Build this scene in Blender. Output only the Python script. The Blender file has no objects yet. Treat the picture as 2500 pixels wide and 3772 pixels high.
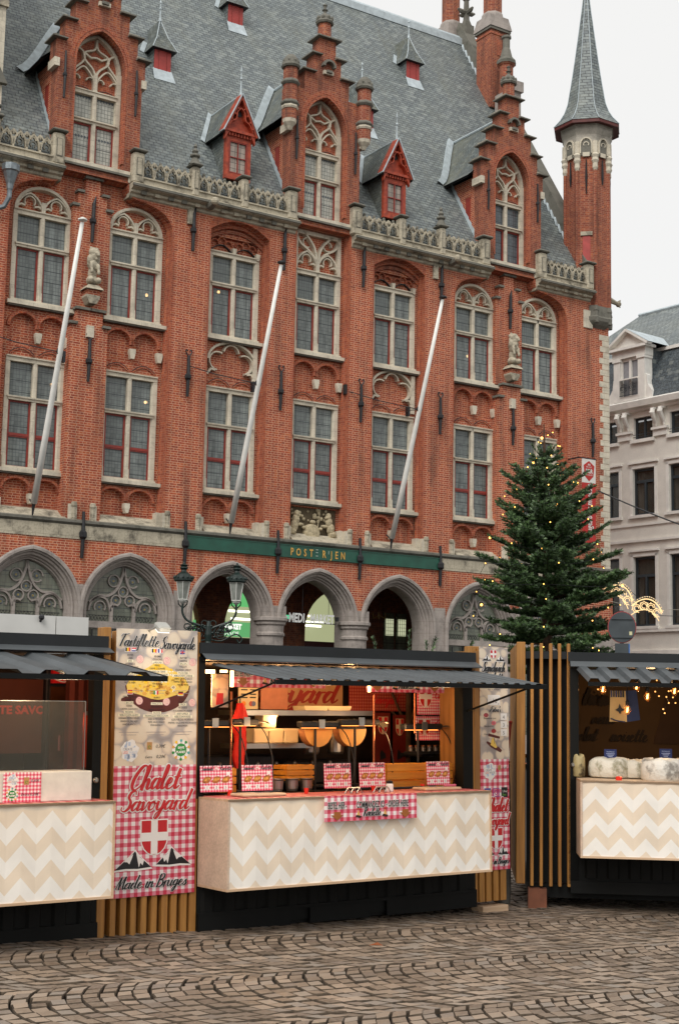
import bpy, math, random
from math import sin, cos, pi, radians, sqrt, atan2
from mathutils import Vector, Matrix, Euler
from mathutils.geometry import tessellate_polygon

random.seed(7)
SC = bpy.context.scene
COL = SC.collection
if SC.world is None:
    SC.world = bpy.data.worlds.new("World")

# ------------------------------------------------------------------ camera
CAM_H = 1.75
cd = bpy.data.cameras.new("camera")
cam = bpy.data.objects.new("camera", cd)
COL.objects.link(cam)
cd.sensor_fit = 'HORIZONTAL'
cd.sensor_width = 24.0
cd.lens = 50.0
cd.clip_start = 0.1
cd.clip_end = 2000
_p, _r = radians(7.7558), radians(1.1422)
_fw = Vector((0, cos(_p), sin(_p))); _up = Vector((0, -sin(_p), cos(_p))); _rt = Vector((1, 0, 0))
_X = _rt * cos(_r) + _up * sin(_r)
_Y = -_rt * sin(_r) + _up * cos(_r)
cam.matrix_world = Matrix(((_X.x, _Y.x, -_fw.x, 0), (_X.y, _Y.y, -_fw.y, 0), (_X.z, _Y.z, -_fw.z, CAM_H), (0, 0, 0, 1)))
SC.camera = cam

# ------------------------------------------------------------------ world, sun, exposure
W = SC.world
W.use_nodes = True
nt = W.node_tree
for n in list(nt.nodes): nt.nodes.remove(n)
sky = nt.nodes.new('ShaderNodeTexSky'); sky.sky_type = 'NISHITA'; sky.sun_disc = False
SUN_TO = Vector((-0.25, -0.62, 0.74)).normalized()
sky.sun_elevation = math.asin(SUN_TO.z)
sky.sun_rotation = atan2(SUN_TO.x, SUN_TO.y)
cl = nt.nodes.new('ShaderNodeMix'); cl.data_type = 'RGBA'
cl.inputs[0].default_value = 0.93
cl.inputs[7].default_value = (6.42, 6.36, 6.22, 1)      # the cloud deck that hides the blue sky
tc = nt.nodes.new('ShaderNodeTexCoord'); nz = nt.nodes.new('ShaderNodeTexNoise')
nz.inputs['Scale'].default_value = 1.6; nz.inputs['Detail'].default_value = 4
rmp = nt.nodes.new('ShaderNodeMapRange'); rmp.inputs[3].default_value = 0.9; rmp.inputs[4].default_value = 0.97
bg = nt.nodes.new('ShaderNodeBackground'); bg.inputs[1].default_value = 0.1
out = nt.nodes.new('ShaderNodeOutputWorld')
nt.links.new(tc.outputs['Generated'], nz.inputs['Vector']); nt.links.new(nz.outputs[0], rmp.inputs[0])
nt.links.new(rmp.outputs[0], cl.inputs[0])
nt.links.new(sky.outputs[0], cl.inputs[6]); nt.links.new(cl.outputs[2], bg.inputs[0]); nt.links.new(bg.outputs[0], out.inputs[0])

sd = bpy.data.lights.new("sun", 'SUN'); sd.energy = 1.5; sd.angle = radians(35); sd.color = (1.0, 0.97, 0.93)
sun = bpy.data.objects.new("sun", sd); COL.objects.link(sun)
sun.rotation_euler = SUN_TO.to_track_quat('Z', 'Y').to_euler()

SC.view_settings.view_transform = 'Standard'
SC.view_settings.look = 'None'
SC.view_settings.gamma = 1
SC.view_settings.exposure = 0.56
SC.render.engine = 'CYCLES'
SC.cycles.max_bounces = 6

# ------------------------------------------------------------------ materials
def lin(h, k=1.0):
    h = h.lstrip('#')
    o = []
    for i in (0, 2, 4):
        c = int(h[i:i+2], 16) / 255
        o.append((c / 12.92 if c <= 0.04045 else ((c + 0.055) / 1.055) ** 2.4) * k)
    return tuple(o) + (1,)

class NG:
    """tiny node-graph helper"""
    def __init__(s, name):
        s.mat = bpy.data.materials.new(name); s.mat.use_nodes = True
        s.t = s.mat.node_tree
        for n in list(s.t.nodes): s.t.nodes.remove(n)
        s.out = s.n('OutputMaterial'); s.b = s.n('BsdfPrincipled')
        s.l(s.b.outputs[0], s.out.inputs[0])
    def n(s, k, **kw):
        o = s.t.nodes.new('ShaderNode' + k)
        for a, v in kw.items(): setattr(o, a, v)
        return o
    def l(s, a, b): s.t.links.new(a, b)
    def put(s, inp, v):
        if hasattr(v, 'is_linked') or hasattr(v, 'links'): s.l(v, inp)
        else: inp.default_value = v
    def math(s, op, a, b=None, c=None):
        m = s.n('Math', operation=op); s.put(m.inputs[0], a)
        if b is not None: s.put(m.inputs[1], b)
        if c is not None: s.put(m.inputs[2], c)
        return m.outputs[0]
    def mix(s, f, a, b, mode='MIX'):
        m = s.n('Mix', data_type='RGBA', blend_type=mode)
        s.put(m.inputs[0], f); s.put(m.inputs[6], a); s.put(m.inputs[7], b)
        return m.outputs[2]
    def obj(s):
        if not hasattr(s, '_tc'): s._tc = s.n('TexCoord')
        return s._tc.outputs['Object']
    def noise(s, scale, detail=3, vec=None, rough=0.5):
        m = s.n('TexNoise'); m.inputs['Scale'].default_value = scale; m.inputs['Detail'].default_value = detail
        m.inputs['Roughness'].default_value = rough
        s.l(vec if vec is not None else s.obj(), m.inputs['Vector']); return m.outputs[0]
    def ramp(s, f, stops):
        m = s.n('ValToRGB'); e = m.color_ramp.elements
        while len(e) < len(stops): e.new(0.5)
        for i, (p, c) in enumerate(stops):
            e[i].position = p; e[i].color = c if len(c) == 4 else tuple(c) + (1,)
        s.put(m.inputs[0], f); return m.outputs[0]
    def rng(s, f, a, b, c, d):
        m = s.n('MapRange'); s.put(m.inputs[0], f)
        for i, v in enumerate((a, b, c, d)): m.inputs[i+1].default_value = v
        return m.outputs[0]
    def sep(s, v):
        m = s.n('SeparateXYZ'); s.l(v, m.inputs[0]); return m.outputs
    def comb(s, x, y, z):
        m = s.n('CombineXYZ'); s.put(m.inputs[0], x); s.put(m.inputs[1], y); s.put(m.inputs[2], z); return m.outputs[0]
    def bump(s, h, strength, dist=0.01):
        m = s.n('Bump'); m.inputs['Strength'].default_value = strength; m.inputs['Distance'].default_value = dist
        s.l(h, m.inputs['Height']); s.l(m.outputs[0], s.b.inputs['Normal'])
    def base(s, c): s.put(s.b.inputs['Base Color'], c)
    def set(s, **kw):
        for k, v in kw.items(): s.put(s.b.inputs[k.replace('_', ' ')], v)
    def boxuv(s):
        """object coordinates unrolled so that courses run level on faces looking along x or y"""
        o = s.sep(s.obj()); nn = s.sep(s._tc.outputs['Normal'])
        f = s.math('GREATER_THAN', s.math('ABSOLUTE', nn[0]), 0.72)
        u = s.math('ADD', s.math('MULTIPLY', o[0], s.math('SUBTRACT', 1.0, f)), s.math('MULTIPLY', o[1], f))
        return s.comb(u, o[2], 0.0), o

def simple(name, c, rough=0.6, var=0.12, scale=6.0, bump=0.0, metal=0.0, spec=0.5, fine=0.0):
    g = NG(name)
    c = lin(c) if isinstance(c, str) else c
    if var > 0:
        f = g.noise(scale, 4)
        d = tuple(x * (1 - 2 * var) for x in c[:3]) + (1,); l_ = tuple(min(1, x * (1 + 1.4 * var)) for x in c[:3]) + (1,)
        col = g.ramp(f, [(0.3, d), (0.7, l_)])
        if fine > 0:
            col = g.mix(fine, col, g.ramp(g.noise(scale * 9, 3), [(0.35, d), (0.65, l_)]))
        g.base(col)
        if bump > 0: g.bump(f, bump, 0.02)
    else: g.base(c)
    g.set(Roughness=rough, Metallic=metal)
    g.b.inputs['Specular IOR Level'].default_value = spec
    return g.mat

def emit(name, c, s=1.0):
    g = NG(name); c = lin(c) if isinstance(c, str) else c
    g.base((0.02, 0.02, 0.02, 1)); g.set(Roughness=0.5)
    g.b.inputs['Emission Color'].default_value = c; g.b.inputs['Emission Strength'].default_value = s
    return g.mat

def brickmat(name, a, b, mort, stain=0.5, bw=0.215, bh=0.0655, ms=0.0075, mott=0.35):
    g = NG(name)
    uv, o = g.boxuv()
    br = g.n('TexBrick'); g.l(uv, br.inputs['Vector'])
    br.offset = 0.25; br.squash = 0.5; br.squash_frequency = 2
    for k, v in (('Scale', 1.0), ('Mortar Size', ms), ('Mortar Smooth', 0.25), ('Bias', 0.0), ('Brick Width', bw), ('Row Height', bh)):
        br.inputs[k].default_value = v
    br.inputs['Color1'].default_value = lin(a); br.inputs['Color2'].default_value = lin(b); br.inputs['Mortar'].default_value = lin(mort)
    uvs = g.sep(uv); wn = g.n('TexWhiteNoise'); wn.noise_dimensions = '2D'
    g.l(g.comb(g.math('FLOOR', g.math('DIVIDE', uvs[0], bw * .5)), g.math('FLOOR', g.math('DIVIDE', uvs[1], bh)), 0.0), wn.inputs['Vector'])
    big = g.noise(0.55, 5, rough=0.62)
    sm = g.noise(9.0, 3)
    notm = g.math('SUBTRACT', 1.0, br.outputs[1])
    c = g.mix(g.math('MULTIPLY', notm, g.rng(wn.outputs[0], 0.62, 1.0, 0, 0.55)), br.outputs[0], lin('64241c'))
    c = g.mix(g.math('MULTIPLY', notm, g.rng(wn.outputs[0], 0.34, 0.0, 0, 0.5)), c, lin('c8703c'))
    c = g.mix(g.math('MULTIPLY', g.rng(big, 0.42, 0.72, 0, 1), mott), c, lin('70382a'), 'MIX')
    c = g.mix(g.rng(sm, 0.35, 0.7, 0.0, 0.22), c, lin('d2906a'), 'MIX')
    st = g.sep(uv)
    streak = g.noise(1.0, 5, g.comb(g.math('MULTIPLY', st[0], 2.6), g.math('MULTIPLY', st[1], 0.35), 0.0))
    c = g.mix(g.rng(streak, 0.50, 0.74, 0.0, stain), c, lin('4b3229'), 'MIX')
    g.base(c); g.set(Roughness=0.88)
    g.bump(g.math('ADD', g.math('MULTIPLY', br.outputs[1], -1.0), g.math('MULTIPLY', sm, 0.4)), 0.5, 0.008)
    return g.mat

def slatemat(name, a, b, joint, w=0.2, h=0.115, moss=0.26, vz=1.18):
    g = NG(name)
    uv, o = g.boxuv(); st = g.sep(uv)
    v2 = g.comb(g.math('ADD', st[0], g.math('MULTIPLY', g.noise(0.8, 2), 0.08)), g.math('MULTIPLY', st[1], vz), 0.0)
    br = g.n('TexBrick'); g.l(v2, br.inputs['Vector']); br.offset = 0.5
    for k, v in (('Scale', 1.0), ('Mortar Size', 0.013), ('Mortar Smooth', 0.2), ('Bias', -0.1), ('Brick Width', w), ('Row Height', h)):
        br.inputs[k].default_value = v
    br.inputs['Color1'].default_value = lin(a); br.inputs['Color2'].default_value = lin(b); br.inputs['Mortar'].default_value = lin(joint)
    wn = g.n('TexWhiteNoise'); wn.noise_dimensions = '2D'
    row = g.math('FLOOR', g.math('DIVIDE', g.math('MULTIPLY', st[1], vz), h))
    g.l(g.comb(g.math('FLOOR', g.math('ADD', g.math('DIVIDE', st[0], w), g.math('MULTIPLY', row, 0.5))), row, 0.0), wn.inputs['Vector'])
    c = g.mix(g.rng(wn.outputs[0], .5, 1, 0, .45), br.outputs[0], lin('474f52')); c = g.mix(g.rng(wn.outputs[0], .2, 0, 0, .5), c, lin('959a94'))
    strk = g.noise(1.0, 5, g.comb(g.math('MULTIPLY', st[0], 2.2), g.math('MULTIPLY', st[1], 0.25), 0.0))
    c = g.mix(g.rng(strk, .5, .72, 0, moss * .8), c, lin('6e6d5c'))
    c = g.mix(g.math('MULTIPLY', g.rng(g.noise(0.7, 5, rough=0.65), 0.45, 0.7, 0, 1), moss), c, lin('6c6c5a'))
    c = g.mix(g.rng(g.noise(14, 3), 0.4, 0.75, 0, 0.35), c, lin('8d979a'))
    g.base(c); g.set(Roughness=0.55)
    fr = g.math('FRACT', g.math('DIVIDE', g.math('MULTIPLY', st[1], vz), h))
    g.bump(g.math('SUBTRACT', g.math('MULTIPLY', fr, -0.8), br.outputs[1]), 0.6, 0.012)
    return g.mat

def stonemat(name, a, dirt, amt=0.6, joints=True, jw=0.42, jh=0.3):
    g = NG(name)
    c = g.ramp(g.noise(3.2, 5), [(0.3, tuple(x * 0.8 for x in lin(a)[:3]) + (1,)), (0.7, lin(a))])
    c = g.mix(g.math('MULTIPLY', g.rng(g.noise(2.1, 6, rough=0.7), 0.5, 0.68, 0, 1), amt), c, lin(dirt))
    c = g.mix(g.rng(g.noise(22, 3), 0.5, 0.75, 0, 0.4 * amt), c, lin(dirt))
    if joints:
        uv, o = g.boxuv(); br = g.n('TexBrick'); g.l(uv, br.inputs['Vector'])
        for k, v in (('Scale', 1.0), ('Mortar Size', 0.006), ('Mortar Smooth', 0.2), ('Brick Width', jw), ('Row Height', jh)):
            br.inputs[k].default_value = v
        c = g.mix(g.math('MULTIPLY', br.outputs[1], 0.45), c, lin(dirt))
    g.base(c); g.set(Roughness=0.85); g.bump(g.noise(9, 4), 0.35, 0.02)
    return g.mat

def leadglass(name, tone, lead='20262a', gx=0.088, gy=0.105, bar=0.31, var=0.35, lw=0.011, through=0.12, rough=0.12, big=1.5):
    g = NG(name)
    o = g.sep(g.obj())
    def line(c, p, w): return g.math('LESS_THAN', g.math('ABSOLUTE', g.math('SUBTRACT', g.math('FRACT', g.math('DIVIDE', c, p)), 0.5)), w / p / 2)
    cell = g.n('TexWhiteNoise'); cell.noise_dimensions = '3D'
    fx = g.math('FLOOR', g.math('SUBTRACT', g.math('DIVIDE', o[0], gx), 0.5)); fz = g.math('FLOOR', g.math('SUBTRACT', g.math('DIVIDE', o[2], gy), 0.5))
    g.l(g.comb(fx, fz, 0.0), cell.inputs['Vector'])
    t = lin(tone)
    folds = g.noise(big, 3, g.comb(g.math('MULTIPLY', o[0], 5.0), g.math('MULTIPLY', o[2], 0.7), o[1]))
    c = g.ramp(folds, [(0.3, tuple(x * (1 - var) for x in t[:3]) + (1,)), (0.7, tuple(min(1, x * (1 + var)) for x in t[:3]) + (1,))])
    oi = g.n('ObjectInfo')
    c = g.mix(g.rng(oi.outputs['Random'], 0, 1, 0, .55), c, tuple(x * .45 for x in t[:3]) + (1,))
    c = g.mix(g.math('MULTIPLY', cell.outputs[0], 0.3), c, tuple(x * 1.7 for x in t[:3]) + (1,))
    thin = g.math('MAXIMUM', line(o[0], gx, lw), line(o[2], gy, lw))
    thick = line(o[2], bar, 0.022)
    c = g.mix(g.math('MULTIPLY', thin, 0.62), c, lin(lead)); c = g.mix(g.math('MULTIPLY', thick, 0.85), c, lin(lead))
    g.base(c); g.set(Roughness=rough)
    g.bump(g.math('ADD', g.math('MULTIPLY', cell.outputs[0], 0.6), thin), 0.12, 0.004)
    if through > 0:
        tr = g.n('BsdfTransparent'); mx = g.n('MixShader')
        g.put(mx.inputs[0], g.math('MULTIPLY', g.math('SUBTRACT', 1.0, g.math('MAXIMUM', thin, thick)), through))
        g.l(g.b.outputs[0], mx.inputs[1]); g.l(tr.outputs[0], mx.inputs[2]); g.l(mx.outputs[0], g.out.inputs[0])
    return g.mat

def woodmat(name, a, b, axis=2, rough=0.6, s=1.0):
    g = NG(name); o = g.sep(g.obj())
    k = [22 * s, 22 * s, 22 * s]; k[axis] = 1.3 * s
    v = g.comb(g.math('MULTIPLY', o[0], k[0]), g.math('MULTIPLY', o[1], k[1]), g.math('MULTIPLY', o[2], k[2]))
    f = g.noise(1.0, 5, v, 0.6)
    c = g.ramp(f, [(0.32, lin(a)), (0.66, lin(b))])
    c = g.mix(g.rng(g.noise(2.3 * s, 3), 0.5, 0.8, 0, 0.35), c, lin(a))
    g.base(c); g.set(Roughness=rough); g.bump(f, 0.2, 0.004)
    return g.mat

def gingham(name, p, red='cf2f48', pink='e88a98', white='efe9e6'):
    g = NG(name); o = g.sep(g.obj())
    def st(c): return g.math('LESS_THAN', g.math('FRACT', g.math('DIVIDE', c, p)), 0.5)
    s_ = g.math('ADD', st(o[0]), st(o[2]))
    c = g.mix(g.math('GREATER_THAN', s_, 0.5), lin(white), lin(pink)); c = g.mix(g.math('GREATER_THAN', s_, 1.5), c, lin(red))
    c = g.mix(g.rng(g.noise(30, 2), 0.4, 0.7, 0, 0.15), c, lin('a06070'))
    g.base(c); g.set(Roughness=0.45); return g.mat

def logs(name, sc=7.0):
    g = NG(name)
    v = g.n('TexVoronoi'); v.feature = 'DISTANCE_TO_EDGE'; v.inputs['Scale'].default_value = sc; v.inputs['Randomness'].default_value = 0.75
    v2 = g.n('TexVoronoi'); v2.inputs['Scale'].default_value = sc; v2.inputs['Randomness'].default_value = 0.75
    o = g.sep(g.obj()); xz = g.comb(o[0], o[2], 0.0)
    g.l(xz, v.inputs['Vector']); g.l(xz, v2.inputs['Vector'])
    ring = g.math('SINE', g.math('MULTIPLY', v2.outputs[0], 90.0))
    c = g.ramp(g.math('SUBTRACT', v2.outputs[0], g.math('MULTIPLY', v.outputs[0], .35)), [(0.0, lin('e2d3bc')), (0.44, lin('dccbb4')), (0.53, lin('cbb9a6')), (0.60, lin('a39b98')), (0.75, lin('908886'))])
    c = g.mix(g.rng(ring, -1, 1, 0, 0.12), c, lin('c9ab8a'))
    c = g.mix(g.rng(g.noise(4, 3), 0.4, 0.7, 0, 0.4), c, lin('e6dccd'))
    g.base(c); g.set(Roughness=0.45); return g.mat

# ------------------------------------------------------------------ mesh builder
class MB:
    def __init__(s): s.v = []; s.f = []; s.m = []; s.mats = []; s.T = None
    def add(s, vs, fs, mat):
        if mat not in s.mats: s.mats.append(mat)
        k = s.mats.index(mat); o = len(s.v)
        if s.T is not None: vs = [s.T @ Vector(p) for p in vs]
        s.v.extend([tuple(p) for p in vs])
        for q in fs: s.f.append([i + o for i in q]); s.m.append(k)
        return s
    def box(s, x0, x1, y0, y1, z0, z1, mat):
        if x1 < x0: x0, x1 = x1, x0
        if y1 < y0: y0, y1 = y1, y0
        if z1 < z0: z0, z1 = z1, z0
        v = [(x, y, z) for z in (z0, z1) for y in (y0, y1) for x in (x0, x1)]
        return s.add(v, [(0, 1, 5, 4), (1, 3, 7, 5), (3, 2, 6, 7), (2, 0, 4, 6), (4, 5, 7, 6), (2, 3, 1, 0)], mat)
    def bbox(s, x0, x1, y0, y1, z0, z1, mat, b=0.01):
        """box with chamfered vertical and top edges"""
        if x1 < x0: x0, x1 = x1, x0
        if y1 < y0: y0, y1 = y1, y0
        if z1 < z0: z0, z1 = z1, z0
        def ring(i, z): return [(x0+i+b, y0+i, z), (x1-i-b, y0+i, z), (x1-i, y0+i+b, z), (x1-i, y1-i-b, z), (x1-i-b, y1-i, z), (x0+i+b, y1-i, z), (x0+i, y1-i-b, z), (x0+i, y0+i+b, z)]
        v = ring(b, z0) + ring(0, z0+b) + ring(0, z1-b) + ring(b, z1)
        f = [tuple(range(7, -1, -1)), tuple(range(24, 32))]
        for r in range(3):
            for i in range(8): j = (i+1) % 8; f.append((r*8+i, r*8+j, r*8+8+j, r*8+8+i))
        return s.add(v, f, mat)
    def prism(s, outl, y0, y1, mat, holes=(), plane='xz', back=True, side=None):
        loops = [list(outl)] + [list(h) for h in holes]
        tri = tessellate_polygon([[Vector((p[0], p[1], 0)) for p in L] for L in loops])
        flat = [p for L in loops for p in L]; n = len(flat)
        def mk(p, d):
            if plane == 'xz': return (p[0], d, p[1])
            if plane == 'yz': return (d, p[0], p[1])
            return (p[0], p[1], d)
        v = [mk(p, y0) for p in flat] + [mk(p, y1) for p in flat]
        F = []
        for t in tri:
            a, b, c = [Vector(flat[i]) for i in t]
            cr = (b - a).x * (c - a).y - (b - a).y * (c - a).x
            if abs(cr) < 1e-12: continue
            t = tuple(t) if cr > 0 else tuple(reversed(t))
            F.append(t if plane != 'xy' or y0 > y1 else tuple(reversed(t)))
            if back: F.append(tuple(i + n for i in reversed(t)) if plane != 'xy' or y0 > y1 else tuple(i + n for i in t))
        s.add(v, F, mat)
        S = []; o = 0
        for L in loops:
            for i in range(len(L)):
                j = (i + 1) % len(L); S.append((o+i, o+j, n+o+j, n+o+i))
            o += len(L)
        # orientation of side faces is repaired on build
        return s.add(v, S, side or mat)
    def tube(s, path, r, n, mat, closed=False):
        P = [Vector(p) for p in path]; m = len(P); v = []; f = []
        rr = r if isinstance(r, (list, tuple)) else [r] * m
        prev = None
        for i in range(m):
            if closed: d = P[(i+1) % m] - P[i-1]
            else: d = P[min(i+1, m-1)] - P[max(i-1, 0)]
            if d.length < 1e-9: d = Vector((0, 0, 1))
            d.normalize()
            if prev is None:
                a = Vector((0, 0, 1)) if abs(d.z) < 0.9 else Vector((1, 0, 0))
                u = d.cross(a).normalized()
            else:
                u = (prev - d * prev.dot(d))
                u = u.normalized() if u.length > 1e-6 else d.cross(Vector((1, 0, 0.3))).normalized()
            prev = u; w = d.cross(u)
            for k in range(n): v.append(P[i] + (u * cos(2*pi*k/n) + w * sin(2*pi*k/n)) * rr[i])
        for i in range(m if closed else m-1):
            for k in range(n):
                a = i*n+k; b = i*n+(k+1) % n; c = ((i+1) % m)*n+(k+1) % n; d = ((i+1) % m)*n+k
                f.append((a, b, c, d))
        if not closed: f.append(tuple(range(n-1, -1, -1))); f.append(tuple(range((m-1)*n, m*n)))
        return s.add(v, f, mat)
    def lathe(s, prof, cx, cy, n, mat, rot=0.0, sx=1.0):
        v = []; f = []
        for (r, z) in prof:
            for k in range(n): a = rot + 2*pi*k/n; v.append((cx + r*cos(a)*sx, cy + r*sin(a), z))
        for i in range(len(prof)-1):
            for k in range(n): f.append((i*n+k, i*n+(k+1) % n, (i+1)*n+(k+1) % n, (i+1)*n+k))
        f.append(tuple(range(n-1, -1, -1))); f.append(tuple(range((len(prof)-1)*n, len(prof)*n)))
        return s.add(v, f, mat)
    def ribbon(s, pts, w, y0, y1, mat, closed=False, sl=0.0):
        """band of width w (number or list) that follows pts (x,z), from depth y0 to y1; sl bevels its front edges"""
        P = [Vector((p[0], p[1])) for p in pts]; m = len(P)
        if m < 2: return s
        ww = w if isinstance(w, (list, tuple)) else [w] * m
        L = []; R = []
        for i in range(m):
            if closed: a = P[i-1]; b = P[(i+1) % m]
            else: a = P[max(i-1, 0)]; b = P[min(i+1, m-1)]
            d = (b - a)
            d = d.normalized() if d.length > 1e-9 else Vector((1, 0))
            nn = Vector((-d.y, d.x)); h = ww[i] / 2
            L.append((P[i] + nn*h, P[i] + nn*h*(1-sl))); R.append((P[i] - nn*h, P[i] - nn*h*(1-sl)))
        v = []
        for i in range(m):
            v += [(L[i][0].x, y1, L[i][0].y), (L[i][1].x, y0, L[i][1].y), (R[i][1].x, y0, R[i][1].y), (R[i][0].x, y1, R[i][0].y)]
        f = []
        for i in range(m if closed else m-1):
            a = i*4; b = ((i+1) % m)*4
            f += [(a, b, b+1, a+1), (a+1, b+1, b+2, a+2), (a+2, b+2, b+3, a+3), (a+3, b+3, b, a)]
        if not closed: f += [(0, 1, 2, 3), ((m-1)*4+3, (m-1)*4+2, (m-1)*4+1, (m-1)*4)]
        return s.add(v, f, mat)
    def loft(s, rings, mat, closed=False):
        """rings: list of equally long point lists"""
        n = len(rings[0]); v = [p for r in rings for p in r]; f = []
        for i in range(len(rings)-1):
            for k in range(n if closed else n-1):
                f.append((i*n+k, i*n+(k+1) % n, (i+1)*n+(k+1) % n, (i+1)*n+k))
        return s.add(v, f, mat)
    def ball(s, c, r, mat, n=10, m=6, rz=None, ry=None):
        rz = rz or r; ry = ry or r; v = []; f = []
        for i in range(m+1):
            t = pi * i / m
            for k in range(n): v.append((c[0] + r*sin(t)*cos(2*pi*k/n), c[1] + ry*sin(t)*sin(2*pi*k/n), c[2] - rz*cos(t)))
        for i in range(m):
            for k in range(n): f.append((i*n+k, i*n+(k+1) % n, (i+1)*n+(k+1) % n, (i+1)*n+k))
        return s.add(v, f, mat)
    def text(s, body, x, z, size, y, mat, shear=0.0, align='LEFT', sx=1.0, ext=0.001, bold=0.0, rot=0.0):
        c = bpy.data.curves.new('lettering', 'FONT'); c.body = body; c.size = size; c.shear = shear
        c.align_x = align; c.resolution_u = 2; c.offset = bold
        o = bpy.data.objects.new('lettering', c)
        me = bpy.data.meshes.new_from_object(o)
        cs, sn = cos(rot), sin(rot)
        v = []
        for p in me.vertices:
            a = p.co.x * sx; b = p.co.y
            v.append((x + a*cs - b*sn, y, z + a*sn + b*cs))
        f = [tuple(q.vertices) for q in me.polygons]
        bpy.data.objects.remove(o); bpy.data.meshes.remove(me); bpy.data.curves.remove(c)
        return s.add(v, f, mat)
    def flush(s, name, parent=None):
        if s.f: s.build(name, parent, fix=len(s.f) < 4000)
        s.v = []; s.f = []; s.m = []; s.mats = []
        return s
    def build(s, name, parent=None, smooth=False, fix=True, loc=None):
        me = bpy.data.meshes.new(name)
        me.from_pydata(s.v, [], s.f); me.update()
        for m in s.mats: me.materials.append(m)
        me.polygons.foreach_set('material_index', s.m)
        if fix:
            import bmesh
            b = bmesh.new(); b.from_mesh(me)
            bmesh.ops.remove_doubles(b, verts=b.verts, dist=1e-5)
            bmesh.ops.recalc_face_normals(b, faces=b.faces)
            b.to_mesh(me); b.free()
        if smooth: me.polygons.foreach_set('use_smooth', [True] * len(me.polygons))
        o = bpy.data.objects.new(name, me); COL.objects.link(o)
        if parent is not None: o.parent = parent
        if loc is not None: o.location = loc
        return o

def tag(o, label=None, cat=None, group=None, kind=None):
    if label: o['label'] = label
    if cat: o['category'] = cat
    if group: o['group'] = group
    if kind: o['kind'] = kind
    return o
def empty(name, loc, rot=(0, 0, 0), label=None, cat=None, group=None):
    o = bpy.data.objects.new(name, None); COL.objects.link(o)
    o.location = loc; o.rotation_euler = rot; o.empty_display_size = 0.2
    return tag(o, label, cat, group)
def instance(o, parent=None, loc=None, rot=None, label=None):
    c = o.copy(); COL.objects.link(c)
    c.parent = parent if parent is not None else o.parent
    if loc is not None: c.location = loc
    if rot is not None: c.rotation_euler = rot
    if label: c['label'] = label
    for ch in list(o.children):
        d = ch.copy(); COL.objects.link(d); d.parent = c
        for g in list(ch.children):
            e = g.copy(); COL.objects.link(e); e.parent = d
    return c

# curve helpers in (x, z)
def arc(cx, cz, r, a0, a1, n=10, rz=None):
    rz = rz or r
    return [(cx + r*cos(radians(a0 + (a1-a0)*i/n)), cz + rz*sin(radians(a0 + (a1-a0)*i/n))) for i in range(n+1)]
def pointed(cx, zs, w, rise, n=9, legs=0.0):
    """two-centred arch from left spring to right spring"""
    if rise <= w: return ([(cx-w, zs-legs)] if legs else []) + arc(cx, zs, w, 180, 0, 2*n, rise) + ([(cx+w, zs-legs)] if legs else [])
    d = (rise*rise - w*w) / (2*w); R = w + d
    a = math.degrees(math.acos(d / R))
    left = [(cx + d - R*cos(radians(t)), zs + R*sin(radians(t))) for t in [a*i/n for i in range(n+1)]]
    right = [(2*cx - x, z) for x, z in reversed(left)][1:]
    p = left + right
    if legs: p = [(cx-w, zs-legs)] + p + [(cx+w, zs-legs)]
    return p
def spline(P, n=6):
    o = []; m = len(P)
    for i in range(m-1):
        p0 = P[max(i-1, 0)]; p1 = P[i]; p2 = P[i+1]; p3 = P[min(i+2, m-1)]
        for k in range(n):
            t = k / n
            o.append(tuple(0.5 * (2*p1[j] + (p2[j]-p0[j])*t + (2*p0[j]-5*p1[j]+4*p2[j]-p3[j])*t*t + (3*p1[j]-p0[j]-3*p2[j]+p3[j])*t**3) for j in range(len(p1))))
    o.append(tuple(P[-1])); return o

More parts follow.
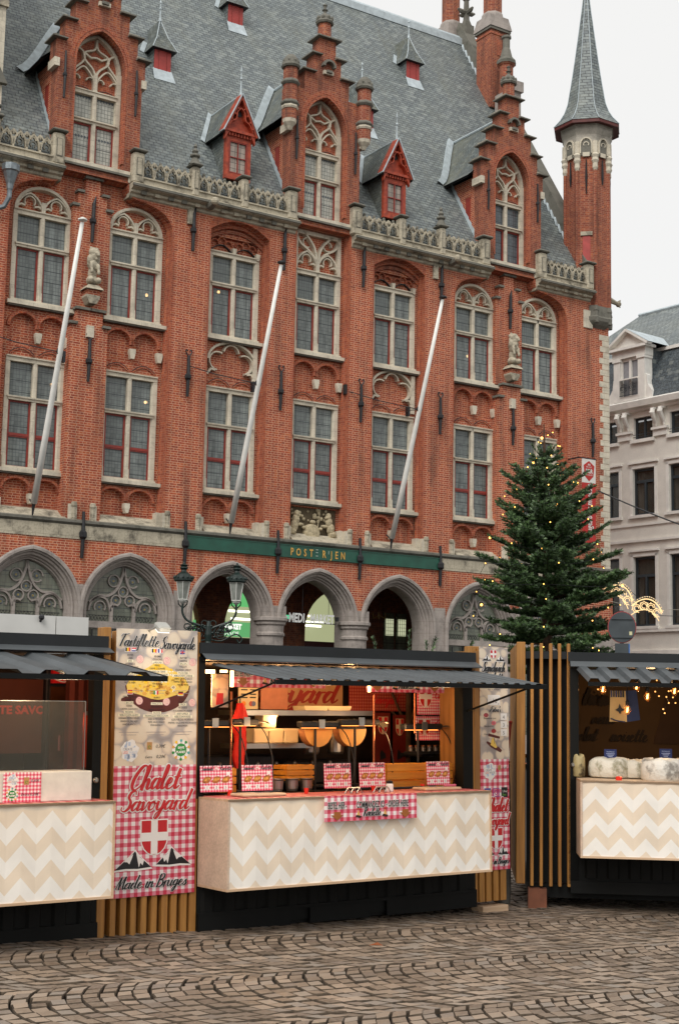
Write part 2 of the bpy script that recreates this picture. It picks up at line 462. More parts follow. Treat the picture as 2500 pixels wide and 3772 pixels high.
# hand-drawn brush script
GL = {
 'a': (.46, [[(.34,.42),(.15,.44),(.02,.2),(.1,.0),(.26,.16),(.35,.44)], [(.35,.44),(.31,.1),(.38,.0),(.48,.1)]]),
 'b': (.42, [[(.08,1.0),(.02,.1),(.14,.0),(.3,.2),(.24,.42),(.1,.36)], [(.26,.4),(.42,.36)]]),
 'c': (.33, [[(.27,.36),(.2,.44),(.08,.4),(.03,.15),(.12,0),(.25,.04),(.34,.14)]]),
 'd': (.5, [[(.3,.42),(.13,.43),(.03,.2),(.1,.0),(.24,.14),(.36,.6),(.42,1.0)], [(.42,1.0),(.33,.3),(.36,.02),(.45,.02),(.52,.12)]]),
 'e': (.37, [[(.0,.15),(.22,.26),(.25,.41),(.14,.45),(.04,.2),(.1,.0),(.25,.02),(.38,.15)]]),
 'f': (.3, [[(.0,.1),(.2,.6),(.26,.95),(.16,.98),(.1,.5),(.03,-.3),(-.06,-.36)], [(-.06,.4),(.24,.44)]]),
 'g': (.42, [[(.3,.42),(.13,.44),(.03,.22),(.1,.04),(.24,.15),(.32,.44)], [(.32,.44),(.26,-.1),(.14,-.42),(.03,-.4),(.08,-.18),(.28,.0),(.42,.12)]]),
 'h': (.46, [[(.0,.12),(.14,.55),(.2,.95),(.12,1.0),(.06,.5),(.02,.0)], [(.04,.15),(.18,.43),(.28,.38),(.26,.08),(.34,.0),(.46,.12)]]),
 'i': (.22, [[(.1,.44),(.05,.1),(.11,.0),(.22,.1)], [(.15,.64),(.16,.66)]]),
 'l': (.27, [[(.0,.12),(.17,.6),(.21,.96),(.12,.98),(.06,.4),(.08,.04),(.17,.01),(.28,.12)]]),
 'n': (.43, [[(.07,.44),(.02,.0)], [(.04,.15),(.18,.43),(.27,.38),(.25,.08),(.32,.0),(.43,.12)]]),
 'o': (.41, [[(.2,.44),(.06,.34),(.03,.12),(.13,.0),(.27,.12),(.28,.36),(.2,.44),(.3,.35),(.42,.36)]]),
 'r': (.31, [[(.0,.3),(.1,.46),(.06,.0)], [(.07,.2),(.15,.4),(.3,.43)]]),
 's': (.32, [[(.0,.1),(.17,.46),(.19,.3),(.24,.12),(.14,.0),(.01,.05)], [(.14,.0),(.32,.12)]]),
 't': (.31, [[(.16,.82),(.09,.3),(.1,.03),(.18,.0),(.31,.12)], [(-.02,.5),(.28,.53)]]),
 'u': (.44, [[(.05,.44),(.02,.12),(.1,.0),(.22,.12),(.31,.44)], [(.31,.44),(.27,.08),(.34,.0),(.44,.12)]]),
 'v': (.4, [[(.0,.4),(.08,.44),(.1,.1),(.14,.0),(.26,.16),(.32,.42),(.41,.37)]]),
 'w': (.55, [[(.0,.4),(.06,.43),(.06,.08),(.13,.0),(.22,.12),(.27,.42)], [(.27,.42),(.26,.08),(.33,.0),(.43,.14),(.48,.43),(.56,.4)]]),
 'y': (.44, [[(.04,.42),(.04,.12),(.12,.0),(.25,.12),(.34,.44)], [(.34,.44),(.28,-.1),(.16,-.42),(.04,-.4),(.09,-.18),(.3,.0),(.45,.12)]]),
 'x': (.4, [[(.0,.38),(.1,.42),(.24,.02),(.36,.1)], [(.34,.44),(.04,.0)]]),
 "'": (.14, [[(.1,1.0),(.04,.8)]]),
 'C': (.54, [[(.56,.8),(.52,1.02),(.32,.96),(.09,.55),(.05,.15),(.2,-.02),(.4,.08),(.52,.24)]]),
 'S': (.5, [[(.52,.84),(.46,1.02),(.26,.95),(.2,.7),(.36,.46),(.36,.16),(.18,-.02),(.0,.06),(.0,.2)]]),
 'M': (.68, [[(.0,.0),(.12,.5),(.24,1.0),(.24,.4),(.26,.02)], [(.26,.02),(.4,.6),(.56,1.0),(.52,.4),(.56,.0),(.68,.12)]]),
 'B': (.5, [[(.12,.98),(.03,.0)], [(.0,.84),(.2,1.02),(.4,.94),(.36,.66),(.12,.54),(.36,.5),(.42,.2),(.24,.0),(.02,.06)]]),
 'T': (.42, [[(.3,.97),(.16,.5),(.08,.0)], [(-.04,.8),(.05,.98),(.3,.95),(.6,1.02)]]),
 'E': (.42, [[(.42,.9),(.26,1.0),(.1,.84),(.18,.58),(.3,.54),(.08,.46),(.02,.2),(.15,.0),(.38,.12)]]),
 'R': (.54, [[(.1,1.0),(.03,.0)], [(-.02,.88),(.22,1.02),(.4,.86),(.3,.6),(.1,.52),(.3,.2),(.42,.0),(.54,.12)]]),
 ' ': (.24, []),
}
def script_width(t, h): return sum(GL[c][0] for c in t) * h
def script(mb, t, x, z, h, y, mat, wt=0.1, shear=0.3, width=None, grow=0.0, rot=0.0):
    """writes t in brush script; h = ascender height; width squeezes it to a total width"""
    w = script_width(t, h); k = (width / w) if width else 1.0
    cs, sn = cos(rot), sin(rot); ax = 0.0; q = 0
    for c in t:
        adv, st = GL[c]
        for s_ in st:
            P = spline(s_, 4) if len(s_) > 2 else s_
            Q = []; Wd = []
            for i, p in enumerate(P):
                a = (ax + p[0]*h + shear*p[1]*h) * k; b = p[1]*h
                Q.append((x + a*cs - b*sn, z + a*sn + b*cs))
                i0 = max(i-1, 0); i1 = min(i+1, len(P)-1)
                dx = P[i1][0]-P[i0][0]; dz = P[i1][1]-P[i0][1]; L = sqrt(dx*dx+dz*dz) or 1
                down = abs(dz)/L if dz < 0 else 0.0
                Wd.append(h * wt * (0.45 + 0.75*down) + grow)
            q += 1
            yy = y - 0.00006 * q
            R = []; S = []; m = len(Q)
            for i in range(m):
                a_ = Vector(Q[max(i-1, 0)]); b_ = Vector(Q[min(i+1, m-1)]); d = b_ - a_
                d = d.normalized() if d.length > 1e-9 else Vector((0, 1))
                nn = Vector((-d.y, d.x)) * Wd[i] / 2
                ext = (-d if i == 0 else d if i == m-1 else Vector((0, 0))) * Wd[i] * 0.35
                R.append((Q[i][0]+nn.x+ext.x, yy, Q[i][1]+nn.y+ext.y)); S.append((Q[i][0]-nn.x+ext.x, yy, Q[i][1]-nn.y+ext.y))
            mb.add(R + S, [(i, i+1, m+i+1, m+i) for i in range(m-1)], mat)
        ax += adv * h
# ------------------------------------------------------------------ shared materials
M = {}
M['brick'] = brickmat('red brick', 'b04b2b', '8f3421', 'd0a184', 0.6, ms=.0085)
M['brickdark'] = brickmat('weathered red brick', '94452f', '7b3324', 'a87e68', 0.9, mott=0.6)
M['brickorange'] = brickmat('rubbed orange brick', 'a94c2c', '8c3a24', 'b98068', 0.5, bw=.13, ms=.006)
M['stone'] = stonemat('pale limestone', 'd9cfba', '7f786a', 0.5)
M['stonewall'] = stonemat('dirty limestone', 'bdb39d', '4d483e', 0.95)
M['stonedark'] = stonemat('mossy grey stone', '77746a', '3e4034', 0.7, joints=False)
M['stonegrey'] = stonemat('blue grey arcade stone', 'a69c94', '5f5955', 0.6, jw=0.5, jh=0.36)
M['slate'] = slatemat('grey roof slate', '7d8481', '5c6365', '262c2f', w=.22, h=.135)
M['slatemoss_shade'] = slatemat('mossy dormer and shaded vent slate', '5d6460', '4b524f', '2b302f', w=0.14, h=0.1, moss=0.8)
M['lead'] = simple('pale lead flashing', 'b7c2c6', 0.5, 0.1, 5, 0.1)
M['iron'] = simple('black wrought iron', '1b1c1f', 0.55, 0.15, 12, 0.2)
M['redpaint'] = simple('red painted wood', '8e2f22', 0.45, 0.12, 9, 0.05)
M['orangepaint'] = simple('orange red painted carving', 'a54228', 0.6, 0.2, 9, 0.2)
M['redshutter'] = simple('faded red shutter', 'a8403a', 0.6, 0.08, 5)
M['glass'] = leadglass('leaded window glass', '7b827f', lw=.012, var=.5, through=.18)
M['glassattic'] = leadglass('pale leaded glass', 'b7b8ad', gx=0.098, gy=0.115, bar=0.72, lw=0.016, through=0.0, rough=0.2)
M['glassdark'] = leadglass('dark leaded glass', '5d6468', gx=0.09, gy=0.11, bar=0.36, through=0.0)
M['glassarch'] = leadglass('arcade window glass', '7b8070', gx=0.16, gy=0.2, bar=0.4, through=0.25)
M['glassmix'] = leadglass('patchwork attic glass', '9c8f83', gx=0.17, gy=0.17, bar=9.0, lw=0.02, var=0.5, through=0.0, rough=0.25)
M['green'] = simple('dark green painted fascia', '17503f', 0.4, 0.12, 3)
M['gold'] = simple('gold paint', 'd3a24a', 0.4, 0.08, 20)
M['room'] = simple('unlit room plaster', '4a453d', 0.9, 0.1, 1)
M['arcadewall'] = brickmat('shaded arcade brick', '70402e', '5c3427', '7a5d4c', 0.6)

FYAW = radians(32.983)
hall = empty('brick_town_hall', (0, 42, 0), (0, 0, FYAW), 'long red brick town hall with stepped gables and slate roof behind the market stalls', 'building')
C1, C2, C3 = -8.37, -0.97, 6.40
COLS = [-9.70, -6.97, -3.82, -0.96, 1.86, 5.05, 7.79]
KIND = ['A', 'A', 'B', 'C', 'B', 'A', 'A']
P = -0.32                     # depth of the pilaster face
HW = 0.83                     # half width of a stone frame

def twin(c, z1, z0, w=0.36, dx=0.40, rise=0.36):
    """outline of two blind arches side by side (x,z), bottom z0, springing z1"""
    return [(c-dx-w, z0)] + pointed(c-dx, z1, w, rise, 5) + [(c-dx+w+0.005, z1-0.3), (c+dx-w-0.005, z1-0.3)] + pointed(c+dx, z1, w, rise, 5) + [(c+dx+w, z0)]

# --- recessed wall between the pilasters
mb = MB()
out_ = [(-13.2, 6.3), (10.70, 6.3), (10.70, 16.0), (-13.2, 16.0)]
holes = []
for c, k in zip(COLS, KIND):
    holes.append([(c-HW+.05, 7.72), (c+HW-.05, 7.72), (c+HW-.05, 10.6), (c-HW+.05, 10.6)])
    up = [(c-HW+.05, 12.2), (c+HW-.05, 12.2)]
    if k == 'A': up += [(x, z) for x, z in reversed(pointed(c, 14.72, HW-.05, 0.68, 8))]
    elif k == 'C': up += [(c+HW-.05, 15.92), (c-HW+.05, 15.92)]
    else: up += [(c+HW-.05, 15.18), (c-HW+.05, 15.18)]
    holes.append(up)
    if k == 'B':
        holes.append([(c-HW+.06, 10.9)] + pointed(c, 11.5, HW-.06, 0.52, 8) + [(c+HW-.06, 10.9)])
    else: holes.append(twin(c, 11.52, 11.0))
    if c != COLS[3]: holes.append(twin(c, 7.14, 6.62, 0.35, 0.41, 0.3))
    else: holes.append([(c-.86, 6.55), (c+.86, 6.55), (c+.86, 7.5), (c-.86, 7.5)])
mb.prism(out_, 0.03, 0.15, M['brick'], holes, back=False)
# brick backing panels of every blind opening
for c, k in zip(COLS, KIND):
    mb.box(c-.9, c+.9, .15, .2, 6.5, 7.52, M['brick'])
    mb.box(c-.9, c+.9, .15, .2, 10.72, 12.02, M['brick'])
    mb.box(c-.9, c+.9, .15, .2, 14.6, 16.0, M['brick'])
# --- pilaster layer
def ogee(c, s):
    pr = [(2.41, 14.5), (2.38, 14.95), (2.3, 15.15), (2.12, 15.34), (1.85, 15.47), (1.5, 15.56), (1.28, 15.57), (1.12, 15.62), (1.02, 15.72), (0.97, 15.86), (0.96, 16.0)]
    return [(c + s*x, z) for x, z in pr]
NCH = {}
outl = []
# traced left to right along the bottom, back along the niches
bot = 6.40
def niche_rect(l, r, top): return [(l, bot), (l, top), (r, top), (r, bot)]
def niche_pair(c):
    L = ogee(c, -1); R = ogee(c, 1)
    return [(L[0][0], bot)] + L + [(x, z) for x, z in reversed(R)] + [(R[0][0], bot)]
def niche_seg(c):
    return [(c-.99, bot), (c-.99, 15.24)] + [(c + .99*t, 15.24 + .38*(1-t*t)) for t in [-.8, -.6, -.4, -.2, 0, .2, .4, .6, .8]] + [(c+.99, 15.24), (c+.99, bot)]
prof = {0: niche_pair(C1), 2: niche_seg(COLS[2]), 3: niche_rect(COLS[3]-.98, COLS[3]+.98, 16.0), 4: niche_seg(COLS[4]), 5: niche_pair(C3)}
edges = [(-13.2, prof[0]), (None, prof[2]), (None, prof[3]), (None, prof[4]), (None, prof[5])]
# pillars as separate polygons between neighbouring niches (top joined under the cornice)
order = [prof[0], prof[2], prof[3], prof[4], prof[5]]
def right_side(n):      # points from the bottom right of a niche up to z=16
    k = max(range(len(n)), key=lambda i: (round(n[i][1], 3), n[i][0])); return list(reversed(n[k:]))
def left_side(n):
    k = max(range(len(n)), key=lambda i: (round(n[i][1], 3), -n[i][0])); return list(reversed(n[:k+1]))
prev = [(-13.2, bot), (-13.2, 16.0)]
polys = []
for n in order + [None]:
    L = prev
    R = left_side(n) if n else [(10.72, 16.0), (10.72, bot)]
    a = list(L)
    if a[-1][1] < 15.99: a = a + [(a[-1][0], 16.0)]
    b = list(R)
    if b[0][1] < 15.99: b = [(b[0][0], 16.0)] + b
    polys.append(a + b)
    if n: prev = right_side(n)
for q in polys:
    mb.prism(list(reversed(q)), P, 0.03, M['brick'], back=False)
# rounded orange brick moulding round every niche
for n in order:
    up = [p for p in n]
    for dx, w, y0, y1 in ((0.0, 0.07, P-.012, -.05), (0.0, 0.16, -.16, -.02)):
        pts = []
        cx = sum(p[0] for p in n) / len(n)
        mb.ribbon(up, w, y0, y1, M['brickorange'], sl=0.35)
    if n[1][1] < 15.3 and n[1][1] > 15.0:
        top = n[2:-2]
        mb.ribbon([(x, z-.10) for x, z in n[1:-1]], .16, -.1, .05, M['brickorange'], sl=.3)
        mb.ribbon([(x, z-.24) for x, z in n[1:-1]], .14, -.02, .1, M['brickdark'], sl=.3)
        mb.ribbon([(x, z+.1) for x, z in n[1:-1]], .2, P-.006, P+.05, M['brickorange'])
# piers between the paired windows with crow steps
for c in (C1, C3):
    up = [(-.55, 12.2), (-.55, 15.08), (-.42, 15.08), (-.42, 15.48), (-.21, 15.48), (-.21, 15.9), (.21, 15.9), (.21, 15.48), (.42, 15.48), (.42, 15.08), (.55, 15.08), (.55, 12.2)]
    mb.prism([(c+x, z) for x, z in reversed(up)], -.16, .03, M['brick'], back=False)
    lo = [(-.54, bot), (-.54, 11.74), (-.38, 11.74), (-.38, 12.16), (.38, 12.16), (.38, 11.74), (.54, 11.74), (.54, bot)]
    mb.prism([(c+x, z) for x, z in reversed(lo)], -.31, .03, M['brick'], back=False)
    for hw, z in ((.55, 15.08), (.42, 15.48), (.21, 15.9)):
        for s in (-1, 1):
            x0 = (hw-.13)*s if hw > .3 else 0; x1 = (hw+.05)*s
            mb.box(c+x0-.03*s, c+x1, -.24, .0, z, z+.07, M['stonedark'])
    for hw, z in ((.54, 11.74), (.38, 12.16)):
        for s in (-1, 1):
            x0 = (hw-.16)*s if hw > .5 else 0
            mb.box(c+x0-.02*s, c+(hw+.06)*s, -.4, -.05, z, z+.07, M['stonedark'])
    mb.box(c-.1, c+.1, -.42, -.3, 11.42, 11.74, M['stone'])
# raised brick rings of the blind arches, little segmental arches, corbels
for c, k in zip(COLS, KIND):
    if k != 'B':
        for s in (-1, 1): mb.ribbon(pointed(c+s*.40, 11.5, .42, .42, 6), .11, -.035, .03, M['brickorange'], sl=.3)
        for x in (c, c+.82):
            mb.prism([(x-.05, 11.1), (x+.05, 11.1), (x+.09, 11.28), (x+.09, 11.38), (x-.09, 11.38), (x-.09, 11.28)], -.1, .04, M['stone'])
    else:
        mb.box(c+.7, c+.83, -.05, .04, 10.8, 12.0, M['stone'])
        a = pointed(c, 11.5, .77, .55, 8)
        mb.ribbon(a, .09, -.03, .14, M['stone'], sl=.3)
        for cx, cz, r, a0, a1 in ((c-.44, 11.48, .27, 60, 265), (c, 11.74, .25, 10, 170), (c+.44, 11.48, .27, -85, 120)):
            mb.ribbon(arc(cx, cz, r, a0, a1, 9), .065, .0, .14, M['stone'], sl=.4)
        mb.ribbon([(c+.52, 11.2), (c+.66, 11.22), (c+.78, 11.05)], .06, .0, .14, M['stone'])
        mb.ribbon([(c-.52, 11.2), (c-.66, 11.22), (c-.78, 11.05)], .06, .0, .14, M['stone'])
    for s in (-1, 1):
        mb.ribbon([(c+s*.4+.34*t, 10.76+.17*(1-t*t)) for t in (-1, -.6, -.2, .2, .6, 1)], .05, .0, .1, M['brickorange'])
        mb.ribbon([(c+s*.4+.34*t, 10.79+.17*(1-t*t)) for t in (-1, -.6, -.2, .2, .6, 1)], .018, -.003, .1, M['iron'])
    if c != COLS[3]:
        for s in (-1, 1): mb.ribbon(pointed(c+s*.41, 7.14, .4, .34, 6), .1, -.06, .03, M['brickorange'], sl=.3)
        mb.prism([(c-.04, 6.8), (c+.04, 6.8), (c+.08, 6.95), (c+.08, 7.06), (c-.08, 7.06), (c-.08, 6.95)], -.14, .04, M['stone'])
# brick tympanum of the flat-topped windows
for c, k in zip(COLS, KIND):
    if k == 'B':
        for s in (-1, 1):
            mb.ribbon([(c+s*.4+.34*t, 14.76+.2*(1-t*t)) for t in (-1, -.6, -.2, .2, .6, 1)], .02, .06, .16, M['iron'])
            for q in (-1, 0, 1): mb.ribbon(arc(c+s*.4+q*.22, 14.98+(.08 if q == 0 else 0), .12, 0, 180, 6), .05, .06, .16, M['brickorange'], sl=.3)
        mb.prism([(c-.04, 14.7), (c+.04, 14.7), (c+.07, 14.9), (c-.07, 14.9)], 0, .16, M['stone'])
        mb.prism([(c+.72, 14.66), (c+.8, 14.66), (c+.83, 14.86), (c+.69, 14.86)], -.05, .1, M['stone'])
# end walls, rear wall, floor slab so the building is closed
mb.box(10.6, 10.72, .03, 14, 0, 16.0, M['brick'])
mb.box(-13.2, 10.7, 13.9, 14.0, 0, 16.0, M['brickdark'])
mb.box(-13.2, -13.1, .1, 13.9, 0, 16, M['brickdark'])
wall = mb.build('facade_wall', hall)

# dark rooms behind the glass
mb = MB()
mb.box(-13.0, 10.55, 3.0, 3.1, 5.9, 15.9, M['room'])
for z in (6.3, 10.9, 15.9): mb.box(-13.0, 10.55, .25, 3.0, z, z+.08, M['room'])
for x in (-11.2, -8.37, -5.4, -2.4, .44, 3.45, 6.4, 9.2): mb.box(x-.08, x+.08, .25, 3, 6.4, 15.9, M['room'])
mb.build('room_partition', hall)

# ------------------------------------------------------------------ windows
def sash(mb, x0, x1, z0, z1, y, w=.046, mid=None):
    m = M['redpaint']
    mb.box(x0, x0+w, y, y+.05, z0, z1, m); mb.box(x1-w, x1, y, y+.05, z0, z1, m)
    mb.box(x0+w, x1-w, y, y+.05, z0, z0+w, m); mb.box(x0+w, x1-w, y, y+.05, z1-w, z1, m)
    if mid:
        mb.box(x0+w, x1-w, y, y+.05, mid-.055, mid-.008, m); mb.box(x0+w, x1-w, y, y+.05, mid+.008, mid+.055, m)
        mb.box(x0+w, x1-w, y-.015, y, mid-.02, mid+.02, m)
def cross_frame(mb, S, T, H, st, depth=.2, top=True):
    j = .12; mw = .066
    for s in (-1, 1):
        mb.prism([(s*HW, 0), (s*(HW-j), 0), (s*(HW-j-.035), .07), (s*(HW-j-.035), depth), (s*HW, depth)] if s > 0 else [(s*HW, 0), (s*HW, depth), (s*(HW-j-.035), depth), (s*(HW-j-.035), .07), (s*(HW-j), 0)], S, H, st, plane='xy')
    mb.prism([(-mw, .02), (-.03, -.012), (.03, -.012), (mw, .02), (mw, depth), (-mw, depth)], S, H-.001, st, plane='xy')
    mb.box(-HW+.004, HW-.004, -.012, depth, H-.14, H, st)
    mb.box(-HW+.01, HW-.01, -.05, .02, H-.03, H+.004, st)
    mb.box(-HW+j-.02, HW-j+.02, -.025, depth, T-.10, T, st)
    mb.box(-HW+j-.05, HW-j+.05, -.06, .0, T-.035, T+.006, st)
    mb.prism([(-HW-.1, -.16), (HW+.16, -.16), (HW+.16, depth), (-HW-.1, depth)], S-.13, S-.03, st, plane='xy')
    mb.box(-HW, HW, -.1, depth, S-.035, S+.03, st)
    mb.box(-HW-.06, HW+.12, -.12, .03, S-.17, S-.128, M['stonedark'])
    for x in (0, HW-.07, -HW+.07): mb.box(x-.055, x+.055, -.03, .03, S+.03, S+.3, st)
def make_window(kind, S, T, H, mid=None, glass='glass', light=None):
    mb = MB(); st = M['stone']
    cross_frame(mb, S, T, H, st)
    if kind == 'A':
        mb.ribbon(pointed(0, H-.01, HW-.05, .7, 9), .11, -.01, .15, st, sl=.3)
        for s in (-1, 1):
            cx = s*.375
            mb.ribbon(pointed(cx, H, .36, .5, 6), .07, .01, .15, st, sl=.35)
            mb.ribbon(arc(cx, H+.27, .15, -35, 215, 10), .05, .03, .15, st, sl=.4)
            for q in (-1, 1):
                mb.ribbon([(cx+q*.33, H+.12), (cx+q*.24, H+.17), (cx+q*.13, H+.14)], .05, .03, .15, st)
        mb.box(-.055, .055, -.005, .15, H, H+.3, st)
    if kind == 'C':
        t = 15.95
        for s in (-1, 1): mb.box(s*HW, s*(HW-.12), -.0, .15, H, t, st)
        mb.box(-HW, HW, .0, .15, t-.12, t, st)
        mb.box(-.06, .06, -.01, .15, H, H+.35, st)
        for s in (-1, 1):
            cx = s*.375
            mb.ribbon(spline([(s*.02, H+.3), (s*.12, H+.75), (s*.42, t-.12), (s*.55, t-.05)], 5), .085, .0, .15, st, sl=.3)
            mb.ribbon(spline([(s*.04, H+.35), (s*.3, H+.62), (s*.62, H+.82), (s*.74, t-.2)], 5), .085, .0, .15, st, sl=.3)
            mb.ribbon(pointed(cx, H+.1, .35, .5, 6), .075, .01, .15, st, sl=.35)
            mb.ribbon(arc(cx, H+.36, .15, -35, 215, 10), .05, .03, .15, st, sl=.4)
            mb.ribbon(arc(s*.36, H+.88, .15, 0, 300, 10), .05, .03, .15, st, sl=.4)
            for q in (-1, 1): mb.ribbon([(cx+q*.33, H+.2), (cx+q*.24, H+.25), (cx+q*.13, H+.22)], .05, .03, .15, st)
    w = mb.build('window', hall)
    m2 = MB()
    for s in (-1, 1): sash(m2, *(sorted((s*.07, s*(HW-.15)))), S+.02, T-.1, .07, mid=mid)
    m2.build('sash', w)
    for s in (-1, 1):
        g = MB(); x0, x1 = sorted((s*.06, s*(HW-.13)))
        g.add([(x0, .10, S), (x1, .10, S), (x1, .10, T-.05), (x0, .10, T-.05)], [(0, 1, 2, 3)], M[glass]); g.build('glass', w, fix=False)
        g = MB()
        g.add([(x0, .12, T-.05), (x1, .12, T-.05), (x1, .12, H-.1), (x0, .12, H-.1)], [(0, 1, 2, 3)], M[glass]); g.build('glass', w, fix=False)
    return w
protoD = make_window('D', 7.72, 9.62, 10.70, mid=8.6)
protoA = make_window('A', 12.2, 13.78, 14.72)
protoB = make_window('B', 12.2, 13.78, 14.72)
protoC = make_window('C', 12.2, 13.78, 14.72)
used = set()
for c, k in zip(COLS, KIND):
    for pr in (protoD, {'A': protoA, 'B': protoB, 'C': protoC}[k]):
        if pr.name in used: instance(pr, hall, (c, 0, 0))
        else: used.add(pr.name); pr.location = (c, 0, 0)

# lamps burning behind some panes
bulb = emit('warm ceiling lamp', (1.0, 0.58, 0.24, 1), 6)
for x, z in ((-6.3, 13.2), (-6.2, 10.1), (-4.3, 13.5), (-4.0, 13.7), (-3.5, 10.05), (-.6, 9.2), (-9.0, 10.2), (5.3, 13.2)):
    m_ = MB(); m_.ball((x, .6, z), .05, bulb, 8, 5); m_.tube([(x, .6, z+.05), (x, .6, z+.6)], .008, 4, M['iron'])
    m_.build('ceiling_lamp', hall)

# ------------------------------------------------------------------ string course, aprons, relief
mb = MB(); st = M['stonewall']
ap = []
mb.prism([(-.52, 6.36), (-.52, 6.42), (-.40, 6.46), (-.02, 6.44), (-.02, 6.3), (-.44, 6.3)], -13.2, 10.74, M['stonedark'], plane='yz')
def band(x0, x1, m): mb.box(x0, x1, -.46, -.3, 5.93, 6.30, m)
band(-13.2, -5.36, st); band(3.42, 10.73, st)
for c in COLS:
    l, r = c-.92, c+.92
    mb.add([(l, -.5, 6.40), (r, -.5, 6.40), (r-.1, -.0, 6.70), (l+.1, -.0, 6.70), (l+.1, .02, 6.42), (r-.1, .02, 6.42)], [(0, 1, 2, 3), (0, 3, 4), (1, 5, 2)], M['stonewall'])
    mb.box(l+.05, r-.05, -.03, .03, 6.5, 6.7, M['stone'])
    for s, x, w in ((-1, c-1.07, .09), (1, c+1.07, .12)):
        mb.box(x-w, x+w, P-.05, -.02, 6.40, 6.86, M['stone'])
        mb.lathe([(.07, 6.42), (.075, 6.5), (.06, 6.54), (.06, 6.78), (.085, 6.82), (.085, 6.9), (.05, 6.93)], x+s*.03, P-.05, 8, M['stonewall'])
        mb.box(min(x, c+s*.84), max(x, c+s*.84), -.2, .03, 6.44, 6.88, M['stone'])
mb.build('string_course', hall)

mb = MB(); c = COLS[3]; rs = simple('carved relief stone', 'b9ab8c', 0.9, 0.3, 14, 0.6, fine=0.5)
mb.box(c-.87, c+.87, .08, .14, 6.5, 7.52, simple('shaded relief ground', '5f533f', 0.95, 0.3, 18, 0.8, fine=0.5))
mb.tube([(c+.3, .04, 7.5), (c+.18, -.02, 6.9)], .014, 5, rs)
for s in (-1, 1):       # two seated lions facing a round shield
    q = c + s*.55
    for (dx, z, rx, rz_, ry) in ((.0, 7.28, .09, .12, .1), (.02, 7.12, .12, .16, .1), (.08, 6.92, .13, .18, .12), (.14, 6.76, .14, .12, .12), (.06, 6.62, .07, .1, .08), (-.12, 6.98, .14, .05, .06), (-.26, 6.9, .07, .05, .05), (.24, 6.66, .05, .12, .05)):
        mb.ball((q + s*dx, -.02, z), rx, rs, 8, 6, rz_, ry)
    mb.ball((q - s*.08, -.04, 7.24), .06, rs, 8, 5, .05, .07)
mb.lathe([(0.001, -.1), (.22, -.09), (.27, -.02), (.28, .1)], 0, 0, 16, rs)
o0 = len(mb.v) - 4*16
for i in range(o0, len(mb.v)):
    x, y, z = mb.v[i]; mb.v[i] = (c + x, z, 6.76 + y)
mb.ball((c, -.04, 7.08), .1, rs, 8, 5, .06, .06)
for i in range(26):
    a = random.uniform(-.75, .75); mb.ball((c+a, .06, random.uniform(7.1, 7.46)), random.uniform(.03, .07), rs, 6, 4)
mb.box(c-.8, c+.8, -.14, .1, 6.46, 6.56, rs)
mb.build('lion_relief', hall)

# quoins of stone up the right corner
mb = MB(); z = .2; i = 0
while z < 14.5:
    w = (.30, .44, .26, .40)[i % 4]; h = .205
    mb.bbox(10.72-w, 10.745, P-.012, .3, z+.004, z+h-.004, M['stone'], .008); z += h; i += 1
mb.build('quoin', hall)

# iron wall anchors
def anchor(kind):
    mb = MB(); m = M['iron']
    if kind == 'top':
        mb.tube([(0, -.07, -.6), (0, -.09, 0), (.01, -.08, .5), (.07, -.06, .72)], [.045, .055, .05, .015], 6, m)
        mb.lathe([(.05, -.1), (.1, -.04), (.1, .04), (.05, .1)], 0, -.08, 6, m)
        mb.tube([(-.07, -.06, .02), (.07, -.06, .02)], .03, 5, m)
    elif kind == 'mid':
        mb.tube([(0, -.07, -.62), (0, -.09, 0), (0, -.08, .55)], [.04, .055, .04], 6, m)
        mb.lathe([(.05, -.16), (.1, -.1), (.1, -.02), (.05, .04)], 0, -.08, 6, m)
        for s in (-1, 1): mb.tube(spline([(0, -.08, .5), (s*.05, -.08, .58), (s*.09, -.08, .66), (s*.07, -.08, .72), (s*.03, -.08, .68)], 3), .02, 5, m)
        mb.tube([(-.05, -.07, .42), (.05, -.07, .42)], .02, 5, m)
    else:
        mb.tube([(0, -.07, -.62), (0, -.1, 0), (0, -.07, .62)], [.045, .055, .04], 6, m)
        mb.lathe([(.06, -.12), (.11, -.06), (.11, .06), (.06, .12)], 0, -.1, 6, m)
    return mb.build('wall_anchor', hall)
at, am, al = anchor('top'), anchor('mid'), anchor('low')
first = True
for x in (-5.39, -2.38, .45, 3.43): 
    if x == -5.39: at.location = (x, P, 15.02)
    else: instance(at, hall, (x, P, 15.02))
for x in (C1, C3): instance(at, hall, (x, -.16, 14.72))
for i, x in enumerate((-5.4, -2.38, .44, 3.44, C1, C3, 9.9)):
    if i == 0: am.location = (x, P, 10.82)
    else: instance(am, hall, (x, P, 10.82))
for i, x in enumerate((C1, -5.36, -2.4, .43, 3.42, C3)):
    if i == 0: al.location = (x, -.42, 6.05)
    else: instance(al, hall, (x, -.42, 6.05))

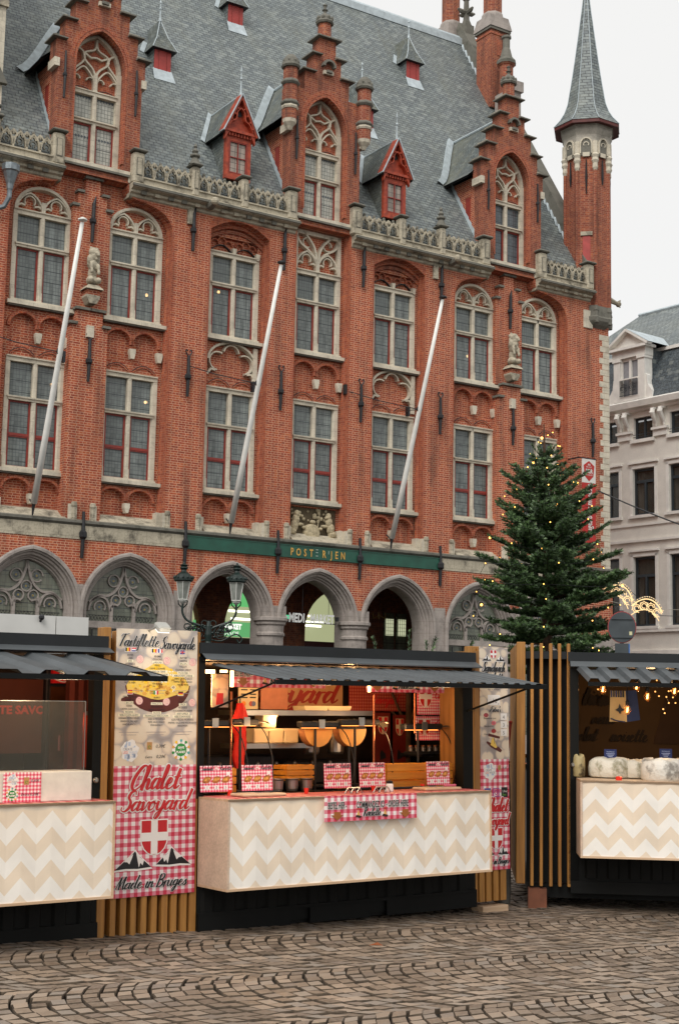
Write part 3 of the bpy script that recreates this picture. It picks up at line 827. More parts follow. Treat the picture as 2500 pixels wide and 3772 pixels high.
# ------------------------------------------------------------------ cornices and balustrades
def cornice(x0, x1, le=True, re=True):
    mb = MB(); st = M['stonewall']
    prof = [(-.30, 15.60), (-.36, 15.64), (-.38, 15.70), (-.46, 15.74), (-.46, 15.80), (-.60, 15.84), (-.64, 15.90), (-.60, 15.97), (.3, 15.97), (.3, 15.6)]
    mb.prism(prof, x0, x1, st, plane='yz')
    mb.box(x0-.01, x1+.01, -.655, -.58, 15.86, 15.93, M['stonedark'])
    x = x0 + .3
    while x < x1-.2:
        mb.box(x, x+.16, -.5, -.44, 15.70, 15.80, M['stonedark'] if random.random() < .5 else st); x += .42
    return mb.build('cornice', hall)
def balustrade(posts, finials=()):
    mb = MB(); st = M['stonewall']; x0, x1 = posts[0], posts[-1]
    mb.box(x0, x1, -.5, -.32, 15.97, 16.17, st); mb.box(x0, x1, -.54, -.28, 16.15, 16.19, st)
    for i, x in enumerate(posts):
        big = i in (0, len(posts)-1) ; w = .17 if big else .12
        mb.bbox(x-w, x+w, -.56, -.25, 15.97, 16.88, st, .05)
        mb.box(x-w*.5, x+w*.5, -.575, -.55, 16.2, 16.7, M['stonedark'])
        mb.box(x-w*.38, x+w*.38, -.58, -.57, 16.22, 16.68, st)
        mb.bbox(x-w-.06, x+w+.06, -.63, -.18, 16.88, 16.96, M['stonedark'], .03)
        if i in finials:
            mb.lathe([(.2, 16.96), (.16, 17.0), (.09, 17.16), (.15, 17.2), (.15, 17.24), (.06, 17.3), (.1, 17.36), (.03, 17.46), (.06, 17.5), (.01, 17.6)], x, -.4, 8, M['stonedark'])
    for a, b in zip(posts[:-1], posts[1:]):
        n = max(2, round((b-a-.3) / .33)); w = (b-a-.26)/n
        for k in range(n):
            c = a + .13 + w*(k+.5)
            mb.ribbon(pointed(c, 16.28, w*.47, w*1.05, 5), .05, -.46, -.36, st)
            mb.ribbon(arc(c, 16.4, w*.22, -60, 240, 7), .035, -.44, -.38, M['stonedark'])
            mb.ribbon([(c-w*.45, 16.68), (c-w*.15, 16.52), (c+w*.02, 16.66)], .05, -.45, -.37, st)
            mb.ribbon([(c+w*.45, 16.68), (c+w*.15, 16.52), (c-w*.02, 16.66)], .05, -.45, -.37, st)
            mb.ball((c, -.41, 16.7), .055, M['stonedark'], 6, 4, .07)
            mb.ball((c+w*.5, -.41, 16.64), .05, st, 6, 4, .09)
            mb.ribbon([(c-w*.5, 16.5), (c-w*.5, 16.19)], .05, -.46, -.36, st)
    return mb.build('balustrade', hall)
SEG = [((-13.2, -9.38), [-13.0, -11.3, -9.55], (1,)), ((-7.38, -1.98), [-7.2, -5.42, -3.82, -2.2], (1,)), ((.03, 5.4), [.12, 1.82, 3.38, 5.15], (2,)), ((7.42, 9.86), [7.58, 9.7], ())]
for (a, b), posts, fin in SEG:
    cornice(a, b); balustrade(posts, fin)
mb = MB()
for x in (-5.0+.05, 3.75): # water spouts carved as heads
    mb.tube([(x, -.5, 15.8), (x, -.8, 15.84)], [.13, .1], 8, M['stonedark']); mb.ball((x, -.82, 15.86), .12, M['stonewall'], 8, 6)
    mb.box(x-.62, x-.44, -.4, -.3, 15.2, 15.62, M['stonewall'])
    mb.flush('waterspout', hall)
# ------------------------------------------------------------------ arcade
ARC = [c - .02 for c in COLS]; ARC[2] = -3.86; ARC[4] = 1.88
ZS, RISE, AW = 4.08, 1.60, 1.40
AY = -.44
mb = MB()
hol = []
for i, c in enumerate(ARC):
    a = pointed(c, ZS, AW-.04, RISE-.04, 10)
    hol.append([(c-AW+.04, .02)] + a + [(c+AW-.04, .02)])
mb.prism([(-13.2, .0), (10.72, .0), (10.72, 6.32), (-13.2, 6.32)], AY, AY+.3, M['brick'], hol, back=True)
mb.build('arcade_wall', hall)
def arch_ring(c, w, rise, off, n=12):
    p = pointed(c, ZS, w-off, rise-off*1.02, n)
    return [(c-w+off, .1)] + p + [(c+w-off, .1)]
def make_arch(c, openarch):
    mb = MB(); st = M['stonegrey']
    prof = [(0, AY-.02), (0, AY-.08), (.04, AY-.10), (.10, AY-.10), (.11, AY-.04), (.15, AY-.03), (.165, AY+.05), (.20, AY+.03), (.23, AY+.05), (.24, AY+.13), (.28, AY+.14), (.295, AY+.21), (.33, AY+.21), (.35, AY+.3), (.35, AY+.7)]
    rings = []
    for off, y in prof: rings.append([(x, y, z) for x, z in arch_ring(0, AW, RISE, off)])
    mb.loft(rings, st)
    o = mb.build('arcade_arch', hall, loc=(c, 0, 0)); return o
a0 = make_arch(ARC[0], False)
for c in ARC[1:]: instance(a0, hall, (c, 0, 0))
# piers of grey stone between the glazed arches, round columns between the open ones
mb = MB(); st = M['stonegrey']
for i in range(6):
    x = (ARC[i]+ARC[i+1])/2; w = (ARC[i+1]-ARC[i])/2 - AW
    zt = 4.0 if w > .2 else 4.55
    if i in (2, 3): continue
    mb.box(x-max(w, .06)-.04, x+max(w, .06)+.04, AY-.015, AY+.02, 0.0, zt+.2, st); mb.flush('arcade_pier', hall)
mb.box(-13.2, ARC[0]-AW+.03, AY-.015, AY+.02, 0, 4.2, st); mb.flush('arcade_pier', hall); mb.box(ARC[6]+AW-.03, 10.73, AY-.015, AY+.02, 0, 4.2, st); mb.flush('arcade_pier', hall)
for x in ((ARC[2]+ARC[3])/2, (ARC[3]+ARC[4])/2):
    mb = MB()
    mb.lathe([(.52, 0), (.52, .35), (.44, .5), (.38, .6), (.38, 3.62), (.42, 3.66), (.42, 3.72), (.38, 3.76), (.39, 3.93), (.44, 3.98), (.44, 4.04), (.50, 4.08), (.50, 4.16), (.44, 4.18)], x, AY+.22, 16, M['stonegrey'])
    mb.box(x-.36, x+.36, AY-.04, AY+.5, 4.15, 4.5, M['stonegrey'])
    mb.build('arcade_column', hall)
# glazed arches with tracery
def arch_window(c):
    mb = MB(); st = M['stonegrey']; w = AW-.33; r = RISE-.33; y0, y1 = .02, .16
    for s in (-1, 1):
        mb.box(s*.33-.045, s*.33+.045, y0, y1, .3, 4.35, st)
        cx = s*.66
        mb.ribbon(spline([(s*.99, 4.1), (s*.9, 4.35), (s*.7, 4.48), (s*.48, 4.4), (s*.35, 4.1)], 5), .07, y0, y1, st, sl=.3)
        mb.ribbon(arc(cx, 4.2, .16, -30, 210, 10), .045, y0+.02, y1, st, sl=.3)
        mb.ribbon(spline([(s*.98, 4.32), (s*.7, 4.5), (s*.42, 4.52), (s*.18, 4.72), (s*.03, 5.12), (0, 5.3)], 5), .085, y0, y1, st, sl=.3)
        mb.ribbon(arc(s*.28, 4.92, .16, 0, 320, 12), .045, y0+.02, y1, st, sl=.3)
        mb.ribbon(arc(s*.2, 4.4, .14, 0, 360, 12), .045, y0+.02, y1, st, sl=.3)
        mb.ribbon([(s*.33, 4.2), (s*.26, 4.3), (s*.14, 4.26)], .05, y0, y1, st)
    mb.ribbon(arc(0, 4.64, .14, 0, 360, 12), .045, y0+.02, y1, st, sl=.3)
    mb.box(-w, w, y0-.05, y1, 3.66, 3.82, st); mb.box(-w, w, y0-.08, y0, 3.64, 3.68, st)
    mb.box(-w, w, y0-.05, y1, .3, .9, st)
    win = mb.build('arch_window', hall, loc=(c, 0, 0))
    g = MB()
    a = pointed(0, ZS, w+.03, r+.03, 8)
    g.prism([(-w-.03, .9)] + a + [(w+.03, .9)], .10, .11, M['glassarch'], back=False)
    gold = simple('painted glass rosette', '8a7a44', 0.4, 0.2, 30)
    g.build('glass', win)
    ro = MB()
    for cx, cz in ((-.66, 4.2), (.66, 4.2), (-.28, 4.92), (.28, 4.92), (-.2, 4.4), (.2, 4.4), (0, 4.64)):
        ro.prism(arc(cx, cz, .075, 0, 330, 11), .085, .095, M['glassdark']); ro.prism(arc(cx, cz, .032, 0, 330, 11), .075, .083, gold); ro.flush('rosette', win)
    la = MB()
    for cx in (-.66, 0, .66):
        for k in range(6):
            x = cx-.27+k*.09
            for s in (-1, 1): la.ribbon([(x, 3.84), (x+s*.09, 3.98)], .008, .09, .098, M['iron'])
        la.box(cx-.3, cx+.3, .088, .098, 3.98, 3.99, M['iron'])
        la.ribbon([(cx-.2, 3.3), (cx-.2, 3.6)], .025, .02, .05, M['iron']); la.ribbon([(cx+.2, 3.3), (cx+.2, 3.6)], .025, .02, .05, M['iron']); la.ribbon([(cx-.3, 3.42), (cx+.3, 3.42)], .02, .02, .05, M['iron'])
    la.build('window_grille', win)
    return win
w0 = arch_window(ARC[0]); w0.location = (ARC[0], -.2, 0)
for i in (1, 5, 6): instance(w0, hall, (ARC[i], -.2, 0))
# the open passage behind arches 3 to 5
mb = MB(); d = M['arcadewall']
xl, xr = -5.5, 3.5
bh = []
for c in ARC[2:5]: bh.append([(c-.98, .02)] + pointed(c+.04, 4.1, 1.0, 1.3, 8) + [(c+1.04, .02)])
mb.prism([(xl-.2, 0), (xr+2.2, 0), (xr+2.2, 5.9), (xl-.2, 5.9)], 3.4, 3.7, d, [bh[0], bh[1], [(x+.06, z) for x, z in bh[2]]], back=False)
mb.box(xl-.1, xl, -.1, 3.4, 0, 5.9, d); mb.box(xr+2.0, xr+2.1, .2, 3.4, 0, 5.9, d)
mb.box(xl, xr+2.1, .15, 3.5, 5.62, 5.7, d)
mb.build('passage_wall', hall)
lit = emit('lit shop interior', (0.62, 0.66, 0.36, 1), 0.42); lit2 = emit('lit green shop lightbox', (0.16, 0.62, 0.2, 1), 0.55)
mb = MB(); mb.box(-5.4, 0.0, 3.95, 4.0, 3.7, 5.6, lit); mb.box(.9, 3.2, 4.2, 4.25, 3.7, 5.6, lit)
mb.box(-3.0, -.2, 3.90, 3.93, 4.75, 5.2, lit2); mb.box(-5.4, 3.5, 3.72, 3.76, 0, 3.76, simple('dark red shop front', '4a1c18', .6))
for x, z in ((-1.1, 4.57), (-1.0, 4.33), (1.6, 4.24), (1.7, 4.36)): mb.box(x-.45, x+.3, 3.88, 3.91, z, z+.06, emit('fluorescent tube', (1, 1, .75, 1), 3))
mb.build('shop_front', hall)
mb = MB()
for x in (4.2, 4.7):
    mb.box(x-.2, x+.2, 3.3, 3.36, 3.6, 4.8, M['glassarch']); mb.box(x-.16, x+.16, 3.28, 3.29, 4.05, 4.6, emit('lit leaded pane', (.75, .78, .5, 1), .5))
    for k in range(5): mb.ribbon([(x-.16+k*.08, 4.05), (x-.16+k*.08, 4.6)], .01, 3.26, 3.275, M['iron'])
    for k in range(5): mb.ribbon([(x-.16, 4.08+k*.12), (x+.16, 4.08+k*.12)], .01, 3.26, 3.275, M['iron'])
    mb.flush('inner_window', hall)
mb.tube([(2.9, 2.0, 5.6), (2.9, 2.0, 4.75)], .012, 4, M['iron'])
for k in range(6): mb.tube([(2.9, 2, 4.6), (2.9+.22*cos(k), 2+.22*sin(k), 4.5), (2.9+.24*cos(k), 2+.24*sin(k), 4.68)], .014, 4, simple('old brass', '8a6a2c', .4, .1) if k == 0 else mb.mats[-1])
mb.build('chandelier', hall)

# ------------------------------------------------------------------ roof
RS = 1.6; RZ0 = 16.9
def rz(Y): return RZ0 + RS*Y
RY = 6.95
mb = MB()
sl = M['slate']
cuts = [-13.2]
for c in (C1, C2, C3): cuts += [c-1.15, c+1.15]
cuts.append(9.75)
for i, (a, b) in enumerate(zip(cuts[:-1], cuts[1:])):
    Y0 = .45 if i % 2 else -.02
    mb.add([(a, Y0, rz(Y0)), (b, Y0, rz(Y0)), (b, RY, rz(RY)), (a, RY, rz(RY))], [(0, 1, 2, 3)], sl)
    if not i % 2: mb.add([(a, -.25, 16.25), (b, -.25, 16.25), (b, -.02, rz(-.02)), (a, -.02, rz(-.02))], [(0, 1, 2, 3)], sl)
mb.add([(9.75, RY, rz(RY)), (-13.2, RY, rz(RY)), (-13.2, 14, 16.0), (9.75, 14, 16.0)], [(0, 1, 2, 3)], sl)
roof = mb.build('roof', hall)
mb = MB()
mb.tube([(-13.2, RY, rz(RY)+.02), (9.8, RY, rz(RY)+.02)], .13, 6, M['lead'])
mb.box(-13.2, 9.8, RY-.22, RY-.05, rz(RY)-.3, rz(RY)-.02, M['lead'])
mb.build('ridge_flashing', roof)
# stepped lead soakers along the end gable
mb = MB(); Y = .1
while Y < RY-.3:
    mb.add([(9.58, Y, rz(Y)+.03), (9.76, Y, rz(Y)+.03), (9.76, Y+.2, rz(Y+.2)+.25), (9.66, Y+.2, rz(Y+.2)+.05)], [(0, 1, 2, 3)], M['lead']); Y += .2
mb.build('flashing', roof)
# end gable with raking coping
mb = MB()
mb.prism([(-.2, 16.0), (RY, rz(RY)+.1), (14.0, 16.0)], 9.76, 10.15, M['brickdark'], plane='yz')
mb.prism([(-.35, 16.6), (-.2, 16.2), (RY, rz(RY)-.2), (RY, rz(RY)+.75), (.1, rz(.1)+.75), (-.35, 16.9)], 9.70, 10.18, M['stonedark'], plane='yz')
mb.prism([(RY, rz(RY)+.75), (RY, rz(RY)-.2), (14.1, 16.3), (14.2, 17.0)], 9.70, 10.18, M['stonedark'], plane='yz')
mb.build('end_gable', hall)

def octo(mb, cx, cy, prof, mat, n=8): mb.lathe(prof, cx, cy, n, mat, rot=pi/n)
def chimney(cx, cy, z0, zb, zt, hw, r):
    mb = MB()
    mb.box(cx-hw, cx+hw, cy-hw, cy+hw, z0, zb, M['brickdark'])
    mb.box(cx-hw-.07, cx+hw+.07, cy-hw-.07, cy+hw+.07, zb, zb+.1, M['stonedark'])
    def sq(h, z): return [(cx-h, cy-h, z), (cx+h, cy-h, z), (cx+h, cy+h, z), (cx-h, cy+h, z)]
    mb.loft([sq(hw+.1, zb+.1), sq(hw+.08, zb+.22), sq(r+.06, zb+.62)], M['stonegrey'], closed=True)
    octo(mb, cx, cy, [(r+.1, zb+.5), (r+.06, zb+.75), (r, zb+.85)], M['stonegrey'])
    octo(mb, cx, cy, [(r, zb+.8), (r, zt)], M['brickdark'])
    mb.box(cx-hw-.03, cx+hw+.03, cy-hw-.03, cy+hw+.03, zb-.18, zb-.1, M['brickorange']); mb.box(cx-.12, cx+.12, cy-hw-.02, cy-hw+.05, zb-1.0, zb-.35, M['brickorange']); octo(mb, cx, cy, [(r+.15, zt), (r+.2, zt+.2), (r+.15, zt+.5)], M['stonewall'])
    return mb.build('chimney', hall)
chimney(9.80, 4.95, 24.3, 27.42, 33.0, .43, .37)
chimney(9.80, 7.6, 26.0, 28.15, 33.5, .43, .37)
mb = MB(); sd = M['stonedark']
mb.box(9.8, 10.2, 6.6, 7.0, 27.6, 28.6, sd)
mb.loft([[(10.0+s*.2*k, 6.85+t*.2*k, z) for s, t in ((-1, -1), (1, -1), (1, 1), (-1, 1))] for k, z in ((1.0, 28.5), (.85, 28.6), (.45, 28.9), (.35, 29.7), (.55, 29.75), (.3, 29.85))], sd, closed=True)
mb.ball((10.0, 6.85, 29.95), .13, sd, 8, 6, .1)
for s, t in ((-1, 0), (1, 0), (0, 1), (0, -1)): mb.tube([(10, 6.85, 29.2), (10+s*.3, 6.85+t*.3, 29.22), (10+s*.42, 6.85+t*.42, 29.28)], [.1, .09, .04], 6, sd)
mb.build('gable_finial', hall)
mb = MB()   # pinnacle and kneeler stones below the front chimney
mb.box(9.45, 10.0, 3.5, 4.35, 23.2, 24.65, M['stonegrey']); mb.box(9.6, 10.05, 3.4, 3.8, 24.6, 25.0, M['stonegrey'])
octo(mb, 9.72, 4.02, [(.27, 24.6), (.27, 25.75), (.36, 25.85), (.36, 25.95), (.24, 26.05), (.16, 26.4), (.13, 26.45), (.13, 26.85), (.17, 26.9)], M['brickdark'])
octo(mb, 9.72, 4.02, [(.37, 25.84), (.38, 25.95), (.25, 26.1), (.17, 26.42), (.14, 26.5), (.14, 26.86), (.19, 26.9), (.19, 26.98)], M['stonedark'])
mb.build('pinnacle', hall)

# ------------------------------------------------------------------ stepped dormer gables
def gable(c, pillars):
    mb = MB(); br = M['brickdark']; y0, y1 = P, .12
    win = [(c-.76, 16.3)] + pointed(c, 19.2, .76, 1.01, 9) + [(c+.76, 16.3)]
    if pillars: steps = [(1.25, 18.85), (1.33, 18.95), (1.33, 19.62), (1.33, 20.25), (.80, 20.25), (.80, 20.85), (.49, 20.85), (.49, 21.45), (.29, 21.45), (.29, 22.05)]
    else: steps = [(1.25, 18.85), (1.33, 18.95), (1.33, 19.62), (1.08, 19.62), (1.08, 20.24), (.80, 20.24), (.80, 20.84), (.52, 20.84), (.52, 21.42), (.28, 21.42), (.28, 22.05)]
    half = [(.97, 16.0), (.97, 16.1), (1.25, 16.1)] + steps
    ol = [(c+x, z) for x, z in half] + [(c-x, z) for x, z in reversed(half)]
    mb.prism(ol, y0, y1, br, [win])
    g = mb.build('stepped_gable', hall)
    mb = MB(); lv = [(1.33, 19.62), (1.08, 20.24), (.80, 20.84), (.52, 21.42), (.28, 22.05)] if not pillars else [(.80, 20.85), (.49, 21.45), (.29, 22.05)]
    for i, (hw, z) in enumerate(lv):
        nx = lv[i+1][0] if i+1 < len(lv) else 0
        for s in (-1, 1):
            a, b = sorted((c+s*max(nx-.04, -.01), c+s*(hw+.10)))
            b_ = c+s*(hw+.14); e_ = c+s*(hw-.02)
            mb.box(min(a, b_), max(b, b_), y0-.15, y1+.09, z-.005, z+.035, sd); a, b = sorted((c+s*max(nx-.02, 0), c+s*(hw+.06)))
            mb.box(a, b, y0-.07, y1+.03, z+.035, z+.075, sd); mb.box(min(a, e_), max(a, e_), y0-.03, y1, z+.075, z+.11, M['stonewall']); mb.flush('step_cap', g)
    mb = MB()
    mb.ribbon([(c-.76, 16.5)] + pointed(c, 19.2, .76, 1.01, 10) + [(c+.76, 16.5)], .10, y0-.012, y0+.14, M['brickorange'], sl=.4)
    mb.ribbon(pointed(c, 19.2, .88, 1.14, 10), .12, y0-.008, y0+.03, M['brickorange'])
    for s in (-1, 1):
        mb.box(c+s*1.22, c+s*1.37, y0-.05, y1, 18.82, 19.06, M['stone'])
        mb.box(c+s*.94, c+s*1.08, y0-.04, y1, 16.0, 16.22, M['stone'])
    mb.build('gable_moulding', g)
    # small niche panel under the third step
    mb = MB()
    z = 20.9
    mb.box(c-.17, c+.17, y0-.1, y0+.02, z-.02, z+.10, M['stone']); mb.box(c-.1, c+.1, y0-.16, y0-.05, z+.02, z+.1, sd)
    mb.ribbon(arc(c, z+.22, .2, 0, 180, 8), .07, y0-.16, y0, sd)
    mb.build('console', g)
    # top pillar and finial
    mb = MB()
    octo(mb, c, (y0+y1)/2, [(.21, 22.1), (.21, 22.62)], br)
    octo(mb, c, (y0+y1)/2, [(.27, 22.62), (.3, 22.68), (.27, 22.74)], sd)
    for k in range(8): mb.ball((c+.23*cos(k*pi/4), (y0+y1)/2+.23*sin(k*pi/4), 22.8), .06, sd, 6, 4, .08)
    mb.lathe([(.22, 22.72), (.18, 22.86), (.1, 22.96), (.05, 23.0), (.05, 23.06), (.1, 23.1), (.04, 23.14), (.05, 23.22), (.08, 23.26), (.01, 23.32)], c, (y0+y1)/2, 8, sd)
    mb.build('finial', g)
    # side cheeks
    mb = MB()
    for s in (-1, 1):
        x = c+s*1.22
        mb.prism([(y1, 16.0), (1.9, 16.0), (1.9, 19.2), (y1, 19.2)], min(x, x-s*.14), max(x, x-s*.14), M['brick'], plane='yz')
        mb.box(x-s*.02, x+s*.012, .38, .62, 17.55, 18.55, M['redpaint']); mb.box(x, x+s*.02, .34, .66, 18.55, 18.62, M['brickdark'])
        Y = -.2
        while Y < 1.35:
            mb.add([(x+s*.02, Y, rz(Y)+.0), (x+s*.02, Y+.16, rz(Y+.16)), (x+s*.02, Y+.16, rz(Y+.16)+.22), (x+s*.02, Y, rz(Y+.16)+.02)], [(0, 1, 2, 3)], M['lead']); Y += .16
    mb.build('dormer_cheek', g)
    # dormer roof, ridge square to the facade
    pr = [(0, 21.55), (.3, 21.06), (.62, 20.52), (.92, 20.0), (1.16, 19.62), (1.36, 19.36), (1.58, 19.16)]
    mb = MB()
    for s in (-1, 1):
        fr = [(c+s*x, .08, z) for x, z in pr]; bk = [(c+s*x, (z-RZ0)/RS+.03, z) for x, z in pr]
        mb.loft([fr, bk], M['slatemoss_shade']); mb.loft([[(x, y, z-.07) for x, y, z in fr], [(x, y, z-.07) for x, y, z in bk]], M['iron'])
        fl = [(c+s*(x+.02), (z-RZ0)/RS-.03, z+.05) for x, z in pr]
        mb.loft([fl, [(x+s*.22, y+.0, z+.10) for x, y, z in fl], [(x+s*.26, y+.05, z) for x, y, z in fl]], M['lead'])
    mb.tube([(c, .05, 21.58), (c, 2.9, 21.58)], .05, 6, M['lead'])
    mb.build('dormer_roof', g)
    # anchors
    for s in (-1, 1):
        a = MB(); x = c+s*1.06
        a.tube([(x, y0-.05, 17.95), (x, y0-.07, 18.5), (x, y0-.05, 19.3)], [.03, .04, .025], 6, M['iron']); a.lathe([(.03, -.06), (.065, -.02), (.065, .04), (.03, .08)], x, y0-.06, 6, M['iron'])
        for i in range(len(a.v)-24, len(a.v)):
            v = a.v[i]; a.v[i] = (v[0], v[1], v[2]+18.6)
        a.build('wall_anchor', g)
    if pillars:
        for s in (-1, 1):
            mb = MB(); x = c+s*1.34; y = y0-.06
            octo(mb, x, y, [(.05, 18.78), (.12, 18.9), (.2, 19.0), (.22, 19.1)], M['stone'])
            octo(mb, x, y, [(.22, 19.1), (.22, 20.75)], br)
            for z in (19.62, 20.28): octo(mb, x, y, [(.24, z-.1), (.29, z-.04), (.29, z), (.24, z+.06)], sd)
            octo(mb, x, y, [(.24, 19.42), (.27, 19.48), (.24, 19.54)], M['stone'])
            mb.lathe([(.27, 20.72), (.3, 20.78), (.27, 20.84), (.26, 20.9), (.22, 21.02), (.12, 21.14), (.01, 21.18)], x, y, 10, sd)
            for k in range(8): mb.ball((x+.22*cos(k*.785), y+.22*sin(k*.785), 20.92), .06, sd, 5, 4)
            mb.build('gable_turret', g)
    return g
def gable_window(glass):
    mb = MB(); st = M['stone']; w = .76; S, T, H = 16.45, 17.66, 18.52
    for s in (-1, 1):
        mb.box(s*w, s*(w-.13), .0, .16, S, 19.2, st)
        mb.box(s*(w-.15), s*(w-.12), .05, .16, S, H, st)
    mb.prism([(-.065, .02), (-.03, -.015), (.03, -.015), (.065, .02), (.065, .16), (-.065, .16)], S, H+.5, st, plane='xy')
    mb.box(-w+.13, w-.13, -.01, .16, H-.13, H, st); mb.box(-w+.1, w-.1, -.04, .0, H-.03, H, st)
    mb.box(-w+.13, w-.13, -.01, .16, T-.10, T, st); mb.box(-w+.08, w-.08, -.06, .0, T-.03, T+.01, st)
    mb.box(-.98, .98, -.38, .12, 16.2, 16.3, st); mb.box(-.97, .97, -.1, .12, 16.3, 16.42, st); mb.box(-.96, .96, -.4, -.05, 16.14, 16.2, M['stonedark'])
    a = pointed(0, 19.2, w-.06, .95, 9)
    mb.ribbon(a, .12, -.0, .16, st, sl=.3)
    for s in (-1, 1):
        mb.ribbon(spline([(s*.02, H+.5), (s*.12, H+.68), (s*.34, H+.88), (s*.40, H+1.1), (s*.62, H+1.22)], 4), .075, .01, .16, st, sl=.35)
        mb.ribbon(spline([(s*.70, H+.3), (s*.62, H+.56), (s*.36, H+.86), (s*.34, H+1.1), (s*.05, H+1.25), (0, H+1.55)], 4), .07, .02, .16, st, sl=.35)
        cx = s*.36
        mb.ribbon(spline([(cx-.32, H+.25), (cx-.24, H+.46), (cx, H+.68), (cx+.24, H+.46), (cx+.32, H+.25)], 4), .06, .02, .16, st, sl=.35)
        for q in (-1, 1):
            mb.ribbon(arc(cx+q*.2, H+.3, .1, 0 if q < 0 else 60, 120 if q < 0 else 180, 5), .045, .03, .16, st, sl=.3)
        mb.ribbon([(s*.34, H+1.08), (s*.16, H+.98), (0, H+1.02)], .05, .03, .16, st)
        mb.ribbon([(cx+.3*t, H+.03+.1*(1-t*t)) for t in (-1, -.5, 0, .5, 1)], .018, .12, .16, M['iron'])
    mb.prism([(-w, H)] + pointed(0, 19.2, w, 1.01, 8) + [(w, H)], .13, .17, M['brickorange'])
    win = mb.build('window', hall)
    m2 = MB()
    for s in (-1, 1): sash(m2, *(sorted((s*.065, s*(w-.14)))), S, T-.1, .07, w=.05)
    m2.build('sash', win)
    g = MB()
    for s in (-1, 1):
        x0, x1 = sorted((s*.06, s*(w-.13)))
        for za, zb in ((S, T-.1), (T, H-.12)): g.add([(x0, .11, za), (x1, .11, za), (x1, .11, zb), (x0, .11, zb)], [(0, 1, 2, 3)], M[glass])
        for za in ((T-.42, H-.13) if glass != 'glassdark' else (T-.42, H-.13)):
            for k in range(6):
                xx = x0+.06+k*(x1-x0-.12)/5; g.add([(xx-.04, .105, za-.05), (xx, .105, za-.1), (xx+.04, .105, za-.05), (xx, .105, za)], [(0, 1, 2, 3)], M['glassdark'])
    g.build('glass', win, fix=False)
    return win
for c, pil, gl in ((C1, False, 'glassattic'), (C2, True, 'glassattic'), (C3, False, 'glassdark')):
    g = gable(c, pil); w = gable_window(gl); w.location = (c, .0, 0)

# ------------------------------------------------------------------ small painted dormers
def small_dormer(c):
    y = -.2; mb = MB(); op = M['orangepaint']
    mb.box(c-.42, c-.30, y, y+.12, 16.9, 18.35, op); mb.box(c+.30, c+.42, y, y+.12, 16.9, 18.35, op)
    mb.box(c-.30, c+.30, y, y+.1, 18.05, 18.35, op); mb.box(c-.30, c+.30, y, y+.1, 16.9, 17.1, op)
    mb.box(c-.50, c+.50, y-.12, y+.05, 18.30, 18.38, op)
    for s in (-1, 1):
        mb.ribbon([(c+s*.56, 18.28), (c, 19.46)], .12, y-.16, y+.1, op, sl=.2)
        mb.ribbon([(c+s*.60, 18.26), (c+s*.01, 19.50)], .03, y-.2, y+.1, M['lead'])
        mb.ribbon(spline([(c+s*.42, 18.4), (c+s*.3, 18.62), (c+s*.16, 18.72), (c+s*.12, 18.95), (c, 19.08)], 4), .05, y-.13, y+.02, op, sl=.3)
        for t in range(4): mb.ball((c+s*(.40-.1*t), y-.14, 18.5+.18*t), .035, op, 5, 4)
        mb.prism([(c+s*.5, 18.05), (c+s*.5, 18.3), (c+s*.36, 18.3)], y-.1, y+.02, op)
    for k in range(8): mb.box(c-.36+k*.1, c-.31+k*.1, y-.07, y, 18.2, 18.30, op)
    mb.prism([(c-.5, 18.3), (c+.5, 18.3), (c, 19.4)], y+.02, y+.06, op)
    mb.prism(arc(c, 18.93, .09, 0, 330, 9), y-.0, y+.03, M['iron'])
    mb.box(c-.40, c-.37, y+.1, 1.3, 16.9, 18.3, M['slatemoss_shade']); mb.box(c+.37, c+.40, y+.1, 1.3, 16.9, 18.3, M['slatemoss_shade'])
    d = mb.build('small_dormer', hall)
    mb = MB()
    for s in (-1, 1):
        mb.loft([[(c, y-.18, 19.5), (c+s*.58, y-.18, 18.24)], [(c, 1.65, 19.5), (c+s*.58, .88, 18.24)]], M['slatemoss_shade'])
        mb.loft([[(c, y-.16, 19.44), (c+s*.56, y-.16, 18.2)], [(c, 1.65, 19.44), (c+s*.56, .88, 18.2)]], M['iron'])
        mb.loft([[(c, 1.58, 19.54), (c+s*.6, .8, 18.26)], [(c+s*.1, 1.62, 19.62), (c+s*.72, .84, 18.34)]], M['lead'])
    mb.tube([(c, y-.2, 19.5), (c, 1.6, 19.5)], .03, 5, M['lead'])
    mb.build('dormer_roof', d)
    mb = MB(); mb.add([(c-.3, y+.05, 17.1), (c+.3, y+.05, 17.1), (c+.3, y+.05, 18.05), (c-.3, y+.05, 18.05)], [(0, 1, 2, 3)], M['glassmix']); mb.build('glass', d, fix=False)
    mb = MB(); sash(mb, c-.31, c+.31, 17.08, 18.08, y+.0, .045)
    mb.ribbon([(c, 17.1), (c, 18.05)], .03, y+.01, y+.04, M['redpaint']); mb.ribbon([(c-.3, 17.58), (c+.3, 17.58)], .025, y+.01, y+.04, M['redpaint'])
    mb.build('sash', d)
    mb = MB(); mb.lathe([(.05, 19.45), (.03, 19.6), (.02, 19.95), (.05, 20.0), (.015, 20.06), (.015, 20.2), (.035, 20.24), (.004, 20.42)], c, y-.05, 6, M['lead']); mb.build('finial', d)
for c in (-3.92, 1.71): small_dormer(c)

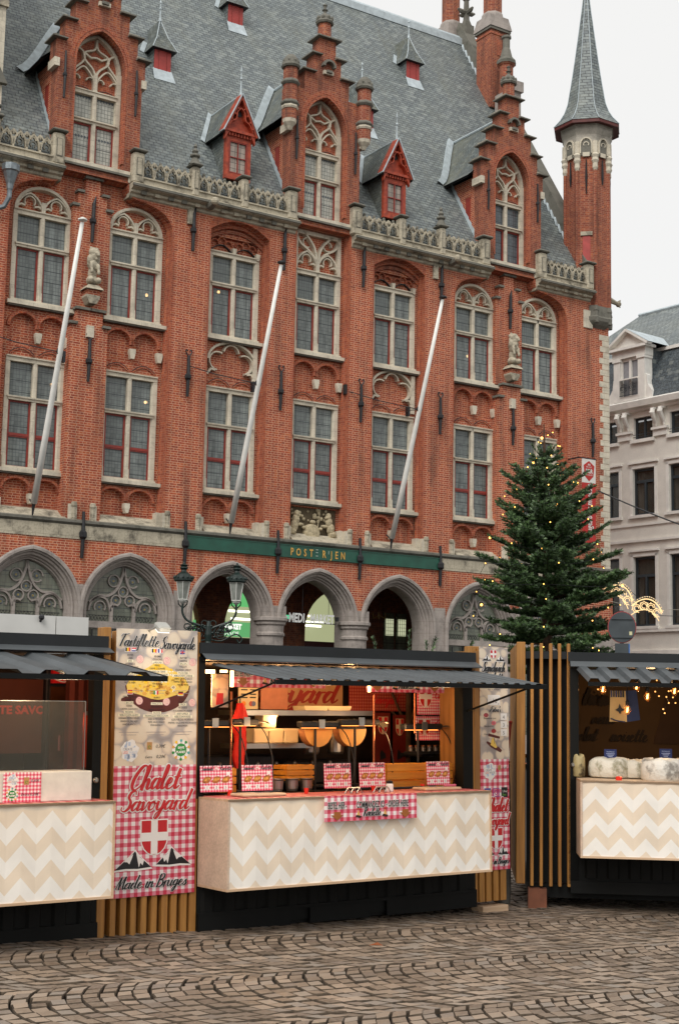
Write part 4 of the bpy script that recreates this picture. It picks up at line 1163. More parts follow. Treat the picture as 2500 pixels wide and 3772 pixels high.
# ------------------------------------------------------------------ roof vents
def vent(c, Y):
    z = rz(Y); mb = MB()
    mb.box(c-.28, c+.28, Y-.02, Y+.03, z-.02, z+.72, M['redshutter'])
    for k in (-1, 1): mb.box(c+k*.14-.008, c+k*.14+.008, Y-.03, Y-.02, z, z+.7, M['redpaint'])
    for s in (-1, 1): mb.add([(c+s*.29, Y, z), (c+s*.29, Y, z+.74), (c+s*.29, Y+.48, z+.76)], [(0, 1, 2)], M['slate']); 
    v = mb.build('roof_vent', hall)
    mb = MB(); zt = z+.7; a = .42
    A = [(c-a, Y-.18, zt), (c+a, Y-.18, zt), (c+a, (zt-RZ0)/RS+.02, zt), (c-a, (zt-RZ0)/RS+.02, zt)]
    B = [(c-.2, Y+.02, zt+.45), (c+.2, Y+.02, zt+.45), (c+.2, (zt+.45-RZ0)/RS+.02, zt+.45), (c-.2, (zt+.45-RZ0)/RS+.02, zt+.45)]
    T = (c, Y+.28, zt+1.15)
    mb.loft([A, B], M['slatemoss_shade'], closed=True)  # darker slate colour on the vent roofs stands in for their shading
    mb.add(B + [T, (c, (zt+1.15-RZ0)/RS+.02, zt+1.15)], [(0, 1, 4), (1, 2, 5, 4), (2, 3, 5), (3, 0, 4, 5)], M['slatemoss_shade'])
    for p_, q_ in ((A[0], B[0]), (A[1], B[1]), (B[0], T), (B[1], T)): mb.tube([p_, q_], .016, 4, M['lead'])
    mb.add([A[0], A[1], A[2], A[3]], [(0, 1, 2, 3)], M['iron'])
    mb.build('vent_roof', v)
    mb = MB()
    mb.add([(c-.32, Y-.01, z+.1), (c+.32, Y-.01, z+.1), (c+.36, Y-.24, rz(Y-.24)+.03), (c-.36, Y-.24, rz(Y-.24)+.03)], [(0, 1, 2, 3)], M['lead'])
    mb.add([(c-a-.02, (zt-RZ0)/RS-.02, zt), (c-a-.16, (zt-RZ0)/RS-.0, zt+.05), (c-.34, (zt+.5-RZ0)/RS, zt+.55), (c-.2, (zt+.5-RZ0)/RS-.02, zt+.5)], [(0, 1, 2, 3)], M['lead'])
    mb.lathe([(.06, zt+1.08), (.03, zt+1.2), (.02, zt+1.45), (.05, zt+1.5), (.015, zt+1.56), (.015, zt+1.66), (.04, zt+1.7), (.004, zt+1.8)], c, Y+.28, 6, M['lead'])
    mb.build('flashing', v)
for c, Y in ((-5.2, 2.5), (2.4, 2.55), (-1.55, 4.68), (5.86, 4.7)): vent(c, Y)

M['stonefrieze'] = stonemat('grey frieze stone', 'b5aea1', '6f6a60', .6)
# ------------------------------------------------------------------ corner turret
TX, TY, TR = 10.33, .30, .80
mb = MB()
octo(mb, TX, TY, [(TR, 15.5), (TR, 21.0)], M['brickdark'])
turret = mb.build('corner_turret', hall)
mb = MB()
for k in range(8):
    a = k*pi/4; x = TX+TR*1.0*cos(a+pi/8); y = TY+TR*1.0*sin(a+pi/8)
    mb.lathe([(.075, 15.4), (.075, 20.35)], x, y, 6, M['brickdark'])
    mb.lathe([(.1, 14.9), (.11, 15.1), (.08, 15.15), (.09, 15.3), (.11, 15.33), (.08, 15.5)], x, y, 8, M['stonedark'])
    mb.lathe([(.05, 20.3), (.1, 20.45), (.09, 20.6), (.13, 20.7), (.11, 20.8), (.15, 20.9), (.1, 20.98), (.1, 21.4)], x, y, 8, M['stone'])
mb.build('turret_shaft', turret)
mb = MB()
octo(mb, TX, TY, [(TR+.0, 20.9), (TR+.07, 21.05), (TR+.07, 21.65), (TR+.14, 21.8), (TR+.14, 21.95), (TR+.22, 22.05)], M['stonefrieze'])
for k in range(8):
    a = k*pi/4
    mb.T = Matrix.Translation((TX, TY, 0)) @ Matrix.Rotation(a+pi/2, 4, 'Z') @ Matrix.Translation((0, -(TR+.07)*cos(pi/8), 0))
    mb.ribbon([(-.2, 20.95), (-.2, 21.25)] + arc(0, 21.28, .2, 180, 0, 6, .24) + [(.2, 20.95)], .06, -.05, .02, M['stone'], sl=.3)
    mb.prism([(-.17, 20.9)] + arc(0, 21.25, .17, 180, 0, 6, .22) + [(.17, 20.9)], -.004, .01, M['stonedark'])
    mb.ribbon(arc(0, 21.28, .09, -30, 210, 6), .03, -.03, .01, M['stone'])
    mb.box(-.12, .12, -.012, .02, 20.85, 21.0, M['stone'])
    mb.T = None
mb.build('turret_frieze', turret)
mb = MB()
octo(mb, TX, TY, [(TR+.24, 22.0), (TR+.40, 21.98), (TR+.40, 22.10)], simple('dark red eaves', '5c2620', .6, .1, 6))
mb.build('turret_eaves', turret)
mb = MB()
octo(mb, TX, TY, [(TR+.42, 22.10), (TR+.18, 22.38), (TR+.02, 22.65), (TR-.10, 23.0), (TR-.22, 23.7), (TR-.36, 24.6), (TR-.5, 25.6), (TR-.635, 26.6), (TR-.70, 27.15)], M['slate'])
sp = mb.build('spire', turret)
mb = MB()
for k in range(8):
    a = k*pi/4+pi/8
    mb.tube([(TX+(TR+d)*cos(a), TY+(TR+d)*sin(a), z) for d, z in ((.43, 22.11), (.19, 22.39), (.03, 22.66), (-.09, 23.0), (-.21, 23.7), (-.35, 24.6), (-.49, 25.6), (-.625, 26.6), (-.69, 27.15))], .014, 4, M['lead'])
mb.lathe([(.12, 27.1), (.16, 27.14), (.16, 27.2), (.11, 27.24), (.1, 27.3), (.03, 28.0), (.015, 28.3)], TX, TY, 8, M['lead'])
mb.build('spire_ribs', sp)
mb = MB()
octo(mb, TX-.05, TY, [(.5, 14.55), (.62, 14.68), (.72, 14.78), (.8, 14.84), (.88, 14.96), (.9, 15.08), (.84, 15.14), (.82, 15.5)], M['stonedark'])
mb.box(9.55, 9.95, -.36, .1, 14.68, 15.3, M['stone'])
mb.build('turret_corbel', turret)
mb = MB()
for a, z0, z1, f in ((-pi*.75, 16.5, 18.0, 1), (-pi*.25, 17.3, 18.5, 1)):
    mb.T = Matrix.Translation((TX, TY, 0)) @ Matrix.Rotation(a+pi/2, 4, 'Z') @ Matrix.Translation((0, -TR*cos(pi/8), 0))
    mb.box(-.13, .13, -.012, .05, z0, z1, M['redshutter']); mb.box(-.2, .2, -.05, .05, z1, z1+.14, M['stonewall']); mb.box(-.2, .2, -.04, .05, z0-.14, z0, M['stonewall'])
    mb.T = None
mb.T = Matrix.Translation((TX, TY, 0)) @ Matrix.Rotation(pi*.25, 4, 'Z') @ Matrix.Translation((0, -TR*cos(pi/8), 0))
mb.ribbon(arc(0, 19.35, .14, 0, 180, 6), .05, -.02, .03, M['brickorange'], sl=.3); mb.ribbon([(-.14, 18.75), (0, 19.1), (.14, 18.75)], .05, -.02, .03, M['brickorange'], sl=.3)
mb.T = None
for k in range(8):
    a = k*pi/4+pi/8+pi/8
    x = TX+(TR*cos(pi/8)+.04)*cos(a); y = TY+(TR*cos(pi/8)+.04)*sin(a); mb.tube([(x, y, 19.5+(k % 2)*.35), (x, y, 20.1), (x, y, 20.75)], [.015, .045, .02], 5, M['iron'])
mb.build('turret_shutter', turret)
mb = MB()   # gargoyle on the far side
mb.tube([(11.0, .5, 16.25), (11.6, .5, 16.18), (11.95, .5, 16.1)], [.13, .1, .07], 7, M['stonewall']); mb.ball((12.0, .5, 16.1), .11, M['stonewall'], 7, 5)
mb.tube([(11.95, .45, 16.1), (11.98, .4, 15.95)], .03, 4, M['stonewall']); mb.tube([(11.98, .5, 16.18), (12.1, .5, 16.25)], .03, 4, M['stonewall'])
mb.build('gargoyle', hall)
# rain hopper and downpipe at the left
mb = MB(); zc = simple('grey zinc', '7e868a', .4, .15, 8, .1, .5)
mb.lathe([(.08, 14.95), (.1, 15.1), (.2, 15.42), (.24, 15.45), (.24, 15.62), (.2, 15.64)], -10.88, -.6, 10, zc)
mb.tube([(-10.88, -.6, 15.0), (-10.88, -.58, 14.75), (-10.98, -.5, 14.5), (-11.3, -.42, 14.35), (-11.5, -.4, 14.1), (-11.5, -.4, 6.6)], .07, 8, zc)
mb.build('downpipe', hall)
# ------------------------------------------------------------------ things fixed to the hall
def on_hall(name, x, Y, z, label, cat, group=None):
    ex = Vector((cos(FYAW), sin(FYAW), 0)); ey = Vector((-sin(FYAW), cos(FYAW), 0))
    p = Vector((0, 42, 0)) + ex*x + ey*Y + Vector((0, 0, z))
    return empty(name, p, (0, 0, FYAW), label, cat, group)

# green fascia with gilt letters
sg = on_hall('fascia_sign', -.97, -.47, 6.1, 'long dark green board with gilt lettering under the string course of the brick hall', 'sign')
mb = MB(); mb.box(-4.38, 4.38, -.03, .02, -.18, .19, M['green']); mb.box(-4.38, 4.38, -.045, -.03, .165, .19, M['green']); mb.box(-4.38, 4.38, -.045, -.03, -.18, -.155, M['green']); mb.build('board', sg)
mb = MB()
for ch, x in zip('POSTERIJEN', (-.965, -.745, -.52, -.31, None, .13, None, .385, .56, .785)):
    if x is not None: mb.text(ch, x+.0, -.11, .30, -.05, M['gold'], sx=.7, bold=.006, ext=.01, align='CENTER')
g0 = simple('worn pale paint', '9fb0a4', .6, .1, 20)
for dz in (-.09, .01, .09): mb.box(-.15, -.08, -.045, -.04, dz, dz+.025, g0)
mb.box(.28, .30, -.045, -.04, -.0, .1, g0)
mb.build('lettering', sg)

# flagpoles
white = simple('white painted pole', 'ecebe4', .4, .05, 4)
def flagpole(x, label):
    f = on_hall('flagpole', x, -.6, 6.68, label, 'flagpole', 'bare flagpoles leaning out from the brick facade')
    mb = MB(); mb.tube([(0, 0, .06), (0, -.62, 1.8), (0, -1.43, 4.1), (0, -2.4, 6.93)], [.085, .08, .068, .05], 10, white); mb.build('pole', f, True)
    mb = MB(); mb.lathe([(.05, 6.95), (.12, 6.97), (.12, 7.0), (.03, 7.05)], 0, -2.42, 10, white if x < -8 else M['iron']); mb.build('cap', f)
    mb = MB(); mb.tube([(0, .05, -.25), (0, 0, .08)], [.02, .05], 6, M['iron']); mb.tube([(-.0, 0, .0), (0, .3, .2)], .02, 5, M['iron']); mb.build('foot_bracket', f)
    mb = MB(); mb.tube([(0, -1.30, 3.82), (0, -1.34, 3.82)], .1, 8, M['iron'])
    mb.tube([(-.02, -1.33, 3.8), (-.8, -.3, 4.15), (-1.55, .42, 4.5)], .014, 5, M['iron']); mb.tube([(.02, -1.33, 3.8), (.35, -.3, 4.0), (.72, .35, 4.1)], .014, 5, M['iron'])
    mb.box(.68, .76, .2, .34, 3.95, 4.25, M['iron']); mb.box(-1.58, -1.5, .3, .44, 4.35, 4.65, M['iron'])
    mb.build('stay', f)
flagpole(-9.80, 'leftmost white flagpole, beside the lion statue and the big left windows')
flagpole(-4.0, 'middle white flagpole leaning in front of the window above the left open arch')
flagpole(1.51, 'rightmost white flagpole, leaning in front of the window above the right open arch')

# lion statues
def lion(c, label):
    t = on_hall('lion_statue', c, -.30, 12.36, label, 'statue')
    st = M['stonewall']; mb = MB()
    mb.prism([(-.1, -.02), (.1, -.02), (.2, .16), (.2, .22), (-.2, .22), (-.2, .16)], -.2, .16, st)
    mb.box(-.18, .18, -.2, .16, .22, .36, M['brick']); mb.loft([[(-.26, -.3, .36), (.26, -.3, .36), (.26, .14, .36), (-.26, .14, .36)], [(-.22, -.26, .42), (.22, -.26, .42), (.22, .14, .42), (-.22, .14, .42)], [(-.14, -.2, .5), (.14, -.2, .5), (.14, .1, .5), (-.14, .1, .5)]], st, closed=True)
    mb.build('corbel', t)
    mb = MB()
    for x, y, z, r, rz_, ry in ((0, -.05, .64, .17, .15, .17), (0, -.05, .84, .13, .2, .13), (0, -.08, 1.08, .15, .2, .15), (0, -.12, 1.3, .13, .14, .14), (.0, -.12, 1.42, .16, .14, .15), (.04, -.26, 1.36, .07, .06, .09), (.05, -.3, 1.31, .05, .05, .06),
                                (.11, -.2, .62, .09, .1, .14), (-.11, -.2, .62, .09, .1, .14), (.1, -.22, .98, .05, .12, .06), (-.1, -.22, 1.0, .05, .12, .06), (.1, -.26, .84, .05, .08, .05), (-.1, -.26, .86, .05, .08, .05), (.1, -.08, 1.54, .04, .05, .03), (-.08, -.08, 1.55, .04, .05, .03), (.1, -.1, 1.2, .09, .16, .1), (-.1, -.1, 1.2, .09, .16, .1)):
        mb.ball((x, y, z), r, st, 10, 7, rz_, ry)
    for k in range(22):
        a = random.uniform(0, 6.28); z = random.uniform(1.05, 1.5); mb.ball((.14*cos(a), -.1+.13*sin(a), z), .05, st, 6, 4, .06)
    b = mb.build('lion', t, True)
    rm = b.modifiers.new('remesh', 'REMESH'); rm.mode = 'VOXEL'; rm.voxel_size = .018; rm.use_smooth_shade = True
lion(C1, 'weathered stone lion seated on a corbel between the two upper left windows')
lion(C3, 'weathered stone lion seated on a corbel between the two upper right windows')

# vertical beer museum banner
bn = on_hall('museum_banner', 9.28, -.85, 7.0, 'red and white vertical museum banner hanging near the right corner of the brick hall', 'banner')
brd = simple('banner red', 'b3261f', .6, .06, 4); bwh = simple('banner white', 'd9d4cd', .6, .05, 4)
mb = MB(); mb.box(-.3, .3, -.01, .01, 2.2, 3.0, bwh); mb.box(-.3, .3, -.01, .01, .2, 2.2, brd); mb.build('cloth', bn)
mb = MB(); mb.prism([(-.19, 2.42), (0, 2.26), (.19, 2.42), (.24, 2.78), (0, 2.94), (-.24, 2.78)], -.016, -.011, brd)
mb.text('BIER', 0, 2.53, .19, -.02, bwh, align='CENTER', bold=.008, sx=.85); mb.text('MUSEUM', 0, 2.44, .075, -.02, bwh, align='CENTER'); mb.text('BRUGES', 0, 2.71, .07, -.02, bwh, align='CENTER')
for k in (-1, 0, 1): mb.prism([(k*.04-.02, 2.79), (k*.04+.02, 2.79), (k*.04, 2.86)], -.02, -.017, bwh)
mb.text('bruges beer museum', .12, .38, .34, -.016, bwh, rot=pi/2, bold=.008, sx=.62)
mb.build('print', bn)
mb = MB()
for z in (3.02, .18): mb.tube([(-.42, 0, z), (.34, 0, z)], .02, 6, M['iron']); mb.tube([(-.42, 0, z), (-.42, .55, z)], .025, 6, M['iron'])
mb.build('bracket', bn)

# pharmacy signs in the arcade
ms = on_hall('pharmacy_sign', -1.06, -.25, 4.07, 'white block capital letters hung across the middle open arch', 'sign')
sgw = simple('white sign letters', 'd8d8d4', .4, .03, 5)
mb = MB(); mb.text('MEDI', -.79, .02, .36, -.03, sgw, sx=.66, bold=.012); mb.text('MARKET', -.06, .02, .36, -.03, sgw, sx=.60, bold=.012)
mb.prism(arc(-.11, .21, .035, 0, 330, 11), -.04, -.01, emit('small lit dot', (1, .8, .5, 1), 2.0)); mb.build('lettering', ms)
mb = MB(); mb.box(-.83, .85, .0, .03, -.0, .03, M['iron']); mb.box(.85, .92, -.05, .05, .1, .22, M['iron']); mb.tube([(-.3, .02, 0), (-.3, .02, 1.1)], .008, 4, M['iron']); mb.tube([(.6, .02, .0), (.6, .02, .9)], .008, 4, M['iron']); mb.build('rail', ms)
pc = on_hall('pharmacy_cross', -2.0, -.25, 4.22, 'small green pharmacy cross beside the white letters in the arch', 'sign')
mb = MB(); gl = emit('green cross light', (.05, .75, .33, 1), .55)
mb.box(-.055, .055, -.03, .03, -.17, .17, gl); mb.box(-.16, -.055, -.03, .03, -.055, .055, gl); mb.box(.055, .16, -.03, .03, -.055, .055, gl); mb.build('cross', pc)
mb = MB(); mb.box(-.12, .12, -.034, -.031, -.03, .03, simple('cross centre', 'd8efe0', .4, 0)); mb.box(-.01, .01, .03, .2, -.02, .02, M['iron']); mb.build('centre_plate', pc)
ls = on_hall('lightbox_sign', -1.9, 3.62, 3.78, 'green backlit shop board inside the left open arch', 'sign')
mb = MB(); mb.box(-1.0, 1.6, .0, .05, 0, .46, emit('green lightbox', (.16, .55, .2, 1), .5)); mb.build('lightbox', ls)
mb = MB(); mb.text('MEDI MARKET', -.45, .24, .22, -.01, emit('lit white letters', (1, 1, .92, 1), .75), sx=.8, bold=.015); mb.text('PARAPHARMACIE', -.75, .04, .17, -.01, mb.mats[0], sx=1.0); mb.build('lettering', ls)
for x, s_, lab in ((-.88, 'LOW', 'left of the two tall cream window slogans over the stall roof'), (2.2, 'HEALTH', 'right of the two tall cream window slogans over the stall roof')):
    q = on_hall('window_slogan', x, 3.70, 2.95, lab, 'sign'); mb = MB(); mb.text(s_, -.5, 0, .85, 0, simple('cream slogan', 'a59a7a', .6, 0), sx=.48, bold=.02); mb.build('lettering', q)

# ------------------------------------------------------------------ neighbour at the far left: pale stone tower
nb = on_hall('stone_tower', -12.2, .3, 0, 'pale limestone tower edge at the upper left, beside the brick hall', 'tower')
mb = MB(); mb.box(-1.6, 1.15, -.35, 3, 0, 27, M['stone']); mb.build('wall', nb)
mb = MB()
for z in (17.0, 20.2, 23.6): mb.box(-1.65, 1.2, -.42, 3.05, z, z+.18, M['stonewall'])
mb.prism([(.3, 18.0), (1.25, 18.0), (.8, 18.8)], -.5, -.34, M['stonedark'])
mb.build('string_moulding', nb)

# ------------------------------------------------------------------ white corner building across the street
WY = radians(-52)
wb = empty('white_plaster_building', (11.50, 60, 0), (0, 0, WY), 'white plastered town house with mansard roof and dormer behind the Christmas tree', 'building')
pl = simple('white plaster', 'dfdbd1', .85, .06, 2, .05, fine=.3); plt = simple('white plaster trim', 'e7e4dc', .8, .05, 3)
dk = simple('dark blue grey window frame', '2b3338', .5, .1, 5); dsl = slatemat('dark mansard slate', '3b454d', '303941', '191e22', w=.22, h=.17, moss=.1, vz=1.0)
gwin = leadglass('plain street window glass', '4a4a44', gx=9, gy=9, bar=9, lw=.0, var=.5, through=.35, rough=.05)
wx = [0.6+.31-1.93, .31+.22+.06, 1.94, 3.85, 5.76, 7.67]
wx = [-1.87, .04, 1.95, 3.86, 5.77, 7.68, 9.59]
holes = []
for x in wx:
    holes += [[(x-.57, 9.85), (x+.57, 9.85), (x+.57, 11.82), (x-.57, 11.82)], [(x-.57, 5.2), (x+.57, 5.2), (x+.57, 8.09), (x-.57, 8.09)], [(x-.5, 13.08), (x+.5, 13.08), (x+.5, 14.02), (x-.5, 14.02)], [(x-.57, .9), (x+.57, .9), (x+.57, 3.6), (x-.57, 3.6)]]
mb = MB(); mb.prism([(-4, 0), (11, 0), (11, 14.6), (-4, 14.6)], 0, .3, pl, holes); mb.box(-4, -3.9, .3, 9, 0, 14.6, pl); mb.box(10.9, 11, .3, 9, 0, 14.6, pl); mb.box(-4, 11, 9, 9.1, 0, 14.6, pl); mb.build('wall', wb)
mb = MB()
mb.prism([(.1, 14.25), (-.12, 14.28), (-.16, 14.36), (-.34, 14.42), (-.40, 14.66), (-.34, 14.72), (.3, 14.74), (.3, 14.25)], -4, 11, plt, plane='yz')
mb.box(-4, 11, -.10, .0, 8.72, 8.82, plt); mb.box(-4, 11, -.06, 0, 9.4, 9.5, plt); mb.box(-4, 11, -.1, 0, 4.95, 5.08, plt); mb.box(-4, 11, -.1, .0, 4.0, 4.2, plt)
for x in wx:
    for z0, z1, hw in ((9.85, 11.82, .57), (5.2, 8.09, .57)):
        for s in (-1, 1): mb.box(x+s*(hw+.02), x+s*(hw+.15), -.035, .0, z0, z1+.12, plt)
        mb.box(x-hw-.15, x+hw+.15, -.035, 0, z1+.02, z1+.14, plt); mb.box(x-hw-.22, x+hw+.22, -.1, 0, z1+.22, z1+.30, plt); mb.box(x-hw-.2, x+hw+.2, -.12, 0.02, z0-.12, z0, plt)
    mb.box(x-.62, x+.62, -.12, .02, 12.93, 13.07, plt)
mb.build('plaster_moulding', wb)
mb = MB()
for x in [(a+b)/2 for a, b in zip(wx[:-1], wx[1:])]:
    for s in (-1, 1):
        q = x + s*.2
        mb.tube([(q, -.28, 14.2), (q, -.34, 14.05), (q, -.22, 13.85), (q, -.08, 13.65), (q, -.06, 13.5)], [.1, .12, .1, .08, .05], 8, plt); mb.box(q-.1, q+.1, -.34, 0, 14.2, 14.26, plt)
    mb.box(x-.42, x+.42, -.16, 0, 13.36, 13.46, plt); mb.box(x-.36, x+.36, -.08, 0, 13.1, 13.36, plt)
    mb.flush('bracket', wb)
def pwin(z0, z1, hw, kind):
    f = MB(); f.box(-hw, -hw+.09, .12, .2, z0, z1, dk); f.box(hw-.09, hw, .12, .2, z0, z1, dk); f.box(-hw+.09, hw-.09, .12, .2, z0, z0+.09, dk); f.box(-hw+.09, hw-.09, .12, .2, z1-.09, z1, dk)
    if kind == 'T':
        zt = z1-(z1-z0)*.27; f.box(-hw+.09, hw-.09, .11, .2, zt-.06, zt+.06, dk); f.box(-.05, .05, .11, .2, z0+.09, zt-.06, dk)
    else: f.box(-.04, .04, .11, .2, z0+.09, z1-.09, dk); f.tube([(-hw, -.05, z0+.2), (hw, -.05, z0+.2)], .012, 4, dk); f.tube([(-hw, -.05, z0+.1), (hw, -.05, z0+.1)], .012, 4, dk)
    w = f.build('window', wb)
    g = MB(); g.add([(-hw, .17, z0), (hw, .17, z0), (hw, .17, z1), (-hw, .17, z1)], [(0, 1, 2, 3)], gwin); g.build('glass', w, fix=False)
    return w
cur = simple('pale curtain', 'a9a294', .9, .1, 3); warm = simple('ochre room wall', '6b4a2a', .9, .2, 1)
for a, b, hw, k in ((9.85, 11.82, .57, 'T'), (5.2, 8.09, .57, 'T'), (13.08, 14.02, .5, 'A'), (.9, 3.6, .57, 'T')):
    w = pwin(a, b, hw, k)
    for i, x in enumerate(wx):
        if i == 0: w.location = (x, 0, 0)
        else: instance(w, wb, (x, 0, 0))
mb = MB(); mb.box(-3.9, 10.9, 1.5, 1.6, .5, 14.2, warm)
for x in wx: mb.box(x-.5, x-.25, .3, .34, 9.9, 11.7, cur); mb.box(x-.5, x-.3, .3, .34, 5.3, 7.4, cur); mb.box(x-.5, x+.5, .32, .36, 7.4, 8.05, simple('roller blind', '8f8a7c', .9, .1, 3) if x == wx[0] else mb.mats[-1])
mb.build('room_interior', wb)
mb = MB()
mb.add([(-4, -.25, 14.72), (11, -.25, 14.72), (11, .85, 17.0), (-4, .85, 17.0)], [(0, 1, 2, 3)], dsl)
mb.add([(-4, .85, 17.05), (11, .85, 17.05), (11, 5.5, 20.4), (-2.8, 5.5, 20.4)], [(0, 1, 2, 3)], M['slate']); mb.add([(-4, .85, 17.05), (-2.8, 5.5, 20.4), (-4, 9, 17.05)], [(0, 1, 2)], M['slate'])
mb.box(-4.02, 11, .72, 1.0, 16.93, 17.07, plt); mb.box(4.5, 11, .6, .75, 17.03, 17.14, M['lead'])
mb.tube([(-2.8, 5.5, 20.45), (11, 5.5, 20.45)], .08, 6, M['lead']); mb.add([(-4, 9, 0), (11, 9, 0), (11, 5.5, 20.4), (-2.8, 5.5, 20.4), (-4, 9, 17)], [(0, 1, 2, 3, 4)], pl)
mb.build('mansard_roof', wb)
mb = MB(); c = 1.46; y = -.30
for s in (-1, 1):
    mb.box(c+s*.48, c+s*.84, y, y+.5, 14.75, 16.62, plt); mb.box(c+s*.44, c+s*.88, y-.05, y+.5, 16.5, 16.62, plt)
    mb.prism([(c+s*.84, 14.75), (c+s*1.22, 14.75), (c+s*1.16, 15.05), (c+s*.95, 15.35), (c+s*.9, 15.75), (c+s*.84, 15.8)] if s > 0 else list(reversed([(c+s*.84, 14.75), (c+s*1.22, 14.75), (c+s*1.16, 15.05), (c+s*.95, 15.35), (c+s*.9, 15.75), (c+s*.84, 15.8)])), y+.05, y+.35, plt)
    mb.box(c+s*.86, c+s*.80, y+.5, 2.2, 14.8, 16.9, dsl)
mb.box(c-.9, c+.9, y-.02, y+.5, 16.62, 16.95, plt); mb.box(c-1.06, c+1.06, y-.2, y+.5, 16.95, 17.06, plt)
mb.prism([(c-1.1, 17.06), (c+1.1, 17.06), (c, 17.78)], y+.02, y+.1, plt)
for s in (-1, 1):
    mb.ribbon([(c+s*1.16, 17.04), (c, 17.80)], .1, y-.22, y+.12, plt)
    mb.loft([[(c, y-.2, 17.87), (c+s*1.2, y-.2, 17.1)], [(c, 2.2, 17.87), (c+s*1.2, 2.2, 17.1)]], M['lead'])
mb.box(c-.5, c+.5, y+.0, y+.4, 14.75, 14.95, plt)
d = mb.build('dormer', wb)
mb = MB(); mb.box(c-.48, c-.42, y+.1, y+.2, 14.95, 16.6, plt); mb.box(c+.42, c+.48, y+.1, y+.2, 14.95, 16.6, plt); mb.box(c-.06, c+.06, y+.08, y+.2, 14.95, 16.6, plt); mb.box(c-.42, c+.42, y+.1, y+.2, 16.5, 16.62, plt); mb.box(c-.48, c+.48, y-.06, y+.05, 15.66, 15.72, plt)
mb.build('dormer_window_frame', d)
mb = MB(); mb.add([(c-.45, y+.16, 14.95), (c+.45, y+.16, 14.95), (c+.45, y+.16, 16.55), (c-.45, y+.16, 16.55)], [(0, 1, 2, 3)], simple('curtained pane', '8f8f92', .15, .08, 4)); mb.build('glass', d, fix=False)
mb = MB()
for k in range(13): mb.box(c-.46+k*.075, c-.445+k*.075, y-.06, y-.045, 14.95, 15.66, dk)
for k in (-1, 1):
    for r in (.18, .12, .06): mb.ribbon(arc(c+k*.23, 15.3, r, 0, 345, 12), .015, y-.075, y-.06, dk, closed=True)
mb.box(c-.48, c+.48, y-.07, y-.05, 14.98, 15.0, dk); mb.build('balcony_railing', d)

# ------------------------------------------------------------------ double street lamp
lp = empty('street_lamp', (-2.99, 33, 0), (0, 0, radians(2)), 'dark green cast iron street lamp with two lanterns in front of the arcade', 'street lamp')
ig = simple('dark green cast iron', '0b201b', .45, .1, 9, .15); lw = simple('white lantern frame', 'c9c9c2', .4, .03, 5)
mb = MB(); mb.lathe([(.24, 0), (.24, .3), (.17, .4), (.14, .8), (.09, 1.0), (.085, 2.6), (.12, 2.66), (.08, 2.75), (.08, 3.0), (.12, 3.06), (.07, 3.14), (.09, 3.3), (.07, 3.5), (.04, 3.62)], 0, 0, 12, ig); mb.build('post', lp)
for s in (-1, 1):
    mb = MB()
    mb.tube(spline([(0, 0, 3.42), (s*.25, 0, 3.52), (s*.5, 0, 3.62), (s*.62, 0, 3.8), (s*.62, 0, 4.02)], 5), .03, 6, ig)
    mb.tube(spline([(0, 0, 3.2), (s*.3, 0, 3.16), (s*.62, 0, 3.32), (s*.78, 0, 3.22), (s*.72, 0, 3.12), (s*.66, 0, 3.2)], 5), .018, 5, ig)
    for cx, cz, r in ((s*.28, 3.36, .15), (s*.28, 3.36, .09), (s*.28, 3.36, .04), (s*.5, 3.48, .07), (s*.1, 3.56, .07)):
        mb.tube([(cx+r*cos(a*.5), 0, cz+r*sin(a*.5)) for a in range(13)], .016, 5, ig)
    for k in range(40): mb.ball((s*(.05+.012*k), random.uniform(-.03, .03), 3.36+.003*k+random.uniform(-.15, .14)), random.uniform(.018, .035), ig, 5, 4)
    mb.build('arm', lp)
    x = s*.62; z = 4.02
    mb = MB()
    for k in range(6):
        a = k*pi/3+pi/6
        mb.tube([(x+.11*cos(a), .11*sin(a), z+.08), (x+.175*cos(a), .175*sin(a), z+.5)], .011, 4, lw)
    for r, zz in ((.115, z+.08), (.18, z+.5)): mb.tube([(x+r*cos(k*pi/3+pi/6), r*sin(k*pi/3+pi/6), zz) for k in range(6)], .014, 4, lw, closed=True)
    mb.lathe([(.02, z-.02), (.1, z+.04), (.11, z+.08)], x, 0, 6, lw, rot=pi/6)
    for k in (-1, 1): mb.tube([(x, 0, z-.12), (x+k*.1, 0, z-.02), (x+k*.11, 0, z+.06)], .014, 4, ig)
    lan = mb.build('lantern', lp)
    mb = MB(); mb.lathe([(.1, z+.09), (.17, z+.5)], x, 0, 6, simple('frosted lantern glass', '8d9089', .15, .15, 6), rot=pi/6); mb.build('glass', lan)
    mb = MB(); mb.lathe([(.19, z+.5), (.23, z+.53), (.23, z+.58), (.2, z+.62), (.15, z+.68), (.07, z+.74), (.06, z+.78), (.1, z+.82), (.07, z+.86), (.1, z+.89), (.03, z+.93), (.02, z+.97)], x, 0, 12, ig)
    for k in range(12): mb.ball((x+.22*cos(k*.5236), .22*sin(k*.5236), z+.6), .03, ig, 5, 4, .045)
    mb.build('lantern_cap', lan)

